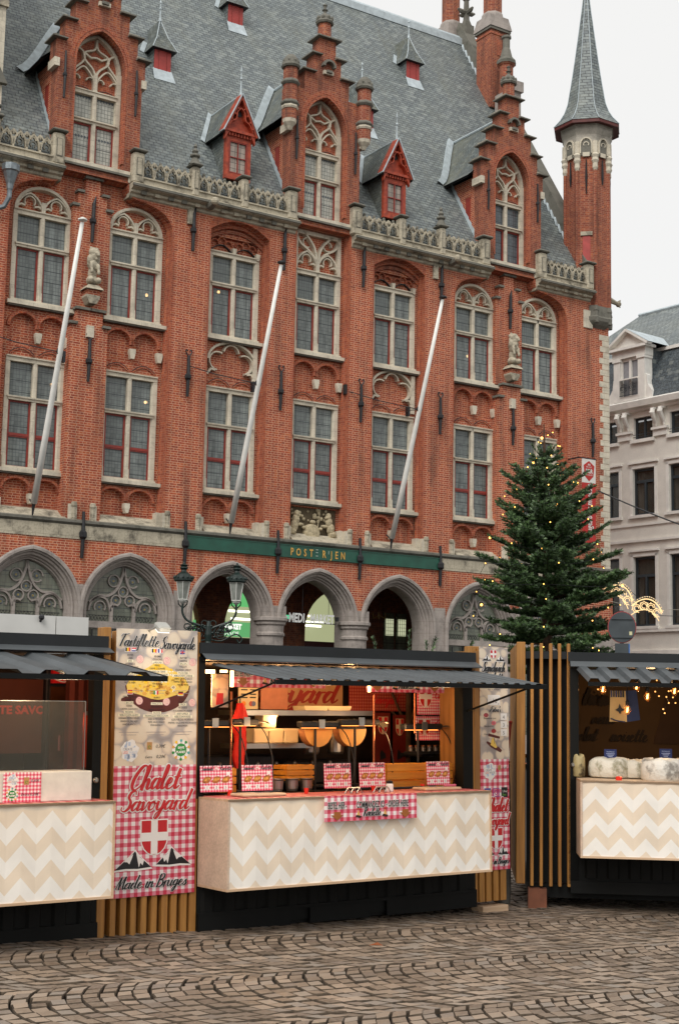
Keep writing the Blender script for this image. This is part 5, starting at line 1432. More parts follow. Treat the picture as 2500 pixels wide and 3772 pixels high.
# ------------------------------------------------------------------ round traffic sign seen from behind
ts = empty('traffic_sign', (4.02, 20, 0), (0, 0, radians(-8)), 'round traffic sign seen from behind beside the Christmas tree', 'traffic sign')
gz = simple('galvanised sign back', '4c5255', .5, .1, 4, 0, .6)
mb = MB(); mb.tube([(0, .05, 0), (0, .05, 3.15)], .03, 8, gz); mb.build('post', ts)
mb = MB(); v = arc(0, 2.91, .19, 0, 345, 23, .215); mb.prism(v, -.01, .0, gz); mb.prism(arc(0, 2.91, .2, 0, 345, 23, .225), .001, .012, simple('red sign rim', 'a83a3a', .4, .05)); mb.box(-.15, .15, -.03, -.01, 3.02, 3.035, gz); mb.box(-.15, .15, -.03, -.01, 2.76, 2.775, gz); mb.box(.1, .14, -.013, -.01, 2.8, 2.85, simple('sticker', 'c8c49a', .5, 0)); mb.build('disc', ts)
mb = MB(); mb.box(-.1, .09, -.01, .0, 2.4, 2.68, gz); mb.box(.09, .105, -.012, .01, 2.4, 2.68, simple('blue sign edge', '1f5fa8', .4, 0)); mb.build('plate', ts)

# ------------------------------------------------------------------ lit scroll ornament hung over the street
lo = empty('light_ornament', (6.54, 30, 3.6), (0, 0, radians(-6)), 'arched scrollwork of warm fairy lights hanging right of the Christmas tree', 'light decoration')
wl = emit('warm white led', (1.0, .68, .32, 1), 1.0); wf = simple('white wire', 'a8a090', .5, 0)
def scroll(cx, cz, w, tilt, mb, mbl):
    T = Matrix.Translation((cx, 0, cz)) @ Matrix.Rotation(tilt, 4, 'Y')
    mb.T = T; mbl.T = T
    top = [(x, .0, .28-.22*(x/w)**2*1.0) for x in [(-w+2*w*i/14) for i in range(15)]]; low = [(x, .0, .0-.22*(x/w)**2) for x in [(-w*.9+1.8*w*i/14) for i in range(15)]]
    mb.tube(top, .008, 4, wf); mb.tube(low, .008, 4, wf); mb.tube([(x, .0, z-.05) for x, y, z in top], .013, 4, wl)
    for i in range(15): mbl.ball((top[i][0], 0, top[i][2]-.0), .012, wl, 5, 4)
    for q in (-.66, -.22, .22, .66):
        for r in (.085, .05): mb.tube([(q*w+r*cos(a*.6), 0, .08-.22*q*q+r*sin(a*.6)) for a in range(10)], .008, 4, wl)
        for a in range(7): mbl.ball((q*w+.1*cos(a*.9), 0, .08-.22*q*q+.1*sin(a*.9)), .01, wl, 5, 4)
    for i in range(14): mb.tube([low[i], low[i+1]], .009, 4, wl)
    mb.T = None; mbl.T = None
mb = MB(); ml = MB(); scroll(.02, .27, .33, radians(12), mb, ml); scroll(-.58, .56, .33, radians(22), mb, ml)
mb.build('wire_scroll', lo); ml.build('led_bulb', lo)
mb = MB(); mb.tube([(-2.0, 0, 1.3), (-.6, 0, .9), (.3, 0, .15), (3.0, .0, .1), (9, 0, .0)], .006, 4, M['iron']); mb.tube([(-1, 0, .5), (0, 0, .28), (9, 0, .3)], .004, 4, wf); mb.build('hanging_wire', lo)

# black cable sagging from the hall to the right
ct = MB()
A = Vector((7.9, 42.8, 8.4)); Bp = Vector((11.2, 38, 6.2))
pts = []
for i in range(15):
    t = i/14; p = A.lerp(Vector((14.6, 37.5, 5.4)), t); p.z -= 1.3*t*(1-t); pts.append(p)
ct.tube(pts, .022, 5, M['iron']); tag(ct.build('overhead_cable'), 'thick black cable sagging across the white building to the right edge', 'cable')

# ------------------------------------------------------------------ Christmas tree
rt = random.Random(11)
tr = empty('christmas_tree', (3.56, 24, 0), (0, 0, 0), 'tall dark green fir with warm lights standing behind the stalls at the right', 'tree')
ndl = NG('fir needles'); ri = ndl.n('NewGeometry')
ndl.base(ndl.ramp(ndl.math('ADD', ndl.math('MULTIPLY', ri.outputs['Random Per Island'], .35), ndl.math('MULTIPLY', ndl.noise(5.5, 3), .72)), [(.15, lin('18270e')), (.55, lin('304a20')), (.85, lin('75925c'))])); ndl.set(Roughness=.5)
needle = ndl.mat; bark = simple('fir bark', '4a3524', .9, .2, 20, .3)
mb = MB(); mb.tube([(0, 0, 0), (.0, 0, 2), (-.02, 0, 4.5), (-.05, 0, 6.0), (-.06, 0, 6.62)], [.13, .11, .06, .03, .008], 8, bark); mb.build('trunk', tr)
NV = []; NF = []; BR = MB()
def twig(p0, p1, r, dens):
    d = p1-p0; L = d.length
    if L < 1e-4: return
    d = d/L; u = d.cross(Vector((.13, .3, 1))).normalized(); w = d.cross(u)
    n = max(6, int(L*dens))
    for i in range(n):
        t = (i+rt.random())/n
        a = rt.uniform(-.6, pi+.6)          # needles brush upward and to the sides
        o = (u*cos(a) + w*-sin(a)*1.0)
        q = p0+d*L*t; tip = q + o*r*rt.uniform(.75, 1.1) + d*r*.7
        s = d.cross(o).normalized()*(.005+r*.1) + d*.003
        k = len(NV); NV.extend([q-s, q+s, tip+s*.45, tip-s*.45]); NF.append((k, k+1, k+2, k+3))
def branch(p0, dirv, L, lift, lvl):
    pts = []; n = 5
    for i in range(n+1):
        t = i/n; p = p0 + dirv*L*t; p.z += L*(lift*t*t - .10*t); pts.append(p)
    if lvl == 0: BR.tube(pts, [.016*(1-.8*i/n)+.002 for i in range(n+1)], 4, bark)
    for i in range(n): 
        if lvl > 0 or i >= 1: twig(pts[i], pts[i+1], .043, 200)
    if lvl < 2:
        m = max(2, int(L/(.115 if lvl == 0 else .10)))
        for i in range(m):
            t = .28 + .72*(i+.5)/m if lvl == 0 else .15+.8*(i+.5)/m
            k = min(n-1, int(t*n)); f = t*n-k; p = pts[k].lerp(pts[k+1], f)
            for s in (-1, 1):
                if rt.random() < .12: continue
                side = Vector((-dirv.y, dirv.x, 0))*s
                dd = (dirv*rt.uniform(.7, 1.0)+side*rt.uniform(.65, 1.0)); dd.z += rt.uniform(-.02, .30); dd.normalize()
                ll = L*(1-t*.62)*(.42 if lvl == 0 else .5)*rt.uniform(.7, 1.1)
                if ll > .07: branch(p, dd, ll, .22, lvl+1)
def RP(z):
    T_ = ((2.3, 1.2), (3.0, 1.34), (3.5, 1.42), (4.0, 1.36), (4.5, 1.1), (5.0, .95), (5.65, .55), (6.1, .3), (6.6, .12))
    for (a, b), (c, d) in zip(T_[:-1], T_[1:]):
        if z <= c: return b+(d-b)*(z-a)/(c-a)
    return .1
z = 2.35
while z < 6.1:
    u = (z-2.35)/4.25
    R = RP(z)*rt.uniform(.82, 1.08); nb_ = 9 if u < .75 else 6
    a0 = rt.uniform(0, 6.28)
    for k in range(nb_):
        a = a0+k*2*pi/nb_+rt.uniform(-.25, .25); L = R*rt.uniform(.45, 1.12)
        dv = Vector((cos(a), sin(a), rt.uniform(-.06, .10)+.22*u)).normalized()
        if L < .42: branch(Vector((-.02, 0, z)), dv, L, .3, 1)
        else: branch(Vector((-.02, 0, z)), dv, L, .10+.38*u, 0)
    z += .165*(1-.3*u)
for a, L in ((2.0, .3), (-.6, .28), (4.1, .26), (.8, .26), (3.1, .3), (5.2, .25)): branch(Vector((-.05, 0, 6.0)), Vector((cos(a), sin(a), .9)).normalized(), L, .3, 2)
twig(Vector((-.05, 0, 6.0)), Vector((-.06, 0, 6.35)), .03, 160); twig(Vector((-.06, 0, 6.5)), Vector((-.07, 0, 6.62)), .02, 80)
me = bpy.data.meshes.new('crown'); me.from_pydata([tuple(v) for v in NV], [], NF); me.materials.append(needle)
cr = bpy.data.objects.new('crown', me); COL.objects.link(cr); cr.parent = tr
BR.build('branches', tr)
# string of lights on the tree
sl_ = empty('string_lights', (3.56, 24, 0), (0, 0, 0), 'warm yellow bulbs on dark wire wound around the fir tree', 'fairy lights')
yb = emit('warm yellow bulb', (1.0, .50, .10, 1), 3.5); mb = MB(); mw = MB(); pts = []
for i in range(84):
    u = i/84; zz = 2.5+4.05*u; R = RP(zz)*rt.uniform(.72, 1.0); a = i*.9+rt.uniform(-.2, .2)
    p = (R*cos(a), R*sin(a), zz+rt.uniform(-.1, .1)); pts.append(p)
    r = .022 if i % 9 == 0 else .0105
    mb.ball(p, r, yb, 6, 5)
for i in range(83):
    a, b = Vector(pts[i]), Vector(pts[i+1]); m_ = (a+b)/2; k = max(1e-3, sqrt(m_.x**2+m_.y**2)); rr = (sqrt(a.x**2+a.y**2)+sqrt(b.x**2+b.y**2))/2*.96
    m_.x *= rr/k; m_.y *= rr/k; m_.z -= .04; mw.tube([a, m_, b], .004, 3, M['iron'])
mw.build('wire', sl_); mb.build('bulb', sl_)
# fir cuttings on the ground behind the middle stall roof
fc = empty('potted_fir', (.72, 14.1, 0), (0, 0, 0), 'few young fir shoots showing above the roof of the middle stall', 'plant')
NV = []; NF = []
for x, y, a, L in ((-.2, 0, -.35, .5), (0, .1, 0, .55), (.12, 0, .3, .5), (.42, .05, .45, .5), (-.38, .1, -.8, .42), (.22, .2, -.1, .45)):
    p = Vector((x, y, 1.95)); q = p + Vector((sin(a)*L, 0, cos(a)*L)); twig(p, q, .03, 220)
    BR2 = q
me = bpy.data.meshes.new('shoots'); me.from_pydata([tuple(v) for v in NV], [], NF); me.materials.append(needle)
cr2 = bpy.data.objects.new('shoots', me); COL.objects.link(cr2); cr2.parent = fc
mb = MB(); mb.lathe([(.16, 0), (.22, .5), (.24, .52), (.2, .5)], 0, 0, 12, simple('dark plant pot', '2a2622', .7, .1)); mb.tube([(0, 0, .5), (0, 0, 1.95)], .03, 6, bark)
for x, y, a, L in ((-.2, 0, -.35, .5), (0, .1, 0, .55), (.12, 0, .3, .5), (.42, .05, .45, .5), (-.38, .1, -.8, .42), (.22, .2, -.1, .45)): mb.tube([(0, 0, 1.5), (x, y, 1.95)], .012, 4, bark)
mb.build('pot', fc)
# ------------------------------------------------------------------ ground
rg = random.Random(3)
def gz_(x, y):
    return -.045 - .02*max(-4, min(5, x))
gm = NG('earth and sand joints'); gm.base(gm.ramp(gm.noise(9, 4), [(.3, lin('15120f')), (.7, lin('241f19'))])); gm.set(Roughness=.95)
mb = MB()
xs = [-400, -60, -20, -8, -4, 0, 5, 10, 20, 60, 400]; ys = [-100, -10, 0, 5, 20, 40, 80, 500]
V = [(x, y, gz_(x, y)-.035) for y in ys for x in xs]
F = [(j*len(xs)+i, j*len(xs)+i+1, (j+1)*len(xs)+i+1, (j+1)*len(xs)+i) for j in range(len(ys)-1) for i in range(len(xs)-1)]
mb.add(V, F, gm.mat)
tag(mb.build('ground', fix=False), kind='structure')
cb = NG('granite cobbles'); ge = cb.n('NewGeometry'); rnd = ge.outputs['Random Per Island']
c0 = cb.ramp(rnd, [(0, lin('544538')), (.3, lin('7d6c5c')), (.6, lin('988675')), (.8, lin('807870')), (1, lin('66564a'))])
c0 = cb.mix(cb.rng(cb.noise(40, 4), .35, .7, 0, .4), c0, lin('94887a')); c0 = cb.mix(cb.rng(cb.noise(.8, 4), .45, .7, 0, .45), c0, lin('54473b'))
cb.base(c0); cb.put(cb.b.inputs['Roughness'], cb.rng(cb.noise(1.1, 3), .35, .7, .42, .8)); cb.bump(cb.noise(60, 4), .5, .006)
cbm = cb.mat
V = []; F = []; MI = []
ca, sa = cos(radians(31)), sin(radians(31))
def w2(s, t): return (s*ca - t*sa, s*sa + t*ca)
SW = 1.32; RA = 1.04
def inreg(x, y): return -8.5 < x < 10 and 3.5 < y < 17.5
t0 = -10*SW
for k in range(-6, 22):
    tc_ = k*SW; s = -14.0+rg.uniform(0, .1)
    while s < 22:
        n = 11; amax = math.asin((SW/2)/RA)
        for i in range(n):
            a0 = -amax + 2*amax*i/n; a1 = -amax + 2*amax*(i+1)/n
            am_ = (a0+a1)/2
            x, y = w2(s - RA*cos(am_), tc_ + RA*sin(am_))
            if not inreg(x, y): continue
            jt = rg.uniform(-.012, .012); g = .009/RA
            q = []
            for aa, rr in ((a0+g, 0), (a1-g, 0), (a1-g, 1), (a0+g, 1)):
                px = s - (RA)*cos(aa) + (.007 if rr == 0 else .110-.007) + rg.uniform(-.005, .005)
                py = tc_ + RA*sin(aa) + rg.uniform(-.005, .005)
                q.append((px+jt, py))
            z = gz_(x, y) + rg.uniform(-.0045, .0045); tx, ty = rg.uniform(-.04, .04), rg.uniform(-.04, .04)
            cx = sum(p[0] for p in q)/4; cy = sum(p[1] for p in q)/4
            b = len(V)
            for f_, dz in ((1.0, -.04), (1.0, -.010), (.935, -.001)):
                for p in q:
                    lx = cx+(p[0]-cx)*f_; ly = cy+(p[1]-cy)*f_; wx_, wy_ = w2(lx, ly)
                    V.append((wx_, wy_, z+dz+(lx-cx)*tx+(ly-cy)*ty))
            mx_, my_ = w2(cx, cy); V.append((mx_, my_, z+.0015))
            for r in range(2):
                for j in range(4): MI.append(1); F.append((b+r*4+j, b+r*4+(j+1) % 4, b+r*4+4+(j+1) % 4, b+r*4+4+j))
            for j in range(4): MI.append(0); F.append((b+8+j, b+8+(j+1) % 4, b+12))
        s += .110
me = bpy.data.meshes.new('cobblestone_paving'); me.from_pydata(V, [], F); me.materials.append(cbm); me.materials.append(simple('dark stone edge', '54483b', .95, .25, 20)); me.polygons.foreach_set('material_index', MI)  # stone sides and chamfers coloured dark so the joints read dark
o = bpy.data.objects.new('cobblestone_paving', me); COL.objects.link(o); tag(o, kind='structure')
# small litter and wedges lying on the cobbles
# ------------------------------------------------------------------ market stalls
S_ROT = (radians(-.888), radians(-.481), radians(34.84)); S_M = Euler(S_ROT, 'XYZ').to_matrix()
def on_stall(name, x, y, z, label=None, cat=None, group=None, rot=None, base=(0, 12.111, 0)):
    p = Vector(base) + S_M @ Vector((x, y, z))
    r = S_ROT
    if rot is not None: r = (S_M @ Euler(rot, 'XYZ').to_matrix()).to_euler('XYZ')
    return empty(name, p, tuple(r), label, cat, group)
R_ROT = (0, 0, radians(-5)); R_M = Euler(R_ROT, 'XYZ').to_matrix()
def on_right(name, x, y, z, label=None, cat=None, group=None):
    return empty(name, Vector((1.7934, 13.5, 0)) + R_M @ Vector((x, y, z)), R_ROT, label, cat, group)

M['dark'] = simple('black painted container steel', '101110', .7, .12, 3, .05, spec=.2)
M['fascia'] = simple('anthracite roof fascia', '212426', .6, .08, 3, spec=.3)
M['zinc'] = simple('blue grey corrugated sheet', '565a5c', .45, .12, 3, 0, .3)
M['slat'] = woodmat('honey timber slat', '8a5c28', 'b5803c', 2)
M['slatside'] = woodmat('timber board', '7d5226', 'a87a40', 2)
M['ply'] = woodmat('pale plywood edge', 'b59676', 'd0b394', 0, .6)
M['plyside'] = simple('pinkish plywood side', 'c9b19b', .7, .12, 7, .1, fine=.5)
M['chw'] = simple('white painted facet', 'ece8e0', .55, .04, 4)
M['chb'] = simple('beige painted facet', 'e3d3bd', .55, .05, 4)
M['ging'] = gingham('gingham print', .0625, 'c8304a', 'dd8493'); M['gingt'] = gingham('small gingham print', .026, 'd63a58', 'ea8ea0'); M['gingc'] = gingham('counter gingham foil', .10, 'b3343a', 'd68a86')
M['logs'] = logs('log wall print', 7.5); M['logsm'] = logs('small log wall print', 11)
M['ink'] = simple('black ink', '17181c', .5, 0); M['rd'] = simple('red print', 'c31f26', .45, 0); M['wh'] = simple('white print', 'ece8e4', .5, 0)
M['crate'] = woodmat('orange crate wood', 'b06a1c', 'd8942e', 0); M['steel'] = simple('brushed steel', 'a7a39c', .3, .08, 8, 0, .9)
M['cream'] = simple('cream card', 'd8c7a4', .6, .06, 5); M['copper'] = simple('copper pole', 'b06a48', .35, .1, 6, 0, .8)
M['darkwood'] = simple('dark stall interior', '33251b', .8, .2, 3); M['bulbw'] = emit('warm strip light', (1.0, .55, .22, 1), 7)
WC = (1.0, .54, .22)
M['foilred'] = simple('red cup', 'e0301e', .4, .03)

def awning(parent, bx0, bx1, by, bz, fx0, fx1, fy, fz, n, h):
    mb = MB(); A = []; B = []
    for i in range(n):
        for t, d in ((0.0, 0), (.12, h), (.5, h), (.62, 0)):
            u = (i+t)/n
            A.append((bx0+(bx1-bx0)*u, by, bz+d)); B.append((fx0+(fx1-fx0)*u, fy, fz+d))
    A.append((bx1, by, bz)); B.append((fx1, fy, fz))
    mb.loft([A, B], M['zinc']); mb.loft([[(x, y, z-.004) for x, y, z in A], [(x, y, z-.004) for x, y, z in B]], M['dark'])
    mb.box(fx0, fx1, fy-.012, fy+.02, fz-.035, fz+.002, M['dark'])
    mb.add([(bx1-.01, by, bz-.05), (bx1+.015, by, bz-.05), (fx1+.015, fy, fz-.035), (fx1-.01, fy, fz-.035), (bx1-.01, by, bz), (bx1+.015, by, bz), (fx1+.015, fy, fz+.003), (fx1-.01, fy, fz+.003)], [(0, 1, 2, 3), (7, 6, 5, 4), (0, 4, 5, 1), (1, 5, 6, 2), (2, 6, 7, 3), (3, 7, 4, 0)], M['dark'])
    return mb.build('awning', parent)
def chevrons(parent, x0, x1, z0, z1, y, per, bh, amp, x_ph=0.0, first=0):
    """zigzag relief: alternate white and beige bands, each facet tilted a little"""
    mb = MB(); nb2 = int((z1-z0+2*amp)/bh)+2
    nseg = int(round((x1-x0)/(per/2)*4)); rng_ = range(nseg)
    def zig(x): t = ((x-x_ph)/per) % 1.0; return amp*(1-abs(2*t-1)*2)
    def dep(x, b): t = ((x-x_ph)/per) % 1.0; return y - .007*(1-abs(2*t-1))
    X = sorted(set([x0+(x1-x0)*i/nseg for i in range(nseg+1)] + [x_ph+k*per/2 for k in range(int((x0-x_ph)/(per/2))-1, int((x1-x_ph)/(per/2))+2) if x0 < x_ph+k*per/2 < x1]))
    for b in range(-1, nb2):
        zt = z1 + bh - .033 - amp - b*bh; m = M['chw'] if (b+first) % 2 and b >= 0 else M['chb']
        for a, c in zip(X[:-1], X[1:]):
            cl = lambda z: max(z0, min(z1, z))
            q = [(a, dep(a, b), cl(zt-bh+zig(a))), (c, dep(c, b), cl(zt-bh+zig(c))), (c, dep(c, b), cl(zt+zig(c))), (a, dep(a, b), cl(zt+zig(a)))]
            if abs(q[3][2]-q[0][2]) < 1e-6 and abs(q[2][2]-q[1][2]) < 1e-6: continue
            mb.add(q, [(0, 1, 2, 3)], m)
    return mb.build('chevron_panel', parent, fix=False)
def counter(parent, x0, x1, z0, z1, per, ph, first=0, top=True):
    mb = MB(); yf = -.457; t = .018
    mb.box(x0, x1, yf, 0, z0, z0+t, M['ply']); mb.box(x0, x1, yf, .02, z1-t, z1, M['ply'])
    mb.box(x0, x0+t, yf, 0, z0+t, z1-t, M['plyside']); mb.box(x1-t, x1, yf, 0, z0+t, z1-t, M['ply'])
    mb.box(x0+t, x1-t, yf+.03, yf+.04, z0+t, z1-t, M['ply'])
    for k in range(5): mb.box(x0-.001, x1+.001, yf-.001, yf+.0, z1-t+.001+k*.0035, z1-t+.002+k*.0035, M['darkwood'])
    c = mb.build('counter', parent)
    chevrons(c, x0+t, x1-t, z0+t, z1-t, yf+.012, per, .113, .060, ph, first)
    if top:
        m2 = MB(); m2.box(x0+.03, x1-.03, yf+.03, .05, z1, z1+.003, M['gingc']); m2.build('counter_top', c)
    return c
def slat(parent, x, w, z0, z1, y0=.004, y1=.10, mat=None):
    mb = MB(); mb.bbox(x, x+w, y0, y1, z0, z1, mat or M['slat'], .004); return mb.build('slat', parent)

# ---- middle stall
ms_ = on_stall('market_stall', 0, 0, 0, 'middle black market stall, lit warm inside, serving raclette over a long zigzag counter', 'market stall')
mb = MB(); dk_ = M['dark']
mb.box(-1.28, 1.57, .0, .04, -.0, 1.0, dk_); mb.box(-1.30, -1.24, .0, 1.9, 1.0, 2.12, dk_); mb.box(1.44, 1.555, .0, .12, 1.0, 2.12, dk_); mb.box(1.97, 2.03, .12, 1.9, 0, 2.12, dk_); mb.box(1.555, 1.97, .13, .16, 0, 2.12, dk_)
x = -1.25
while x < 1.5: mb.prism([(x, -.0), (x+.02, -.022), (x+.10, -.022), (x+.12, -.0)], .12, .98, dk_, plane='xy'); x += .2
for a, b in ((-1.28, -.425), (-.233, .37), (.556, 1.56)): mb.box(a, b, -.03, .0, -.03, .10, dk_)
mb.box(-1.28, 1.56, -.03, .0, .095, .12, dk_); mb.box(-1.28, 1.56, .02, 1.9, -.03, .04, dk_)
mb.box(-1.28, 2.0, 1.9, 1.94, 0, 2.14, M['darkwood']); mb.box(-1.24, 1.97, .04, 1.9, 2.08, 2.11, M['darkwood'])
mb.box(-1.2, 1.5, .04, .5, .98, 1.0, M['darkwood'])
mb.build('body', ms_)
mb = MB(); mb.box(-1.30, 1.585, -.02, 2.0, 2.145, 2.232, M['fascia']); mb.box(1.585, 2.03, .12, 2.0, 2.145, 2.232, M['fascia']); mb.build('roof', ms_)
mb = MB(); mb.add([(-1.285, -.02, 2.145), (1.585, -.02, 2.145), (1.60, -.09, 2.10), (-1.285, -.09, 2.10), (1.60, -.09, 2.09), (-1.285, -.09, 2.09), (-1.285, .0, 2.09), (1.6, .0, 2.09)], [(0, 3, 2, 1), (3, 5, 4, 2), (5, 6, 7, 4)], M['zinc']); mb.build('roof_flashing', ms_)
awning(ms_, -1.20, 1.62, -.03, 2.055, -1.10, 1.70, -.82, 1.925, 22, .013)
mb = MB(); mb.tube([(-1.18, 0, 1.7), (-1.02, -.8, 1.93)], .008, 6, dk_); mb.flush('awning_strut', ms_); mb.tube([(1.49, 0, 1.7), (1.62, -.8, 1.93)], .010, 6, dk_); mb.build('awning_strut', ms_)
counter(ms_, -1.28, 1.372, .325, 1.015, .222, -1.28+.033-.111, 0)
for x, w in ((1.544, .058), (1.621, .062), (1.703, .06), (1.789, .06), (1.872, .07)): slat(ms_, x, w, .0, 2.292)
mb = MB(); mb.box(1.575, 1.645, -.0, .5, 1.0, 2.25, M['slatside']); mb.build('slat_backing', ms_)
for x, w in ((-2.025, .05), (-1.94, .052), (-1.853, .05), (-1.766, .052), (-1.678, .052), (-1.589, .055), (-1.506, .052), (-1.421, .055)): slat(ms_, x, w, -.0-(x+2.1)*.055, 2.30)
slat(ms_, -1.345, .06, -.045, 2.315)
mb = MB(); mb.box(-2.06, -1.29, .12, .16, -.02, 2.25, dk_); mb.build('slat_backing', ms_)
mb = MB()
for x0, x1 in ((-1.76, -1.45), (1.62, 1.92)): mb.box(x0, x1, -.04, .12, -.09, -.035, M['ply'] if x0 > 0 else M['plyside']); mb.flush('levelling_block', ms_)
# shelves and fittings of the stall
mb = MB(); mb.box(-.45, 1.02, .80, 1.15, 1.655, 1.70, M['steel']); mb.build('upper_shelf', ms_)
mb = MB(); mb.box(-.42, .33, .80, 1.15, 1.365, 1.408, M['steel']); mb.build('lower_shelf', ms_)
for x, z0, z1 in ((.657, 1.02, 1.84), (-.817, 1.02, 1.85), (1.12, 1.5, 1.86)):
    mb = MB(); mb.tube([(x, .3, z0), (x, .3, z1)], .009, 8, M['copper']); mb.build('pole', ms_)
def strip(parent, x0, x1, y, z, h=.022, v=False):
    mb = MB(); mb.box(x0, x1, y, y+.02, z, z+h, M['bulbw']); return mb.build('strip_light', parent)
strip(ms_, -1.09, -.95, .35, 2.0, .03); strip(ms_, -.95, -.93, .08, 1.885, .13); strip(ms_, .445, .46, .08, 1.86, .06); strip(ms_, 1.60, 1.73, .35, 1.905, .018); strip(ms_, -.89, -.83, .35, 2.01, .02)
def plight(parent, loc, e, r=.05, c=(1.0, .58, .26)):
    l = bpy.data.lights.new('lamp', 'POINT'); l.energy = e; l.shadow_soft_size = r; l.color = c
    o = bpy.data.objects.new('lamp', l); COL.objects.link(o); o.parent = parent; o.location = loc; return o
plight(ms_, (-1.0, .5, 1.90), 10, c=WC); plight(ms_, (-.1, .6, 1.9), 6, c=WC); plight(ms_, (.6, .6, 1.98), 6.5, c=WC); plight(ms_, (1.62, .30, 1.84), 10, c=WC); plight(ms_, (-.05, .85, 1.62), 4, c=WC); plight(ms_, (.9, .25, 1.5), 4, c=WC); plight(ms_, (-.5, .25, 1.5), 4, c=WC)
plight(ms_, (-.6, -.74, 1.86), 9, .1, (1, .70, .42)); plight(ms_, (.6, -.74, 1.86), 9, .1, (1, .70, .42))
# posters and boards inside
def poster(x0, x1, y, z0, z1, mat, label, deco=None, rot=None, cat='poster', base='sheet'):
    p = on_stall('poster', (x0+x1)/2, y, z0, label, cat, rot=rot)
    w = (x1-x0)/2; mb = MB(); mb.box(-w, w, 0, .012, 0, z1-z0, mat); mb.build(base, p)
    if deco:
        mb = MB(); deco(mb, w, z1-z0); mb.build('print', p, fix=False)
    return p
def shieldpts(cx, zt, w, h): return [(cx-w, zt), (cx+w, zt), (cx+w, zt-h*.5)] + [(cx+w*cos(a), zt-h*.5-h*.5*sin(a)) for a in (.35, .7, 1.05, 1.3)] + [(cx, zt-h)] + [(cx-w*cos(a), zt-h*.5-h*.5*sin(a)) for a in (1.3, 1.05, .7, .35)] + [(cx-w, zt-h*.5)]
def shield(mb, cx, zt, w, h, y, red='rd', white='wh'):
    mb.prism(shieldpts(cx, zt+w*.08, w*1.1, h*1.06), y, y+.0008, M[white], back=False)
    mb.prism(shieldpts(cx, zt, w, h), y-.0008, y, M[red], back=False)
    mb.box(cx-w*.26, cx+w*.26, y-.0016, y-.0008, zt-h*.985, zt, M[white]); mb.box(cx-w*1.0, cx+w*1.0, y-.0017, y-.0008, zt-h*.60, zt-h*.35, M[white])
def mount(mb, x, z, w, h, y, flip=1):
    def f(P): return [(x + (p[0] if flip > 0 else 1-p[0])*w, z+p[1]*h) for p in (P if flip > 0 else reversed(P))]
    mb.prism(f([(-.03, -.1), (.3, -.06), (.6, -.1), (1.04, -.02), (.82, .5), (.7, .7), (.56, 1.1), (.4, .75), (.22, .45)]), y, y+.0006, M['wh'], back=False)
    mb.prism(f([(0, 0), (.3, .06), (.62, .02), (1, .08), (.82, .42), (.72, .62), (.64, .72), (.55, 1.0), (.44, .78), (.32, .56), (.22, .4)]), y-.0008, y, M['ink'], back=False)
    mb.prism(f([(.3, .55), (.5, .86), (.46, .6), (.4, .3), (.34, .42), (.26, .44)]), y-.0014, y-.0008, M['wh'], back=False)
    mb.prism(f([(.58, .9), (.64, .72), (.8, .48), (.76, .2), (.7, .35), (.66, .1), (.63, .4)]), y-.0014, y-.0008, M['wh'], back=False)
def deco_pay(mb, w, h):
    for x, z, c in ((-.05, .03, 'e08a2a'), (.03, .03, 'b04a3a'), (.055, .03, '5a6a9a')): mb.prism(arc(x, z+.02, .024, 0, 330, 10), -.003, -.001, simple('card mark', c, .5, 0))
    for z in (.17, .13, .1): mb.box(-.08, -.01, -.003, -.001, z, z+.012, M['ink']); mb.box(.015, .08, -.003, -.001, z, z+.012, M['ink'])
poster(-.209, .001, 1.2, 1.71, 1.905, M['cream'], 'cream payment card notice on the upper shelf of the middle stall', deco_pay)
poster(.031, .325, 1.2, 1.71, 1.905, simple('salmon board', 'b8765a', .6, .08, 12), 'salmon coloured board standing on the upper shelf of the middle stall')
def deco_yard(mb, w, h): script(mb, 'Savoyard', -w-.25, .06, .22, -.002, simple('deep red print', '8a1c14', .6, 0), .17, .3, width=1.12)
poster(.05, 1.0, 1.27, 1.72, 2.02, simple('warm cream board', 'a98058', .6, .08, 8), 'cream board with large red brush lettering at the back of the middle stall', deco_yard)
def deco_ch(mb, w, h):
    shield(mb, -w*.68, h*.86, w*.24, h*.62, -.002); script(mb, 'Chalet', -w*.3, h*.52, h*.3, -.002, M['rd'], .14, .3, width=w*.75); script(mb, 'Savoyard', w*.2, h*.16, h*.26, -.002, M['rd'], .14, .3, width=w*.9); mount(mb, w*.5, h*.7, w*.3, h*.16, -.002)
poster(1.33, 1.90, .52, 1.665, 1.965, M['gingt'], 'bright gingham poster with shield, upper one on the right inside of the middle stall', deco_ch)
poster(1.32, 1.90, .53, 1.43, 1.652, M['gingt'], 'gingham poster with shield, lower one on the right inside of the middle stall', deco_ch)
def deco_dark(mb, w, h): mount(mb, -.05, h*.7, .1, .05, -.002); mount(mb, .08, h*.7, .1, .05, -.002, -1); script(mb, 'Savoyard', -w*.2, h*.25, h*.3, -.002, M['rd'], .13, .3)
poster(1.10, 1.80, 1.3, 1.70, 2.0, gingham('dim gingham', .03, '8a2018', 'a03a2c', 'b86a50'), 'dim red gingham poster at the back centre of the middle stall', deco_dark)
def deco_door(mb, w, h):
    shield(mb, 0, h*.92, w*.6, h*.3, -.002, 'rd', 'cream'); mb.prism([(-w*.4, .08), (w*.4, .1), (w*.3, .14), (-.02, .18), (-w*.4, .14)], -.004, -.001, M['ink'])
dred = simple('dark red door', '6e1d12', .5, .1, 4)
poster(1.34, 1.52, 1.2, 1.15, 1.685, dred, 'narrow dark red cupboard door with a crest, left of two in the middle stall', deco_door, cat='door')
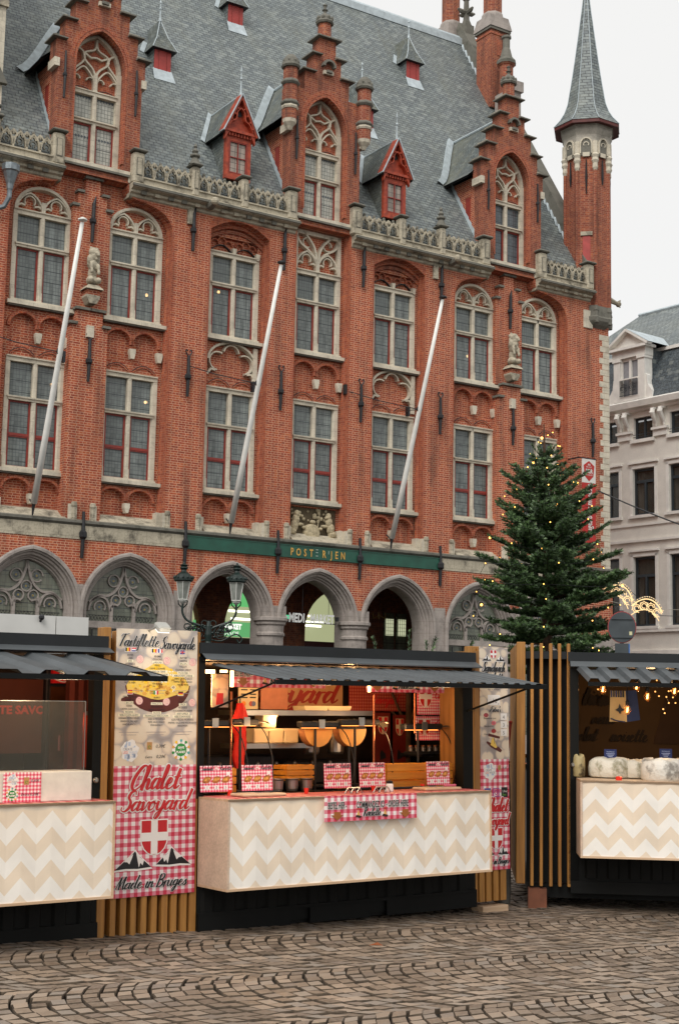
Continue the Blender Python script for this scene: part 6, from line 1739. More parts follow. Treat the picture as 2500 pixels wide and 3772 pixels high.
poster(1.56, 1.71, 1.2, 1.15, 1.665, dred, 'narrow dark red cupboard door with a crest, right of two in the middle stall', deco_door, cat='door')
def deco_log(mb, w, h): mb.prism([(-.04, .02), (.03, .03), (.03, .12), (-.03, .12)], -.003, -.001, M['rd'])
poster(-.89, -.73, .5, 1.72, 2.0, M['logsm'], 'small poster of stacked logs at the left inside end of the middle stall', deco_log)
def orderdeco(mb, w, h):
    for t, x, q in (('BESTEL HIER -', -w+.03, .245), ('COMMANDEZ ICI', -w+.31, .29), ('- ORDER HERE', w-.32, .29)):
        mb.text(t, x-.003, h*.50, .074, -.003, M['wh'], sx=q/.36*.60, bold=.005); mb.text(t, x-.003, h*.50, .074, -.006, M['ink'], sx=q/.36*.60, bold=.0012)
    wd = script_width('Raclette', .065)*.9
    script(mb, 'Raclette', -wd/2, h*.18, .065, -.003, M['wh'], .1, .3, width=wd, grow=.008); script(mb, 'Raclette', -wd/2, h*.18, .065, -.006, M['ink'], .14, .3, width=wd)
    br_ = simple('brown arrow', '9a5a22', .5, 0)
    for s in (-1, 1):
        x = s*w*.74; mb.prism([(x-.06, .05), (x, .008), (x+.06, .05), (x+.032, .05), (x+.032, .075), (x-.032, .075), (x-.032, .05)], -.004, -.001, br_)
        x = s*w*.29; mb.prism([(x-.03, .03), (x+.02, .02), (x+.03, .035), (x-.02, .045)], -.004, -.001, M['darkwood']); mb.prism([(x-.015, .045), (x+.015, .04), (x, .085)], -.004, -.002, simple('raclette icon', 'd8a85a', .5, 0)); mb.box(x-.02, x+.025, -.004, -.002, .088, .098, M['rd'])
def ordersign(x0, x1, y, z0, z1, label, rot=None):
    p = on_stall('order_sign', (x0+x1)/2, y, z0, label, 'sign', rot=rot); w = (x1-x0)/2
    mb = MB(); mb.box(-w, w, 0, .006, 0, z1-z0, M['ging']); mb.build('board', p)
    mb = MB(); orderdeco(mb, w, z1-z0); mb.build('print', p, fix=False)
ordersign(-.41, .518, -.492, .815, 1.018, 'red gingham order-here sign on the front of the long zigzag counter')
ordersign(-.95, -.005, .10, 1.885, 2.06, 'gingham order sign hung under the roof, left half of the middle stall')
ordersign(.44, 1.31, .11, 1.862, 2.04, 'gingham order sign hung under the roof, right half of the middle stall')
# goods
def thing_on(name, x, y, z, label, cat, parts, group=None, rot=None):
    p = on_stall(name, x, y, z, label, cat, group, rot)
    for pn, fn in parts:
        mb = MB(); fn(mb); mb.build(pn, p, fix=(pn != 'print'))
    return p
bread = simple('sandwich crust', 'b0662a', .6, .25, 40); fill_ = simple('sandwich filling', 'd99a4a', .6, .3, 60)
def card_print(mb):
    script(mb, 'Sandwich', -.135, .168, .035, -.0012, M['ink'], .12, .3, width=.105); script(mb, 'Raclette', .035, .168, .035, -.0012, M['ink'], .12, .3, width=.10); shield(mb, 0, .20, .012, .03, -.0012)
    for k in (-1, 0, 1):
        mb.prism([(k*.088+.04*cos(a)+.005*sin(a*3), .095+.026*sin(a)+.008*cos(a)) for a in [i*.524 for i in range(12)]], -.0014, -.001, bread); mb.prism([(k*.088+.03*cos(a), .098+.012*sin(a)+.006*cos(a)) for a in [i*.524 for i in range(12)]], -.0022, -.0014, fill_)
        mb.box(k*.085-.02, k*.085+.02, -.0014, -.001, .02, .05, M['wh']); mb.text('%d' % (1 if k < 0 else 3 if k == 0 else 5), k*.085-.008, .025, .028, -.0022, M['ink'])
    mb.box(.09, .125, -.0016, -.001, .13, .155, M['wh'])
for x0, x1, lab in ((-1.300, -1.007, 'gingham sandwich menu card at the far left end of the middle counter'), (-.92, -.624, 'gingham sandwich menu card between the first crate and the steel pots'), (-.116, .158, 'gingham sandwich menu card just right of the steel pots'), (.246, .52, 'gingham sandwich menu card behind the white shaker'), (.977, 1.234, 'gingham sandwich menu card at the right end, in front of the yellow crates')):
    p = thing_on('menu_card', (x0+x1)/2, -.06, 1.052, lab, 'menu card', (('card', lambda mb: mb.box(-.145, .145, 0, .006, 0, .205, M['gingt'])), ('print', card_print)), 'gingham menu cards standing on the counter', rot=(radians(-4), 0, 0))
    if x1-x0 < .29: p.scale = ((x1-x0)/.293, 1, 1)
def crate(x0, x1, y, z, h, label):
    def f(mb):
        w = (x1-x0)/2; n = 3; hh = h/n
        for k in range(n):
            mb.box(-w, w, 0, .012, k*hh+.004, (k+1)*hh-.008, M['crate']); mb.box(-w, w, .2, .212, k*hh+.004, (k+1)*hh-.008, M['crate']); mb.box(-w, -w+.01, .012, .2, k*hh+.004, (k+1)*hh-.008, M['crate']); mb.box(w-.01, w, .012, .2, k*hh+.004, (k+1)*hh-.008, M['crate'])
        for s in (-1, 1): mb.box(s*(w-.01), s*(w-.035), .012, .03, 0, h, M['crate'])
    thing_on('wooden_crate', (x0+x1)/2, y, z, label, 'crate', (('slats', f),), 'slatted wooden crates behind the menu cards')
crate(-1.02, -.86, .13, 1.03, .20, 'leftmost yellow slatted crate, between the two left menu cards')
crate(.16, .27, .13, 1.03, .21, 'narrow glimpse of slatted crate between the two middle menu cards')
crate(.70, 1.18, .16, 1.02, .22, 'long yellow slatted crate left of the rightmost menu card')
crate(1.22, 1.42, .13, 1.02, .22, 'slatted crate at the right end, beside the dark stall post')
crate(-.26, .02, .30, 1.10, .14, 'orange wooden box behind the steel pots')
for i, x in enumerate((-.371, -.221, -.073)):
    thing_on('steel_pot', x, .28, 1.02, ('leftmost', 'middle', 'rightmost')[i] + ' of the three steel pots behind the counter', 'pot', (('pot', lambda mb: mb.lathe([(.045, 0), (.052, .02), (.055, .09), (.066, .10), (.066, .105), (.05, .105), (.048, .06)], 0, 0, 16, M['steel'])), ('contents', lambda mb: mb.lathe([(.047, .07), (.03, .085), (.01, .09)], 0, 0, 12, fill_))), 'steel pots in a row')
thing_on('cutting_board', -.87, -.22, 1.019, 'wooden board with a long knife at the left of the counter', 'cutting board', (('board', lambda mb: mb.bbox(-.2, .2, -.12, .1, 0, .025, M['ply'], .008)),))
thing_on('knife', -.78, -.22, 1.046, 'long dark knife lying on the left wooden board', 'knife', (('blade', lambda mb: mb.prism([(-.12, -.012), (.02, -.012), (.02, .014), (-.1, .01)], 0, .003, M['steel'], plane='xy')), ('handle', lambda mb: mb.tube([(.02, 0, .004), (.12, 0, .006)], .01, 6, M['ink']))))
thing_on('cutting_board', .97, -.20, 1.019, 'wooden board at the right end of the counter', 'cutting board', (('board', lambda mb: mb.bbox(-.2, .2, -.1, .1, 0, .025, M['ply'], .008)),))
thing_on('knife', 1.02, -.2, 1.046, 'pink handled knife lying on the right wooden board', 'knife', (('blade', lambda mb: mb.prism([(-.14, -.01), (.03, -.01), (.03, .012), (-.13, .008)], 0, .003, M['steel'], plane='xy')), ('handle', lambda mb: mb.tube([(.03, 0, .006), (.16, 0, .008)], .012, 6, simple('pink handle', 'd0607a', .4, 0)))))
thing_on('paddle', .7, -.1, 1.03, 'long dark raclette paddle lying towards the right board', 'paddle', (('rod', lambda mb: mb.tube([(-.3, .12, 0), (.35, .02, .012)], .009, 6, M['iron'])),))
for x, y, lab in ((-1.03, -.05, 'red plastic cup at the left end of the counter'), (-.34, -.12, 'red plastic cup in front of the steel pots'), (.36, -.1, 'red plastic cup beside the white shaker'), (.93, -.05, 'red plastic cup behind the right board')):
    thing_on('red_cup', x, y, 1.019, lab, 'cup', (('cup', lambda mb: mb.lathe([(.015, 0), (.02, .045), (.017, .045), (.012, .01)], 0, 0, 10, M['foilred'])),), 'small red plastic cups on the counter')
thing_on('shaker', .44, -.22, 1.019, 'white shaker with a black lid on the counter above the order sign', 'shaker', (('bottle', lambda mb: mb.lathe([(.03, 0), (.033, .01), (.033, .055), (.026, .07)], 0, 0, 14, M['wh'])), ('lid', lambda mb: mb.lathe([(.028, .068), (.03, .085), (.02, .092)], 0, 0, 14, M['ink']))))
for x, lab in ((-.02, 'left'), (.27, 'right')):
    def rack(mb):
        for k in range(3): mb.tube([(k*.06-.06, 0, 0), (k*.06-.03, 0, .045), (k*.06, 0, 0)], .006, 5, M['steel'])
        mb.tube([(-.03, 0, .045), (.09, 0, .045)], .005, 5, M['steel'])
    thing_on('bread_rack', x, -.3, 1.02, lab + ' of the two small zigzag steel racks on the counter', 'rack', (('wire', rack),), 'zigzag steel racks')
# half wheels of cheese under heaters
ck = simple('cheese paste', 'e0a850', .45, .08, 7); ckr = simple('cheese rind', 'b07648', .7, .15, 9)
def cheese(x, y, lab):
    def paste(mb): mb.prism(arc(0, 0, .15, 180, 360, 16, .155), 0, .10, ck, side=ckr)
    thing_on('cheese_half', x, y, 1.535, lab, 'cheese', (('paste', paste), ('holder', lambda mb: (mb.box(-.16, .16, .02, .06, .002, .016, M['iron']), mb.tube([(0, .06, -.5), (0, .06, .01)], .014, 6, M['iron']), mb.box(-.12, .12, -.04, .14, -.5, -.485, M['iron'])))), 'raclette cheese halves under the heaters')
cheese(.20, .5, 'orange raclette cheese half, left of the two under the heaters'); cheese(.57, .5, 'bright yellow raclette cheese half, right of the two under the heaters')
def heater(x0, x1, y, z, lab):
    w = (x1-x0)/2
    thing_on('raclette_heater', (x0+x1)/2, y, z, lab, 'heater', (('heating_element', lambda mb: mb.box(-w*.8, w*.8, -.02, .03, -.006, -.001, emit('glowing heating element', (1, .3, .06, 1), 2.5))), ('hood', lambda mb: mb.bbox(-w, w, -.04, .05, 0, .055, M['iron'], .01)), ('stand', lambda mb: (mb.tube([(0, .06, -.55), (0, .06, .06)], .012, 6, M['iron']), mb.box(-.09, .09, -.06, .12, -.56, -.54, M['iron']))), ('clamp', lambda mb: mb.box(-.03, .03, -.05, -.041, -.005, .07, M['steel'])), ('handle', lambda mb: mb.tube([(w, -.02, .03), (w+.05, -.05, .03), (w+.09, -.04, .02)], .008, 5, M['steel'])), ('cable', lambda mb: mb.tube(spline([(w, 0, .02), (w+.07, -.05, -.1), (w+.1, -.1, -.35), (w+.0, -.15, -.55)], 5), .005, 5, M['ink']))), 'raclette heaters on stands')
heater(-1.15, -.78, .35, 1.56, 'raclette heater at the far left of the stall'); heater(-.76, -.50, .4, 1.57, 'short raclette heater beside the red apron'); heater(-.06, .36, .42, 1.55, 'raclette heater above the left cheese half'); heater(.34, .76, .38, 1.57, 'raclette heater above the bright cheese half'); heater(1.06, 1.5, .4, 1.53, 'raclette heater at the right, under the gingham posters')
# red apron hanging at the left
ra = simple('red cloth', 'c0160f', .7, .15, 6)
def apron(mb):
    P_ = []
    for i in range(11):
        z = -.03-.056*i; w = (.03, .05, .075, .085, .07, .055, .06, .065, .06, .055, .05)[i]
        P_.append([(w*cos(a)+.01*sin(i*1.3), .035*sin(a)*(1+.25*cos(4*a+i*.4)), z) for a in [k*.5236 for k in range(12)]])
    mb.loft(P_, ra, closed=True)
thing_on('red_apron', -.48, .72, 1.79, 'bright red apron hanging at the left inside the middle stall', 'apron', (('cloth', apron), ('hook', lambda mb: mb.tube([(0, 0, .03), (0, 0, -.05)], .006, 5, M['iron']))))
for x, z, r_, lab in ((-.17, 1.41, 0, 'leftmost white takeaway box on the lower shelf'), (-.01, 1.41, 0, 'middle white takeaway box on the lower shelf'), (.15, 1.41, 0, 'rightmost white takeaway box on the lower shelf'), (-.09, 1.545, .08, 'white takeaway box lying tilted on top of the others')):
    thing_on('takeaway_box', x+.0, .86, z, lab, 'box', (('box', lambda mb: mb.bbox(-.075, .075, 0, .14, 0, .125, M['cream'], .008)), ('lid', lambda mb: mb.box(-.078, .078, -.003, .143, .105, .128, M['cream']))), 'white takeaway boxes', rot=(0, r_, 0))
for x, lab in ((.42, 'left cream tray on the upper shelf'), (.68, 'right cream tray on the upper shelf')):
    thing_on('cream_tray', x, .86, 1.702, lab, 'tray', (('tray', lambda mb: mb.prism([(-.12, 0), (.12, 0), (.135, .04), (-.135, .04)], 0, .2, M['cream'])),), 'cream trays on the upper shelf')
thing_on('coffee_machine', -.1, 1.2, 1.02, 'dark appliances behind the pots in the middle stall', 'appliance', (('housing', lambda mb: (mb.bbox(-.45, .3, 0, .4, 0, .28, M['iron'], .02), mb.bbox(.4, 1.2, 0, .4, 0, .22, M['iron'], .02))), ('knob', lambda mb: [mb.ball((-.3+.2*k, -.01, .2), .02, M['steel'], 8, 5) for k in range(7)])))
for i in range(7):
    x = 1.42+.075*i
    thing_on('glass_jar', x, .75, 1.325, ('first', 'second', 'third', 'fourth', 'fifth', 'sixth', 'last')[i] + ' small shiny jar from the left in the row under the gingham posters', 'jar', (('jar', lambda mb: mb.lathe([(.022, 0), (.024, .03), (.018, .045)], 0, 0, 10, M['steel'])), ('lid', lambda mb: mb.lathe([(.02, .045), (.02, .055)], 0, 0, 10, M['copper']))), 'small jars in a row')
thing_on('back_shelf', 1.66, .72, 1.297, 'narrow dark shelf carrying the small jars at the right', 'shelf', (('board', lambda mb: mb.box(-.25, .27, -.04, .12, 0, .025, M['iron'])), ('bracket', lambda mb: mb.box(-.02, .02, 0, .9, -.03, 0, M['iron']))))

for x, y, z, h_, lab in ((-1.1, .9, 1.28, .2, 'dark steamer pan on the far left back ledge of the middle stall'), (-.78, 1.0, 1.28, .14, 'low steel pan beside the steamer at the back left of the middle stall'), (.52, 1.1, 1.30, .16, 'round steel tub at the back, under the right part of the upper shelf'), (.80, 1.1, 1.30, .20, 'tall steel tub at the back, beside the dark red doors')):
    thing_on('steel_tub', x, y, z, lab, 'tub', (('tub', lambda mb: mb.lathe([(.07, 0), (.08, .02), (.08, h_-.02), (.09, h_), (.075, h_), (.07, h_-.05)], 0, 0, 16, M['steel'])), ('handle', lambda mb: mb.tube([(-.08, -.02, h_-.04), (-.11, -.04, h_-.05), (-.11, .03, h_-.05), (-.08, .02, h_-.04)], .006, 5, M['iron']))), 'steel tubs at the back of the stall')
# ---- large sign panel between the stalls
pn = on_stall('menu_signboard', -2.022, -.008, .28, 'tall menu signboard with log print above and red gingham with crest below', 'signboard', rot=(0, radians(-.35), 0))
mb = MB(); mb.box(0, .712, 0, .008, .985, 2.038, M['logs']); mb.box(0, .712, 0, .008, 0, .985, M['ging']); mb.build('board', pn)
mb = MB()
yy = -.002
def hs(mb, t, x, z, h, width, m, wt=.13, halo=.014, y=-.004):
    script(mb, t, x, z, h, y, M['wh'], wt, .3, width=width, grow=halo); script(mb, t, x, z, h, y-.004, M[m], wt, .3, width=width)
hs(mb, 'Tartiflette', .02, 1.905, .092, .34, 'ink', .115, .005); hs(mb, 'Savoyarde', .372, 1.890, .092, .31, 'ink', .115, .005)
hs(mb, 'Chalet', .135, .805, .175, .42, 'rd', .135, .018); hs(mb, 'Savoyard', .06, .645, .145, .58, 'rd', .135, .018)
mb.flush('lettering', pn)
shield(mb, .352, .565, .11, .258, -.003); mb.flush('crest', pn)
mount(mb, .02, .205, .31, .135, -.002); mb.flush('mountain', pn); mount(mb, .37, .22, .30, .13, -.002, -1); mb.flush('mountain', pn)
hs(mb, 'Made in Bruges', .025, .065, .092, .61, 'ink', .125, .008)
mb.build('lettering', pn, fix=False)
mb = MB()
tom = {k: simple('print ' + k, v, .5, 0) for k, v in dict(black='14110f', yellow='f0c020', red='d8262a', blue='3a3f90', green='2a8a3a', pink='e3a0a6', brown='571c14', food='e6c25a', food2='dca347', paper='efe6c8').items()}
def flag(x, z, cols, vert=True):
    w, h = .042, .030; mb.box(x-.004, x+w+.004, -.0012, -.0008, z-.004, z+h+.004, M['wh'])
    for i, c in enumerate(cols):
        if vert: mb.box(x+w*i/3, x+w*(i+1)/3, -.002, -.0012, z, z+h, tom[c] if c in tom else M['wh'])
        else: mb.box(x, x+w, -.002, -.0012, z+h*(2-i)/3, z+h*(3-i)/3, tom[c] if c in tom else M['wh'])
# bowl of potato gratin
mb.prism([(.365+.285*cos(a), 1.60+.21*sin(a)) for a in [pi+pi*i/16 for i in range(17)]], -.001, -.0006, tom['brown'], back=False)
mb.prism([(.09, 1.515), (.05, 1.50), (.045, 1.48), (.13, 1.475), (.14, 1.5)], -.001, -.0006, tom['brown'], back=False)
mb.prism([(.365+.275*cos(a)*(1-.35*max(0, sin(a))), 1.60+(.17 if sin(a) > 0 else .10)*sin(a)+.010*sin(5*a)) for a in [2*pi*i/28 for i in range(28)]], -.0014, -.001, tom['food'], back=False)
rf = random.Random(5)
for i in range(130):
    a = rf.uniform(0, 6.28); r = sqrt(rf.random()); x = .365+.25*r*cos(a)*(1-.3*max(0, sin(a))); z = 1.61+(.145 if sin(a) > 0 else .085)*r*sin(a); s = rf.uniform(.007, .022)
    mb.prism([(x+s*cos(q)*rf.uniform(.7, 1.2), z+s*.8*sin(q)) for q in [k*1.05 for k in range(6)]], -.0018, -.0014, tom[rf.choice(['food', 'food2', 'yellow', 'food', 'paper', 'yellow', 'food2', 'food'])], back=False)
flag(.075, 1.862, ('black', 'yellow', 'red')); flag(.13, 1.862, ('red', 'wh', 'blue'), False); flag(.305, 1.857, ('black', 'yellow', 'red')); flag(.358, 1.857, ('blue', 'wh', 'red')); flag(.555, 1.850, ('blue', 'wh', 'blue'), False)
mb.box(.555, .597, -.003, -.002, 1.862, 1.868, tom['red']); mb.box(.573, .579, -.003, -.002, 1.85, 1.88, tom['red'])
flag(.10, 1.535, ('red', 'yellow', 'red'), False); flag(.325, 1.53, ('green', 'wh', 'red')); flag(.545, 1.525, ('black', 'red', 'yellow'), False)
A_ = (['BOTER', 'UIEN', 'SPEK', 'PETERSELIE', 'CULINAIRE ROOM', 'AARDAPPELEN', 'REBLOCHON KAAS', 'PROVENCAALSE KRUIDEN', 'PEPER, ZOUT, LOOK', 'WITTE WIJN'],
      ['BEURRE', 'OIGNONS', 'LARDONS', 'PERSIL', 'CREME CULINAIRE', 'POMMES DE TERRE', 'FROMAGE REBLOCHON', 'HERBES DE PROVENCE', 'POIVRE, SEL, AIL', 'VIN BLANC'],
      ['BUTTER', 'ONIONS', 'BACON', 'PARSLEY', 'CULINARY CREAM', 'POTATOES', 'REBLOCHON CHEESE', 'HERBS OF PROVENCE', 'PEPPER, SALT, GARLIC', 'WHITE WINE'])
B_ = (['MANTEQUILLA', 'CEBOLLAS', 'BACON', 'PEREJIL', 'CREMA CULINARIO', 'PATATAS', 'REBLOCHON QUESO', 'HIERBAS DE PROVENZA', 'PIMIENTA, SAL, AJO', 'VINO BLANCO'],
      ['BURRO', 'CIPOLLE', 'PANCETTA', 'PREZZEMOLO', 'CREMA CULINARIO', 'PATATE', 'FROMAGGIO REBLOCHON', 'ERBE DI PROVENZA', 'PEPE, SALE E AGLIO', 'VINO BIANCO'],
      ['BUTTER', 'ZWIEBELN', 'SPECK', 'PETERSILIE', 'KULINARISCHE SAHNE', 'KARTOFFELN', 'REBLOCHON KASE', 'KRAUTER DER PROVENCE', 'PFEFFER, SALZ UND KNOBLAUCH', 'WEISSWEIN'])
for rows, z0 in ((A_, 1.828), (B_, 1.507)):
    for ci, col in enumerate(rows):
        cx = (.118, .355, .585)[ci]
        for r, t in enumerate(col):
            z = z0 - .0236*r - .007*ci; wd_ = len(t)*.0118
            mb.box(cx-wd_/2-.004, cx+wd_/2+.004, -.0026, -.002, z-.003, z+.017, tom['paper']) if r in (2, 5, 6) else None
            mb.text(t, cx, z, .020, -.0036, M['ink'], align='CENTER', sx=.84)
        for sx_, sz_ in ((cx+.085, z0-.005-.007*ci),): 
            mb.prism(arc(sx_, sz_-.02, .031, 0, 345, 15), -.0012, -.0008, tom['pink'], back=False); mb.ribbon(arc(sx_, sz_-.02, .024, 0, 345, 15), .003, -.002, -.0012, tom['paper'], closed=True)
            for q in (-1, 0, 1): mb.ribbon([(sx_-.02, sz_-.026+q*.01), (sx_+.02, sz_-.014+q*.01)], .003, -.002, -.0012, tom['paper'])
        for k in range(2): mb.box(cx-.085+.02*k, cx+.085-.02*k, -.002, -.001, z0-.268-.02*k, z0-.265-.02*k, simple('fine print', '9a8f90', .5, 0) if (k == 0 and ci == 0 and rows is A_) else mb.mats[-1])
def eco(mb, x, z, s, light='b9c6dc'):
    bl = simple('pale blue print', light, .5, 0); wh_ = M['wh']
    mb.prism([(x+s*(1+.14*sin(7*a))*cos(a)*.9, z+s*(1+.1*cos(5*a))*sin(a)) for a in [i*.2618 for i in range(24)]], -.0012, -.0008, wh_, back=False)
    for i in range(22):
        a = rf.uniform(0, 6.28); r = rf.uniform(.35, .85)*s; q = rf.uniform(.08, .2)*s
        mb.box(x+r*cos(a)*.85-q*.6, x+r*cos(a)*.85+q*.6, -.002, -.0012, z+r*sin(a)-q, z+r*sin(a)+q, bl)
    mb.box(x-s*.75, x+s*.75, -.0026, -.002, z-s*.28, z+s*.3, wh_)
    mb.text('CREATE', x-s*.72, z+s*.03, s*.34, -.003, simple('slate ink', '4a5a7a', .5, 0), sx=.8); mb.text('LESS', x-s*.72, z-s*.26, s*.34, -.003, tom['red'], sx=.8); mb.text('WASTE', x-s*.12, z-s*.26, s*.34, -.003, mb.mats[-2], sx=.8)
def planet(mb, x, z, s):
    gr = tom['green']
    mb.prism(arc(x, z, s*1.55, 0, 345, 23), -.0012, -.0008, M['wh'], back=False)
    mb.prism(arc(x, z, s, 0, 345, 23), -.002, -.0012, gr, back=False)
    for i, c in enumerate(('food2', 'green', 'blue', 'yellow', 'food2', 'green', 'food2', 'green', 'yellow', 'blue')):
        a = i*.628+.3; mb.ribbon([(x+s*cos(a), z+s*sin(a)), (x+s*1.3*cos(a), z+s*1.3*sin(a))], s*.08, -.002, -.0012, tom['brown']); mb.prism(arc(x+s*1.45*cos(a), z+s*1.45*sin(a), s*.24, 0, 300, 6), -.003, -.002, tom[c] if c != 'blue' else simple('teal print', '5aa6a0', .5, 0), back=False)
    mb.text('SAVE', x, z+s*.18, s*.5, -.003, M['wh'], align='CENTER', bold=.001); mb.text('PLANET', x, z-s*.5, s*.48, -.003, M['wh'], align='CENTER', bold=.001, sx=.95); mb.text('the', x, z-s*.08, s*.24, -.003, M['wh'], align='CENTER')
def bagicon(mb, x, z, s):
    mb.box(x-s*.5, x+s*.5, -.0014, -.001, z, z+s*1.3, simple('kraft print', 'b98a52', .5, 0)); mb.ribbon(arc(x, z+s*.45, s*.22, 0, 300, 8), s*.09, -.002, -.0014, tom['green'])
eco(mb, .13, 1.10, .082); bagicon(mb, .298, 1.105, .045); mb.text('0,30€', .35, 1.12, .035, -.002, M['ink'], shear=.3); mb.text('Extra', .26, 1.04, .028, -.002, M['ink'], shear=.4); mb.text('0,20€', .355, 1.04, .035, -.002, M['ink'], shear=.3); planet(mb, .575, 1.10, .05)
mb.build('menu_print', pn, fix=False)
fl = on_stall('floodlight', -1.69, -.10, 2.33, 'small grey floodlight clamped over the top of the tall menu signboard', 'floodlight')
mb = MB(); mb.T = Matrix.Rotation(radians(30), 4, 'X'); mb.bbox(-.055, .055, -.05, .05, -.02, .03, simple('grey lamp housing', 'a8a69e', .4, .05, 5), .01); mb.box(-.05, .05, -.045, .045, -.023, -.02, emit('floodlight glass', (1, .93, .8, 1), 1.2)); mb.T = None; mb.build('housing', fl)
mb = MB(); mb.tube([(-.06, .0, 0), (-.07, .09, -.02), (-.02, .12, -.05)], .008, 5, M['steel']); mb.tube([(.06, 0, 0), (.07, .09, -.02), (.02, .12, -.05)], .008, 5, M['steel']); mb.build('bracket', fl)
plight(fl, (0, -.14, -.12), .8, .03, (1, .9, .75))

# ---- narrow sign panel right of the middle stall
pr_ = on_stall('narrow_signboard', 1.638, -.006, .275, 'narrow signboard with prices for sandwich extras at the right end of the middle stall', 'signboard')
mb = MB(); mb.box(0, .345, 0, .008, .99, 2.015, M['logsm']); mb.box(0, .34, 0, .008, 0, .99, M['ging']); mb.build('board', pr_)
mb = MB(); shield(mb, .165, 1.985, .035, .075, -.003); mount(mb, .03, 1.885, .11, .05, -.002); mount(mb, .20, 1.885, .11, .05, -.002, -1)
hs(mb, 'Sandwich', .02, 1.79, .085, .28, 'ink', .16, .006); hs(mb, 'Raclette', .03, 1.70, .08, .26, 'ink', .16, .006)
for k in range(2): mb.text(('met raclettekaas, augurk', 'uitjes en aardappel')[k], .165, 1.645-k*.025, .02, -.002, M['ink'], align='CENTER', shear=.3)
hs(mb, 'E', .11, 1.42, .05, .03, 'ink', .14, .004); hs(mb, "xtra's", .14, 1.42, .05, .10, 'ink', .14, .004)
mb.box(.09, .24, -.003, -.001, 1.48, 1.575, M['wh']); mb.text('10', .145, 1.50, .06, -.004, simple('grey ink', '6a6a6e', .5, 0)); mb.text('€', .215, 1.485, .02, -.004, M['ink'])
for k, (t, pz) in enumerate((('Rosette de Lyon', '4'), ('Ham Jambon', '3'), ('Coppa', '5'))):
    z = 1.345-k*.072; mb.box(.245, .32, -.003, -.001, z, z+.062, M['wh']); mb.text(pz, .27, z+.012, .045, -.004, M['ink']); mb.text(t, .04, z+.01, .022, -.003, M['ink'], shear=.3)
    mb.prism(arc(.16-.03*(k == 0)*3, z+.045, .028, 0, 330, 11, .02), -.003, -.001, simple('ham print', ('a8404a', 'd8707a', 'a02a2a')[k], .5, .2, 60))
mb.prism([(.08, 1.155), (.22, 1.10), (.26, 1.07), (.24, 1.05), (.12, 1.10), (.07, 1.14)], -.002, -.001, tom['brown']); mb.prism([(.09, 1.20), (.23, 1.175), (.235, 1.195), (.10, 1.225)], -.002, -.001, tom['brown']); mb.prism([(.13, 1.16), (.12, 1.12), (.18, 1.09), (.20, 1.10), (.15, 1.19)], -.003, -.002, tom['food']); mb.ribbon([(.165, 1.18), (.165, 1.13)], .006, -.003, -.002, M['ink'])
eco(mb, .11, .88, .075); bagicon(mb, .225, .89, .035); mb.text('0,30', .26, .9, .028, -.002, M['ink'], shear=.3); mb.text('0,20', .26, .82, .028, -.002, M['ink'], shear=.3)
mb.bbox(.245, .32, -.003, -.001, .645, .735, M['ink'], .0004); mb.text('Uber', .255, .69, .03, -.004, M['wh']); mb.text('Eats', .255, .66, .028, -.004, simple('lime print', '6ab04a', .5, 0))
mb.ribbon([(.145, .655), (.215, .655), (.215, .725), (.145, .725)], .012, -.003, -.001, simple('purple pink print', 'a2458c', .5, 0), closed=True); mb.ribbon(arc(.18, .69, .018, 0, 345, 11), .007, -.003, -.001, mb.mats[-1], closed=True); mb.box(.04, .115, -.003, -.001, .65, .73, simple('blue social print', '4a4f9a', .5, 0))
hs(mb, 'Chalet', .05, .52, .12, .26, 'rd', .17, .014); hs(mb, 'Savoyard', .0, .40, .10, .32, 'rd', .17, .014)
shield(mb, .175, .37, .075, .185, -.003); mount(mb, .195, .13, .13, .07, -.002, -1); mount(mb, .02, .13, .13, .07, -.002)
hs(mb, 'Made in Bruges', .01, .055, .055, .31, 'ink', .16, .006)
mb.build('print', pr_, fix=False)

# ---- left stall
ls_ = on_stall('market_stall', -3.4, 0, 0, 'left black market stall with glass guard and white box on its zigzag counter', 'market stall')
O = 3.4
mb = MB()
mb.box(-1.6, O-2.14, .0, .04, -.02, 1.0, dk_); mb.box(O-2.21, O-2.12, 0, .10, 1.0, 2.14, dk_); mb.box(O-1.42, O-1.37, .16, 1.9, 0, 2.14, dk_); mb.box(O-2.14, O-1.4, 1.9, 1.94, 0, 2.14, M['darkwood']); mb.box(O-2.14, O-1.4, .18, 1.9, 2.08, 2.11, M['darkwood']); mb.box(-1.6, O-2.14, 1.9, 1.94, 0, 2.14, M['darkwood']); mb.box(-1.6, O-2.14, .04, 1.9, 2.08, 2.11, M['darkwood']); mb.box(-1.62, -1.56, 0, 1.9, 0, 2.14, dk_)
x = -1.5
while x < O-2.25: mb.prism([(x, -.0), (x+.02, -.022), (x+.10, -.022), (x+.12, -.0)], .12, .98, dk_, plane='xy'); x += .2
mb.box(-1.6, O-2.14, -.03, 0, -.03, .12, dk_)
mb.build('body', ls_)
mb = MB(); mb.box(-1.62, O-2.105, -.02, 2.0, 2.165, 2.252, M['fascia']); mb.build('roof', ls_)
mb = MB(); mb.add([(-1.62, -.02, 2.165), (O-2.10, -.02, 2.165), (O-2.085, -.09, 2.125), (-1.62, -.09, 2.125), (-1.62, 0, 2.11), (O-2.085, 0, 2.11)], [(0, 3, 2, 1), (3, 4, 5, 2)], M['zinc']); mb.build('roof_flashing', ls_)
awning(ls_, -1.6, O-2.17, -.03, 2.085, -1.55, O-2.03, -.82, 1.93, 9, .03)
counter(ls_, -1.55, O-2.225, .345, 1.035, .222, O-2.24+.08, 0)
slat(ls_, O-2.137, .06, -.01, 2.324, -.002, .12); slat(ls_, O-2.108, .05, .0, 1.0, .02, .1)
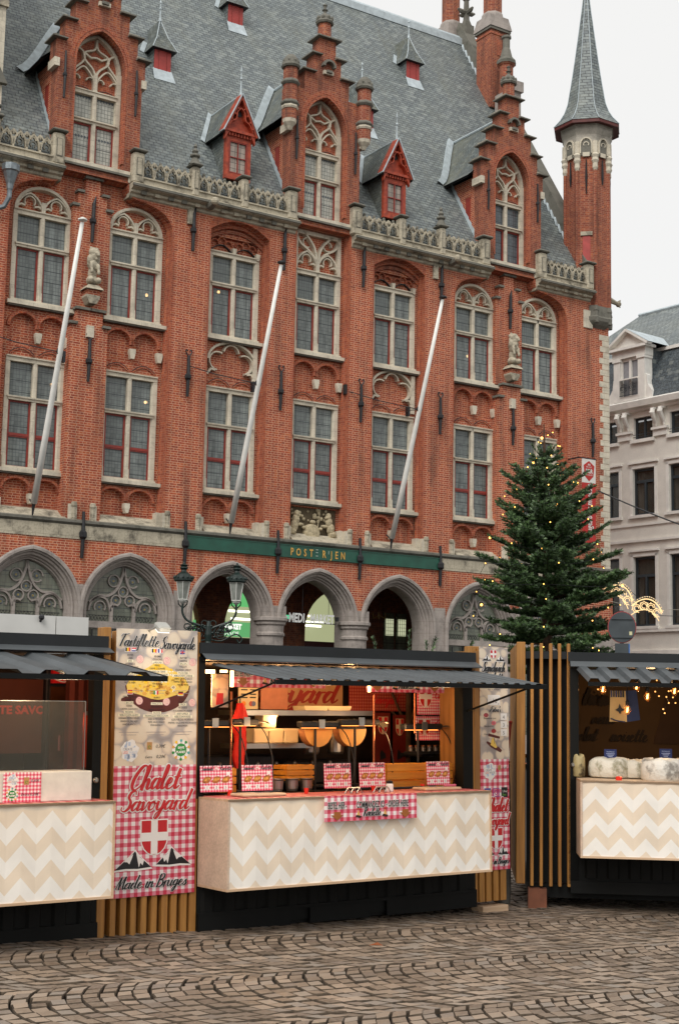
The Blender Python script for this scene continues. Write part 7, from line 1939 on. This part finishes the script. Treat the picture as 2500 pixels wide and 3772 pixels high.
plight(ls_, (.5, .7, 1.9), 4.0, .05, (1, .46, .24)); plight(ls_, (1.2, .9, 1.95), 1.2, .05, (1, .46, .24)); plight(ls_, (O-2.75, -.74, 1.86), 11, .1, (1, .72, .45)); plight(ls_, (O-3.6, -.74, 1.86), 10, .1, (1, .72, .45)); plight(ls_, (O-2.2, .3, 1.6), .5, .03, (1, .5, .2))
mb = MB(); mb.lathe([(.0, 0), (.022, .004), (.022, .02), (.012, .03)], 0, 0, 10, M['steel'])
for i, v in enumerate(mb.v): mb.v[i] = (O-2.19+v[0], -.02-v[2], 1.165+v[1])
mb.build('latch', ls_)
thing_on('polystyrene_box', -2.86, -.33, 1.037, 'long white polystyrene box on the left counter', 'box', (('box', lambda mb: mb.bbox(-.9, .5, -.0, .3, 0, .212, simple('white polystyrene', 'd9d5cc', .8, .05, 12, .1), .006)),))
def eco_card(mb): eco(mb, -.075, .15, .045); bagicon(mb, .03, .12, .04); planet(mb, -.075, .055, .028); mb.text('0,30€', .06, .14, .028, -.003, M['ink'], shear=.3); mb.text('Extra 0,20€', -.01, .045, .028, -.003, M['ink'], shear=.3)
thing_on('price_card', -2.90, -.338, 1.04, 'gingham price card stuck to the white box on the left counter', 'sign', (('card', lambda mb: mb.box(-.142, .142, 0, .004, 0, .208, M['gingt'])), ('print', eco_card)))
gp = NG('clear plastic guard'); gp.base(lin('cfd6d2')); gp.set(Roughness=.3); t_ = gp.n('BsdfTransparent'); mxx = gp.n('MixShader'); mxx.inputs[0].default_value = .965; gp.l(gp.b.outputs[0], mxx.inputs[1]); gp.l(t_.outputs[0], mxx.inputs[2]); gp.l(mxx.outputs[0], gp.out.inputs[0])
thing_on('glass_guard', -2.395, -.26, 1.25, 'clear plastic guard standing on the white box of the left stall', 'screen', (('pane', lambda mb: mb.box(-1.4, 0, 0, .005, 0, .5, gp.mat)), ('edge', lambda mb: (mb.box(-1.4, 0, -.001, .006, .5, .504, M['steel']), mb.box(-.002, .002, -.001, .006, 0, .5, M['steel'])))))
def bannerdeco(mb): mb.text('TARTIFLETTE SAVOYARDE', .70, .33, .095, -.003, simple('dull red lettering', 'c83020', .6, 0), sx=1.1, bold=.004, align='RIGHT')
thing_on('back_banner', -2.35, 1.45, 1.33, 'dark brown banner with dull red capitals at the back of the left stall', 'banner', (('cloth', lambda mb: mb.box(-1.1, .72, 0, .01, 0, .62, simple('brown banner', '5a2c1c', .8, .1, 4))), ('print', bannerdeco)))
def cokedeco(mb): script(mb, 'Cola', -.10, .03, .09, -.004, M['wh'], .15, .3); mb.ribbon(spline([(-.13, .035), (-.05, .012), (.03, .03), (.12, .015)], 5), .01, -.005, -.003, M['wh'])
thing_on('drinks_sign', -1.835, 1.30, 1.918, 'bright red drinks fridge sign with white script under the left awning', 'sign', (('lightbox', lambda mb: mb.box(-.142, .142, 0, .05, 0, .14, simple('bright red sign', 'd81f26', .4, 0))), ('print', cokedeco)))
thing_on('drinks_fridge', -1.83, 1.32, .05, 'dark drinks fridge at the back of the left stall', 'fridge', (('cabinet', lambda mb: (mb.bbox(-.17, .17, .06, .5, 0, 2.0, M['ink'], .01))), ('door', lambda mb: mb.box(-.14, .14, .03, .06, .1, 1.84, simple('dim fridge glass', '4a2a18', .15, .3, 6))), ('bottle', lambda mb: [mb.lathe([(.025, z), (.025, z+.12), (.01, z+.17)], x, .05, 8, simple('drink bottle', ('7a2418', '2f4a1e', '5a3018')[k % 3], .3, 0)) for k, (x, z) in enumerate([(-.09, 1.0), (0, 1.0), (.09, 1.0), (-.05, 1.3), (.05, 1.3), (-.09, .7), (.04, .7)])])))
thing_on('red_leaflet', -2.15, .3, 1.25, 'red folded sheet at the right inside end of the left stall', 'leaflet', (('sheet', lambda mb: mb.box(-.0, .07, 0, .004, 0, .42, simple('red sheet', 'a83216', .6, .1, 6))), ('clip', lambda mb: mb.box(.02, .05, -.004, 0, .40, .43, M['steel']))))

thing_on('red_curtain', -1.85, 1.05, 1.02, 'dim red curtain at the right inside end of the left stall', 'curtain', (('cloth', lambda mb: mb.loft([[(-.12+.04*i, .012*(i % 2), 0) for i in range(7)], [(-.12+.04*i, .012*(i % 2), .95) for i in range(7)]], simple('dim red cloth', '6a2a1a', .8, .12, 5))), ('rail', lambda mb: mb.tube([(-.16, 0, .96), (.16, 0, .96)], .008, 5, M['iron']))))

# ---- white panelled container behind the left stall
wc = on_stall('white_container', -2.6, 3.0, -.05, 'white panelled cabin roof edge behind the left stall', 'cabin')
pw = simple('white composite panel', 'cfcec9', .5, .05, 2); 
mb = MB(); mb.box(-2.6, 1.70, 0, 2.2, .0, 2.44, pw); mb.build('wall', wc)
mb = MB(); mb.box(-2.6, 1.36, -.03, -.0, 2.44, 2.66, pw); mb.box(1.37, 1.71, -.03, 2.2, 2.44, 2.66, pw); mb.box(-2.6, 1.45, -.015, 0, 2.2, 2.43, pw); mb.box(1.46, 1.71, -.015, 0, 2.2, 2.43, pw); mb.box(-2.6, 1.7, 0, 2.2, 2.44, 2.65, pw); mb.build('roof_panel', wc)
mb = MB(); mb.ball((1.2, -.06, 2.64), .03, M['ink'], 8, 5); mb.tube([(1.2, -.03, 2.6), (1.2, -.06, 2.64)], .012, 5, M['ink']); mb.build('sensor', wc)

# ---- right stall
rs_ = on_right('market_stall', 0, 0, -.1, 'right black market stall with light bulbs and cheeses, seen frontally', 'market stall')
D1 = .1
mb = MB()
mb.box(.02, .48, .10, .16, .14+D1, 2.25+D1, dk_); mb.box(.40, .50, .0, .1, .14+D1, 2.2+D1, dk_); mb.box(.42, 2.6, .0, .04, .17+D1, 1.1+D1, dk_); mb.box(.42, 2.6, -.02, .02, .06+D1, .17+D1, dk_); mb.box(.42, .5, .04, 2.0, .1+D1, 2.14+D1, dk_)
mb.box(.42, 2.6, 2.0, 2.04, .1+D1, 2.14+D1, simple('brown back wall', '4a3418', .8, .15, 2)); mb.box(.42, 2.6, .04, 2.0, 2.12+D1, 2.14+D1, M['darkwood']); mb.box(.5, 2.6, .05, .5, 1.06+D1, 1.10+D1, dk_); mb.box(2.6, 2.66, 0, 2, .1+D1, 2.14+D1, dk_)
x = .55
while x < 2.5: mb.prism([(x, -.0), (x+.02, -.02), (x+.10, -.02), (x+.12, -.0)], .2+D1, 1.05+D1, dk_, plane='xy'); x += .2
mb.box(.05, 2.6, .1, 2.0, .0+D1, .12+D1, dk_)
mb.build('body', rs_)
mb = MB(); mb.box(.40, 2.7, -.02, 2.1, 2.20+D1, 2.285+D1, M['fascia']); mb.box(.0, .45, .02, 2.1, 2.22+D1, 2.29+D1, M['fascia']); mb.build('roof', rs_)
mb = MB(); mb.add([(.42, -.02, 2.20+D1), (2.7, -.02, 2.20+D1), (2.7, -.07, 2.15+D1), (.42, -.07, 2.15+D1), (.42, 0, 2.14+D1), (2.7, 0, 2.14+D1)], [(0, 3, 2, 1), (3, 4, 5, 2)], M['zinc']); mb.build('roof_flashing', rs_)
awning(rs_, .475, 2.65, -.03, 2.125+D1, .535, 2.7, -.62, 1.995+D1, 12, .035)
counter(rs_, .475, 2.6, .425+D1, 1.115+D1, .222, .50, 0, top=False)
for x in (.05, .136, .225, .308, .393): slat(rs_, x, .029, .11+D1, 2.365+D1, -.0, .10)
mb = MB(); mb.bbox(-.082, -.0, -.0, .05, .13+D1, 2.375+D1, M['slat'], .004); mb.box(-.075, -.02, .05, 1.75, .13+D1, 2.36+D1, M['slatside'])
for k in range(9): mb.box(-.082, -.074, .15+k*.19, .28+k*.19, .13+D1, 2.36+D1, M['slatside'])
mb.build('side_screen', rs_)
mb = MB(); mb.box(.03, .20, -.02, .15, .0, .0+D1+.09, simple('red brick block', '7a4a34', .8, .15, 8)); mb.build('levelling_block', rs_)
mb = MB(); mb.lathe([(.0, 0), (.022, .004), (.022, .02), (.012, .03)], 0, 0, 10, M['steel'])
for i, v in enumerate(mb.v): mb.v[i] = (.445+v[0], -.0-v[2], 1.23+D1+v[1])
mb.build('latch', rs_)
plight(rs_, (1.3, .7, 1.7+D1), 12, .05, (1, .6, .28)); plight(rs_, (.8, -.4, 1.92+D1), 1.2, .06, (1, .72, .45)); plight(rs_, (1.6, -.4, 1.92+D1), 1.6, .06, (1, .72, .45))
red = simple('red pole', 'a83020', .5, .1)
q = on_right('red_pole', -.13, .25, 0, 'thin red pole leaning against the timber side of the right stall', 'pole')
mb = MB(); mb.tube([(-.08, .0, .75), (.0, .02, 1.60)], .014, 7, red); mb.tube([(-.11, 0, .02), (-.08, 0, .75)], .014, 7, red); mb.build('rod', q); mb = MB(); mb.ball((.0, .02, 1.61), .02, red, 8, 5); mb.build('knob', q)
q = on_right('grey_sack', -.19, .22, -.08, 'grey rolled sheet standing between the middle and right stalls', 'sheet')
mb = MB(); mb.lathe([(.06, 0), (.07, .1), (.065, .6), (.06, 1.1), (.05, 1.22), (.03, 1.26)], 0, 0, 10, simple('grey sheet', '6a665f', .8, .2, 8)); mb.build('roll', q); mb = MB(); mb.tube([(-.05, 0, 1.1), (0, -.06, 1.12), (.05, 0, 1.1)], .006, 5, M['ink']); mb.build('strap', q)
fil = emit('glowing filament', (1, .42, .1, 1), 9); bg_ = NG('amber bulb glass'); bg_.base(lin('e8b070')); bg_.set(Roughness=.05); tt = bg_.n('BsdfTransparent'); mm = bg_.n('MixShader'); mm.inputs[0].default_value = .82; bg_.l(bg_.b.outputs[0], mm.inputs[1]); bg_.l(tt.outputs[0], mm.inputs[2]); bg_.l(mm.outputs[0], bg_.out.inputs[0])
for i, (x, y, z, lab) in enumerate(((.745, .2, 1.95, 'leftmost glowing filament bulb in the right stall'), (1.165, .2, 1.89, 'lowest glowing filament bulb, right of the hanging bag'), (1.42, .2, 1.945, 'glowing filament bulb nearest the right edge of the photo'), (.95, -.02, 1.76, 'glowing filament bulb hanging in front of the paper bag'), (1.10, .5, 1.985, 'small glowing filament bulb high behind the others'))):
    q = on_right('filament_bulb', x, y, z, lab, 'light bulb', 'filament bulbs of the right stall')
    mb = MB(); mb.lathe([(.004, -.055), (.022, -.045), (.032, -.02), (.03, .005), (.018, .03), (.015, .04)], 0, 0, 12, bg_.mat); mb.build('glass', q, True)
    mb = MB(); mb.tube([(-.008, 0, -.03), (-.004, 0, .02), (.004, 0, -.03), (.008, 0, .02)], .003, 4, fil); mb.ball((0, 0, -.01), .008, fil, 6, 5, .022); mb.build('filament', q)
    mb = MB(); mb.lathe([(.017, .038), (.019, .07), (.01, .085)], 0, 0, 10, M['ink']); mb.tube([(0, 0, .08), (0, 0, 2.1-z)], .004, 4, M['ink']); mb.build('socket', q)
q = on_right('fairy_lights', .9, .6, 1.2, 'strings of tiny warm fairy lights hanging inside the right stall', 'fairy lights')
mb = MB(); mw = MB(); rr_ = random.Random(9); fy = emit('tiny warm light', (1, .42, .1, 1), 1.8)
for x0, n in ((-.38, 3), (-.14, 3), (.42, 4), (.5, 7), (.56, 5), (.62, 3), (.95, 3)):
    px = [(x0+rr_.uniform(-.03, .03), rr_.uniform(0, .1), .86-.055*k-rr_.uniform(0, .02)) for k in range(n)]
    for p in px: mb.ball(p, .0075, fy, 6, 4)
    mw.tube([(x0, .05, .92)] + px, .0015, 3, M['ink'])
mb.build('bulb', q); mw.build('wire', q)
q = on_right('paper_bag', .93, .08, 1.62, 'cream and blue paper carrier bag hanging among the bulbs of the right stall', 'bag')
kraft = simple('cream bag paper', 'd0ad74', .7, .06, 8); blue = simple('blue bag print', '27355f', .6, .08, 8)
mb = MB(); mb.add([(-.14, -.04, .02), (.02, -.07, .02), (.01, -.05, .31), (-.13, -.02, .31)], [(0, 1, 2, 3)], kraft); mb.add([(.02, -.07, .02), (.15, .0, .04), (.12, .02, .32), (.01, -.05, .31)], [(0, 1, 2, 3)], blue); mb.add([(-.14, -.04, .02), (.02, -.07, .02), (.15, .0, .04), (.0, .04, .04)], [(0, 1, 2, 3)], kraft); mb.add([(-.14, -.04, .02), (0, .04, .04), (0, .05, .31), (-.13, -.02, .31)], [(0, 1, 2, 3)], kraft); mb.add([(0, .04, .04), (.15, 0, .04), (.12, .02, .32), (0, .05, .31)], [(0, 1, 2, 3)], blue)
mb.build('bag', q)
mb = MB()
for k in range(6): mb.prism([(-.13+.022*k, .25), (-.115+.022*k, .25), (-.115+.022*k, .31), (-.13+.022*k, .31)], -.062, -.056, M['ink'] if k % 2 else blue)
mb.prism([(-.09, .13), (-.06, .15), (-.05, .19), (-.03, .15), (.0, .13), (-.03, .12), (-.045, .09), (-.06, .115)], -.074, -.07, M['ink']); mb.tube([(-.13, -.05, .05), (-.08, -.08, .03), (0, -.09, .02)], .006, 4, blue)
mb.build('print', q)
def cheese_r(name, x, y, z, rx, ry, h, lab, c1, c2, seed):
    q = on_right(name, x, y, z, lab, 'cheese'); g = NG(name + ' rind ' + str(seed)); g.base(g.mix(g.rng(g.noise(7, 5, rough=.65), .5, .62, 0, 1), lin(c1), lin(c2))); g.set(Roughness=.6); g.bump(g.noise(16, 4), .8, .02)
    r2 = random.Random(seed); ph = [r2.uniform(0, 6.28) for _ in range(3)]
    mb = MB(); R = []
    for t in (0, .08, .5, .85, .97, 1.0):
        k = (.93, 1.0, 1.02, .97, .86, .4)[(0, .08, .5, .85, .97, 1.0).index(t)]
        R.append([(rx*k*cos(a)*(1+.03*sin(3*a+ph[0])), ry*k*sin(a)*(1+.03*sin(2*a+ph[1])), h*t+.012*sin(4*a+ph[2])*t) for a in [i*pi/14 for i in range(28)]])
    mb.loft(R, g.mat, closed=True); mb.add(R[-1], [tuple(range(28))], g.mat); mb.build('rind', q, True); return q
cheese_r('round_cheese', 1.23, -.20, 1.115, .185, .19, .195, 'big white marbled cheese wheel on the right counter', 'd6d2c8', '8b857c', 3)
cheese_r('cheese_slab', .80, .08, 1.125, .20, .16, .175, 'pale mottled cheese slab under the left blue price card', 'dad6c8', '96927a', 5)
cheese_r('cheese_slab', 1.03, .10, 1.125, .14, .16, .16, 'pale mottled cheese partly hidden behind the big white wheel', 'dad6c8', '96927a', 6)
cheese_r('cheese_slab', .50, .06, 1.125, .06, .12, .20, 'cut dark rinded cheese at the left end of the right counter', 'a89a70', '4a3d28', 7)
cheese_r('round_cheese', 1.52, .05, 1.115, .16, .16, .19, 'white cheese wheel cut by the right edge of the photo', 'd2cec2', '8b857c', 8)
q = on_right('red_cup', .83, -.36, 1.116, 'small red cup on the edge of the right counter', 'cup'); mb = MB(); mb.lathe([(.028, 0), (.03, .03), (.02, .035)], 0, 0, 12, M['foilred']); mb.build('cup', q)
bcard = simple('navy card', '22306a', .5, .03); bw = simple('pale card ink', 'b8c4e8', .5, 0)
for x, z, lab in ((.805, 1.295, 'navy price card standing on the mottled cheese slab'), (1.32, 1.31, 'navy price card standing on the big white cheese wheel'), (1.50, 1.26, 'navy price card at the right edge of the photo')):
    q = on_right('price_card', x, .12 if x < 1.4 else -.05, z, lab, 'price card', 'navy cheese price cards')
    mb = MB(); mb.box(-.058, .058, 0, .003, .0, .085, bcard); mb.build('card', q)
    mb = MB(); mb.text('FROMAGE', 0, .055, .018, -.001, bw, align='CENTER', sx=.9)
    for k in (0, 1, 2): mb.box(-.04+.01*k, .04-.01*k, -.001, 0, .04-.013*k, .045-.013*k, bw)
    mb.build('print', q, fix=False)
q = on_right('wall_lettering', .9, 1.97, 1.5, 'faint dark brush lettering on the brown back wall of the right stall', 'sign'); dkl = simple('dark brown lettering', '20140a', .8, 0)
mb = MB(); script(mb, 'tions', -.2, .30, .2, 0, dkl, .18, .3); script(mb, 'oeuil', -.1, .1, .14, 0, dkl, .16, .3); script(mb, 'olat', -.25, -.08, .14, 0, dkl, .16, .3); script(mb, 'noisette', .1, -.08, .14, 0, dkl, .16, .3); mb.build('lettering', q, fix=False)
mb = MB(); mb.prism([(.55, -.1), (.95, -.1), (.82, .45), (.7, .45)], .0, .01, simple('dim tree print', '3a2412', .8, .1)); mb.build('tree_print', q)
# litter
mb = MB(); mb.add([(-.05, 0, 0), (.0, -.03, .01), (.06, 0, .0), (.02, .03, .02)], [(0, 1, 2, 3)], simple('dead leaf', '8a4a22', .8, .2)); lf = mb.build('dead_leaf', fix=False)
lf.location = (.33, 10.9, -.03); tag(lf, 'dry orange brown leaf lying on the cobbles near the stall base', 'leaf')
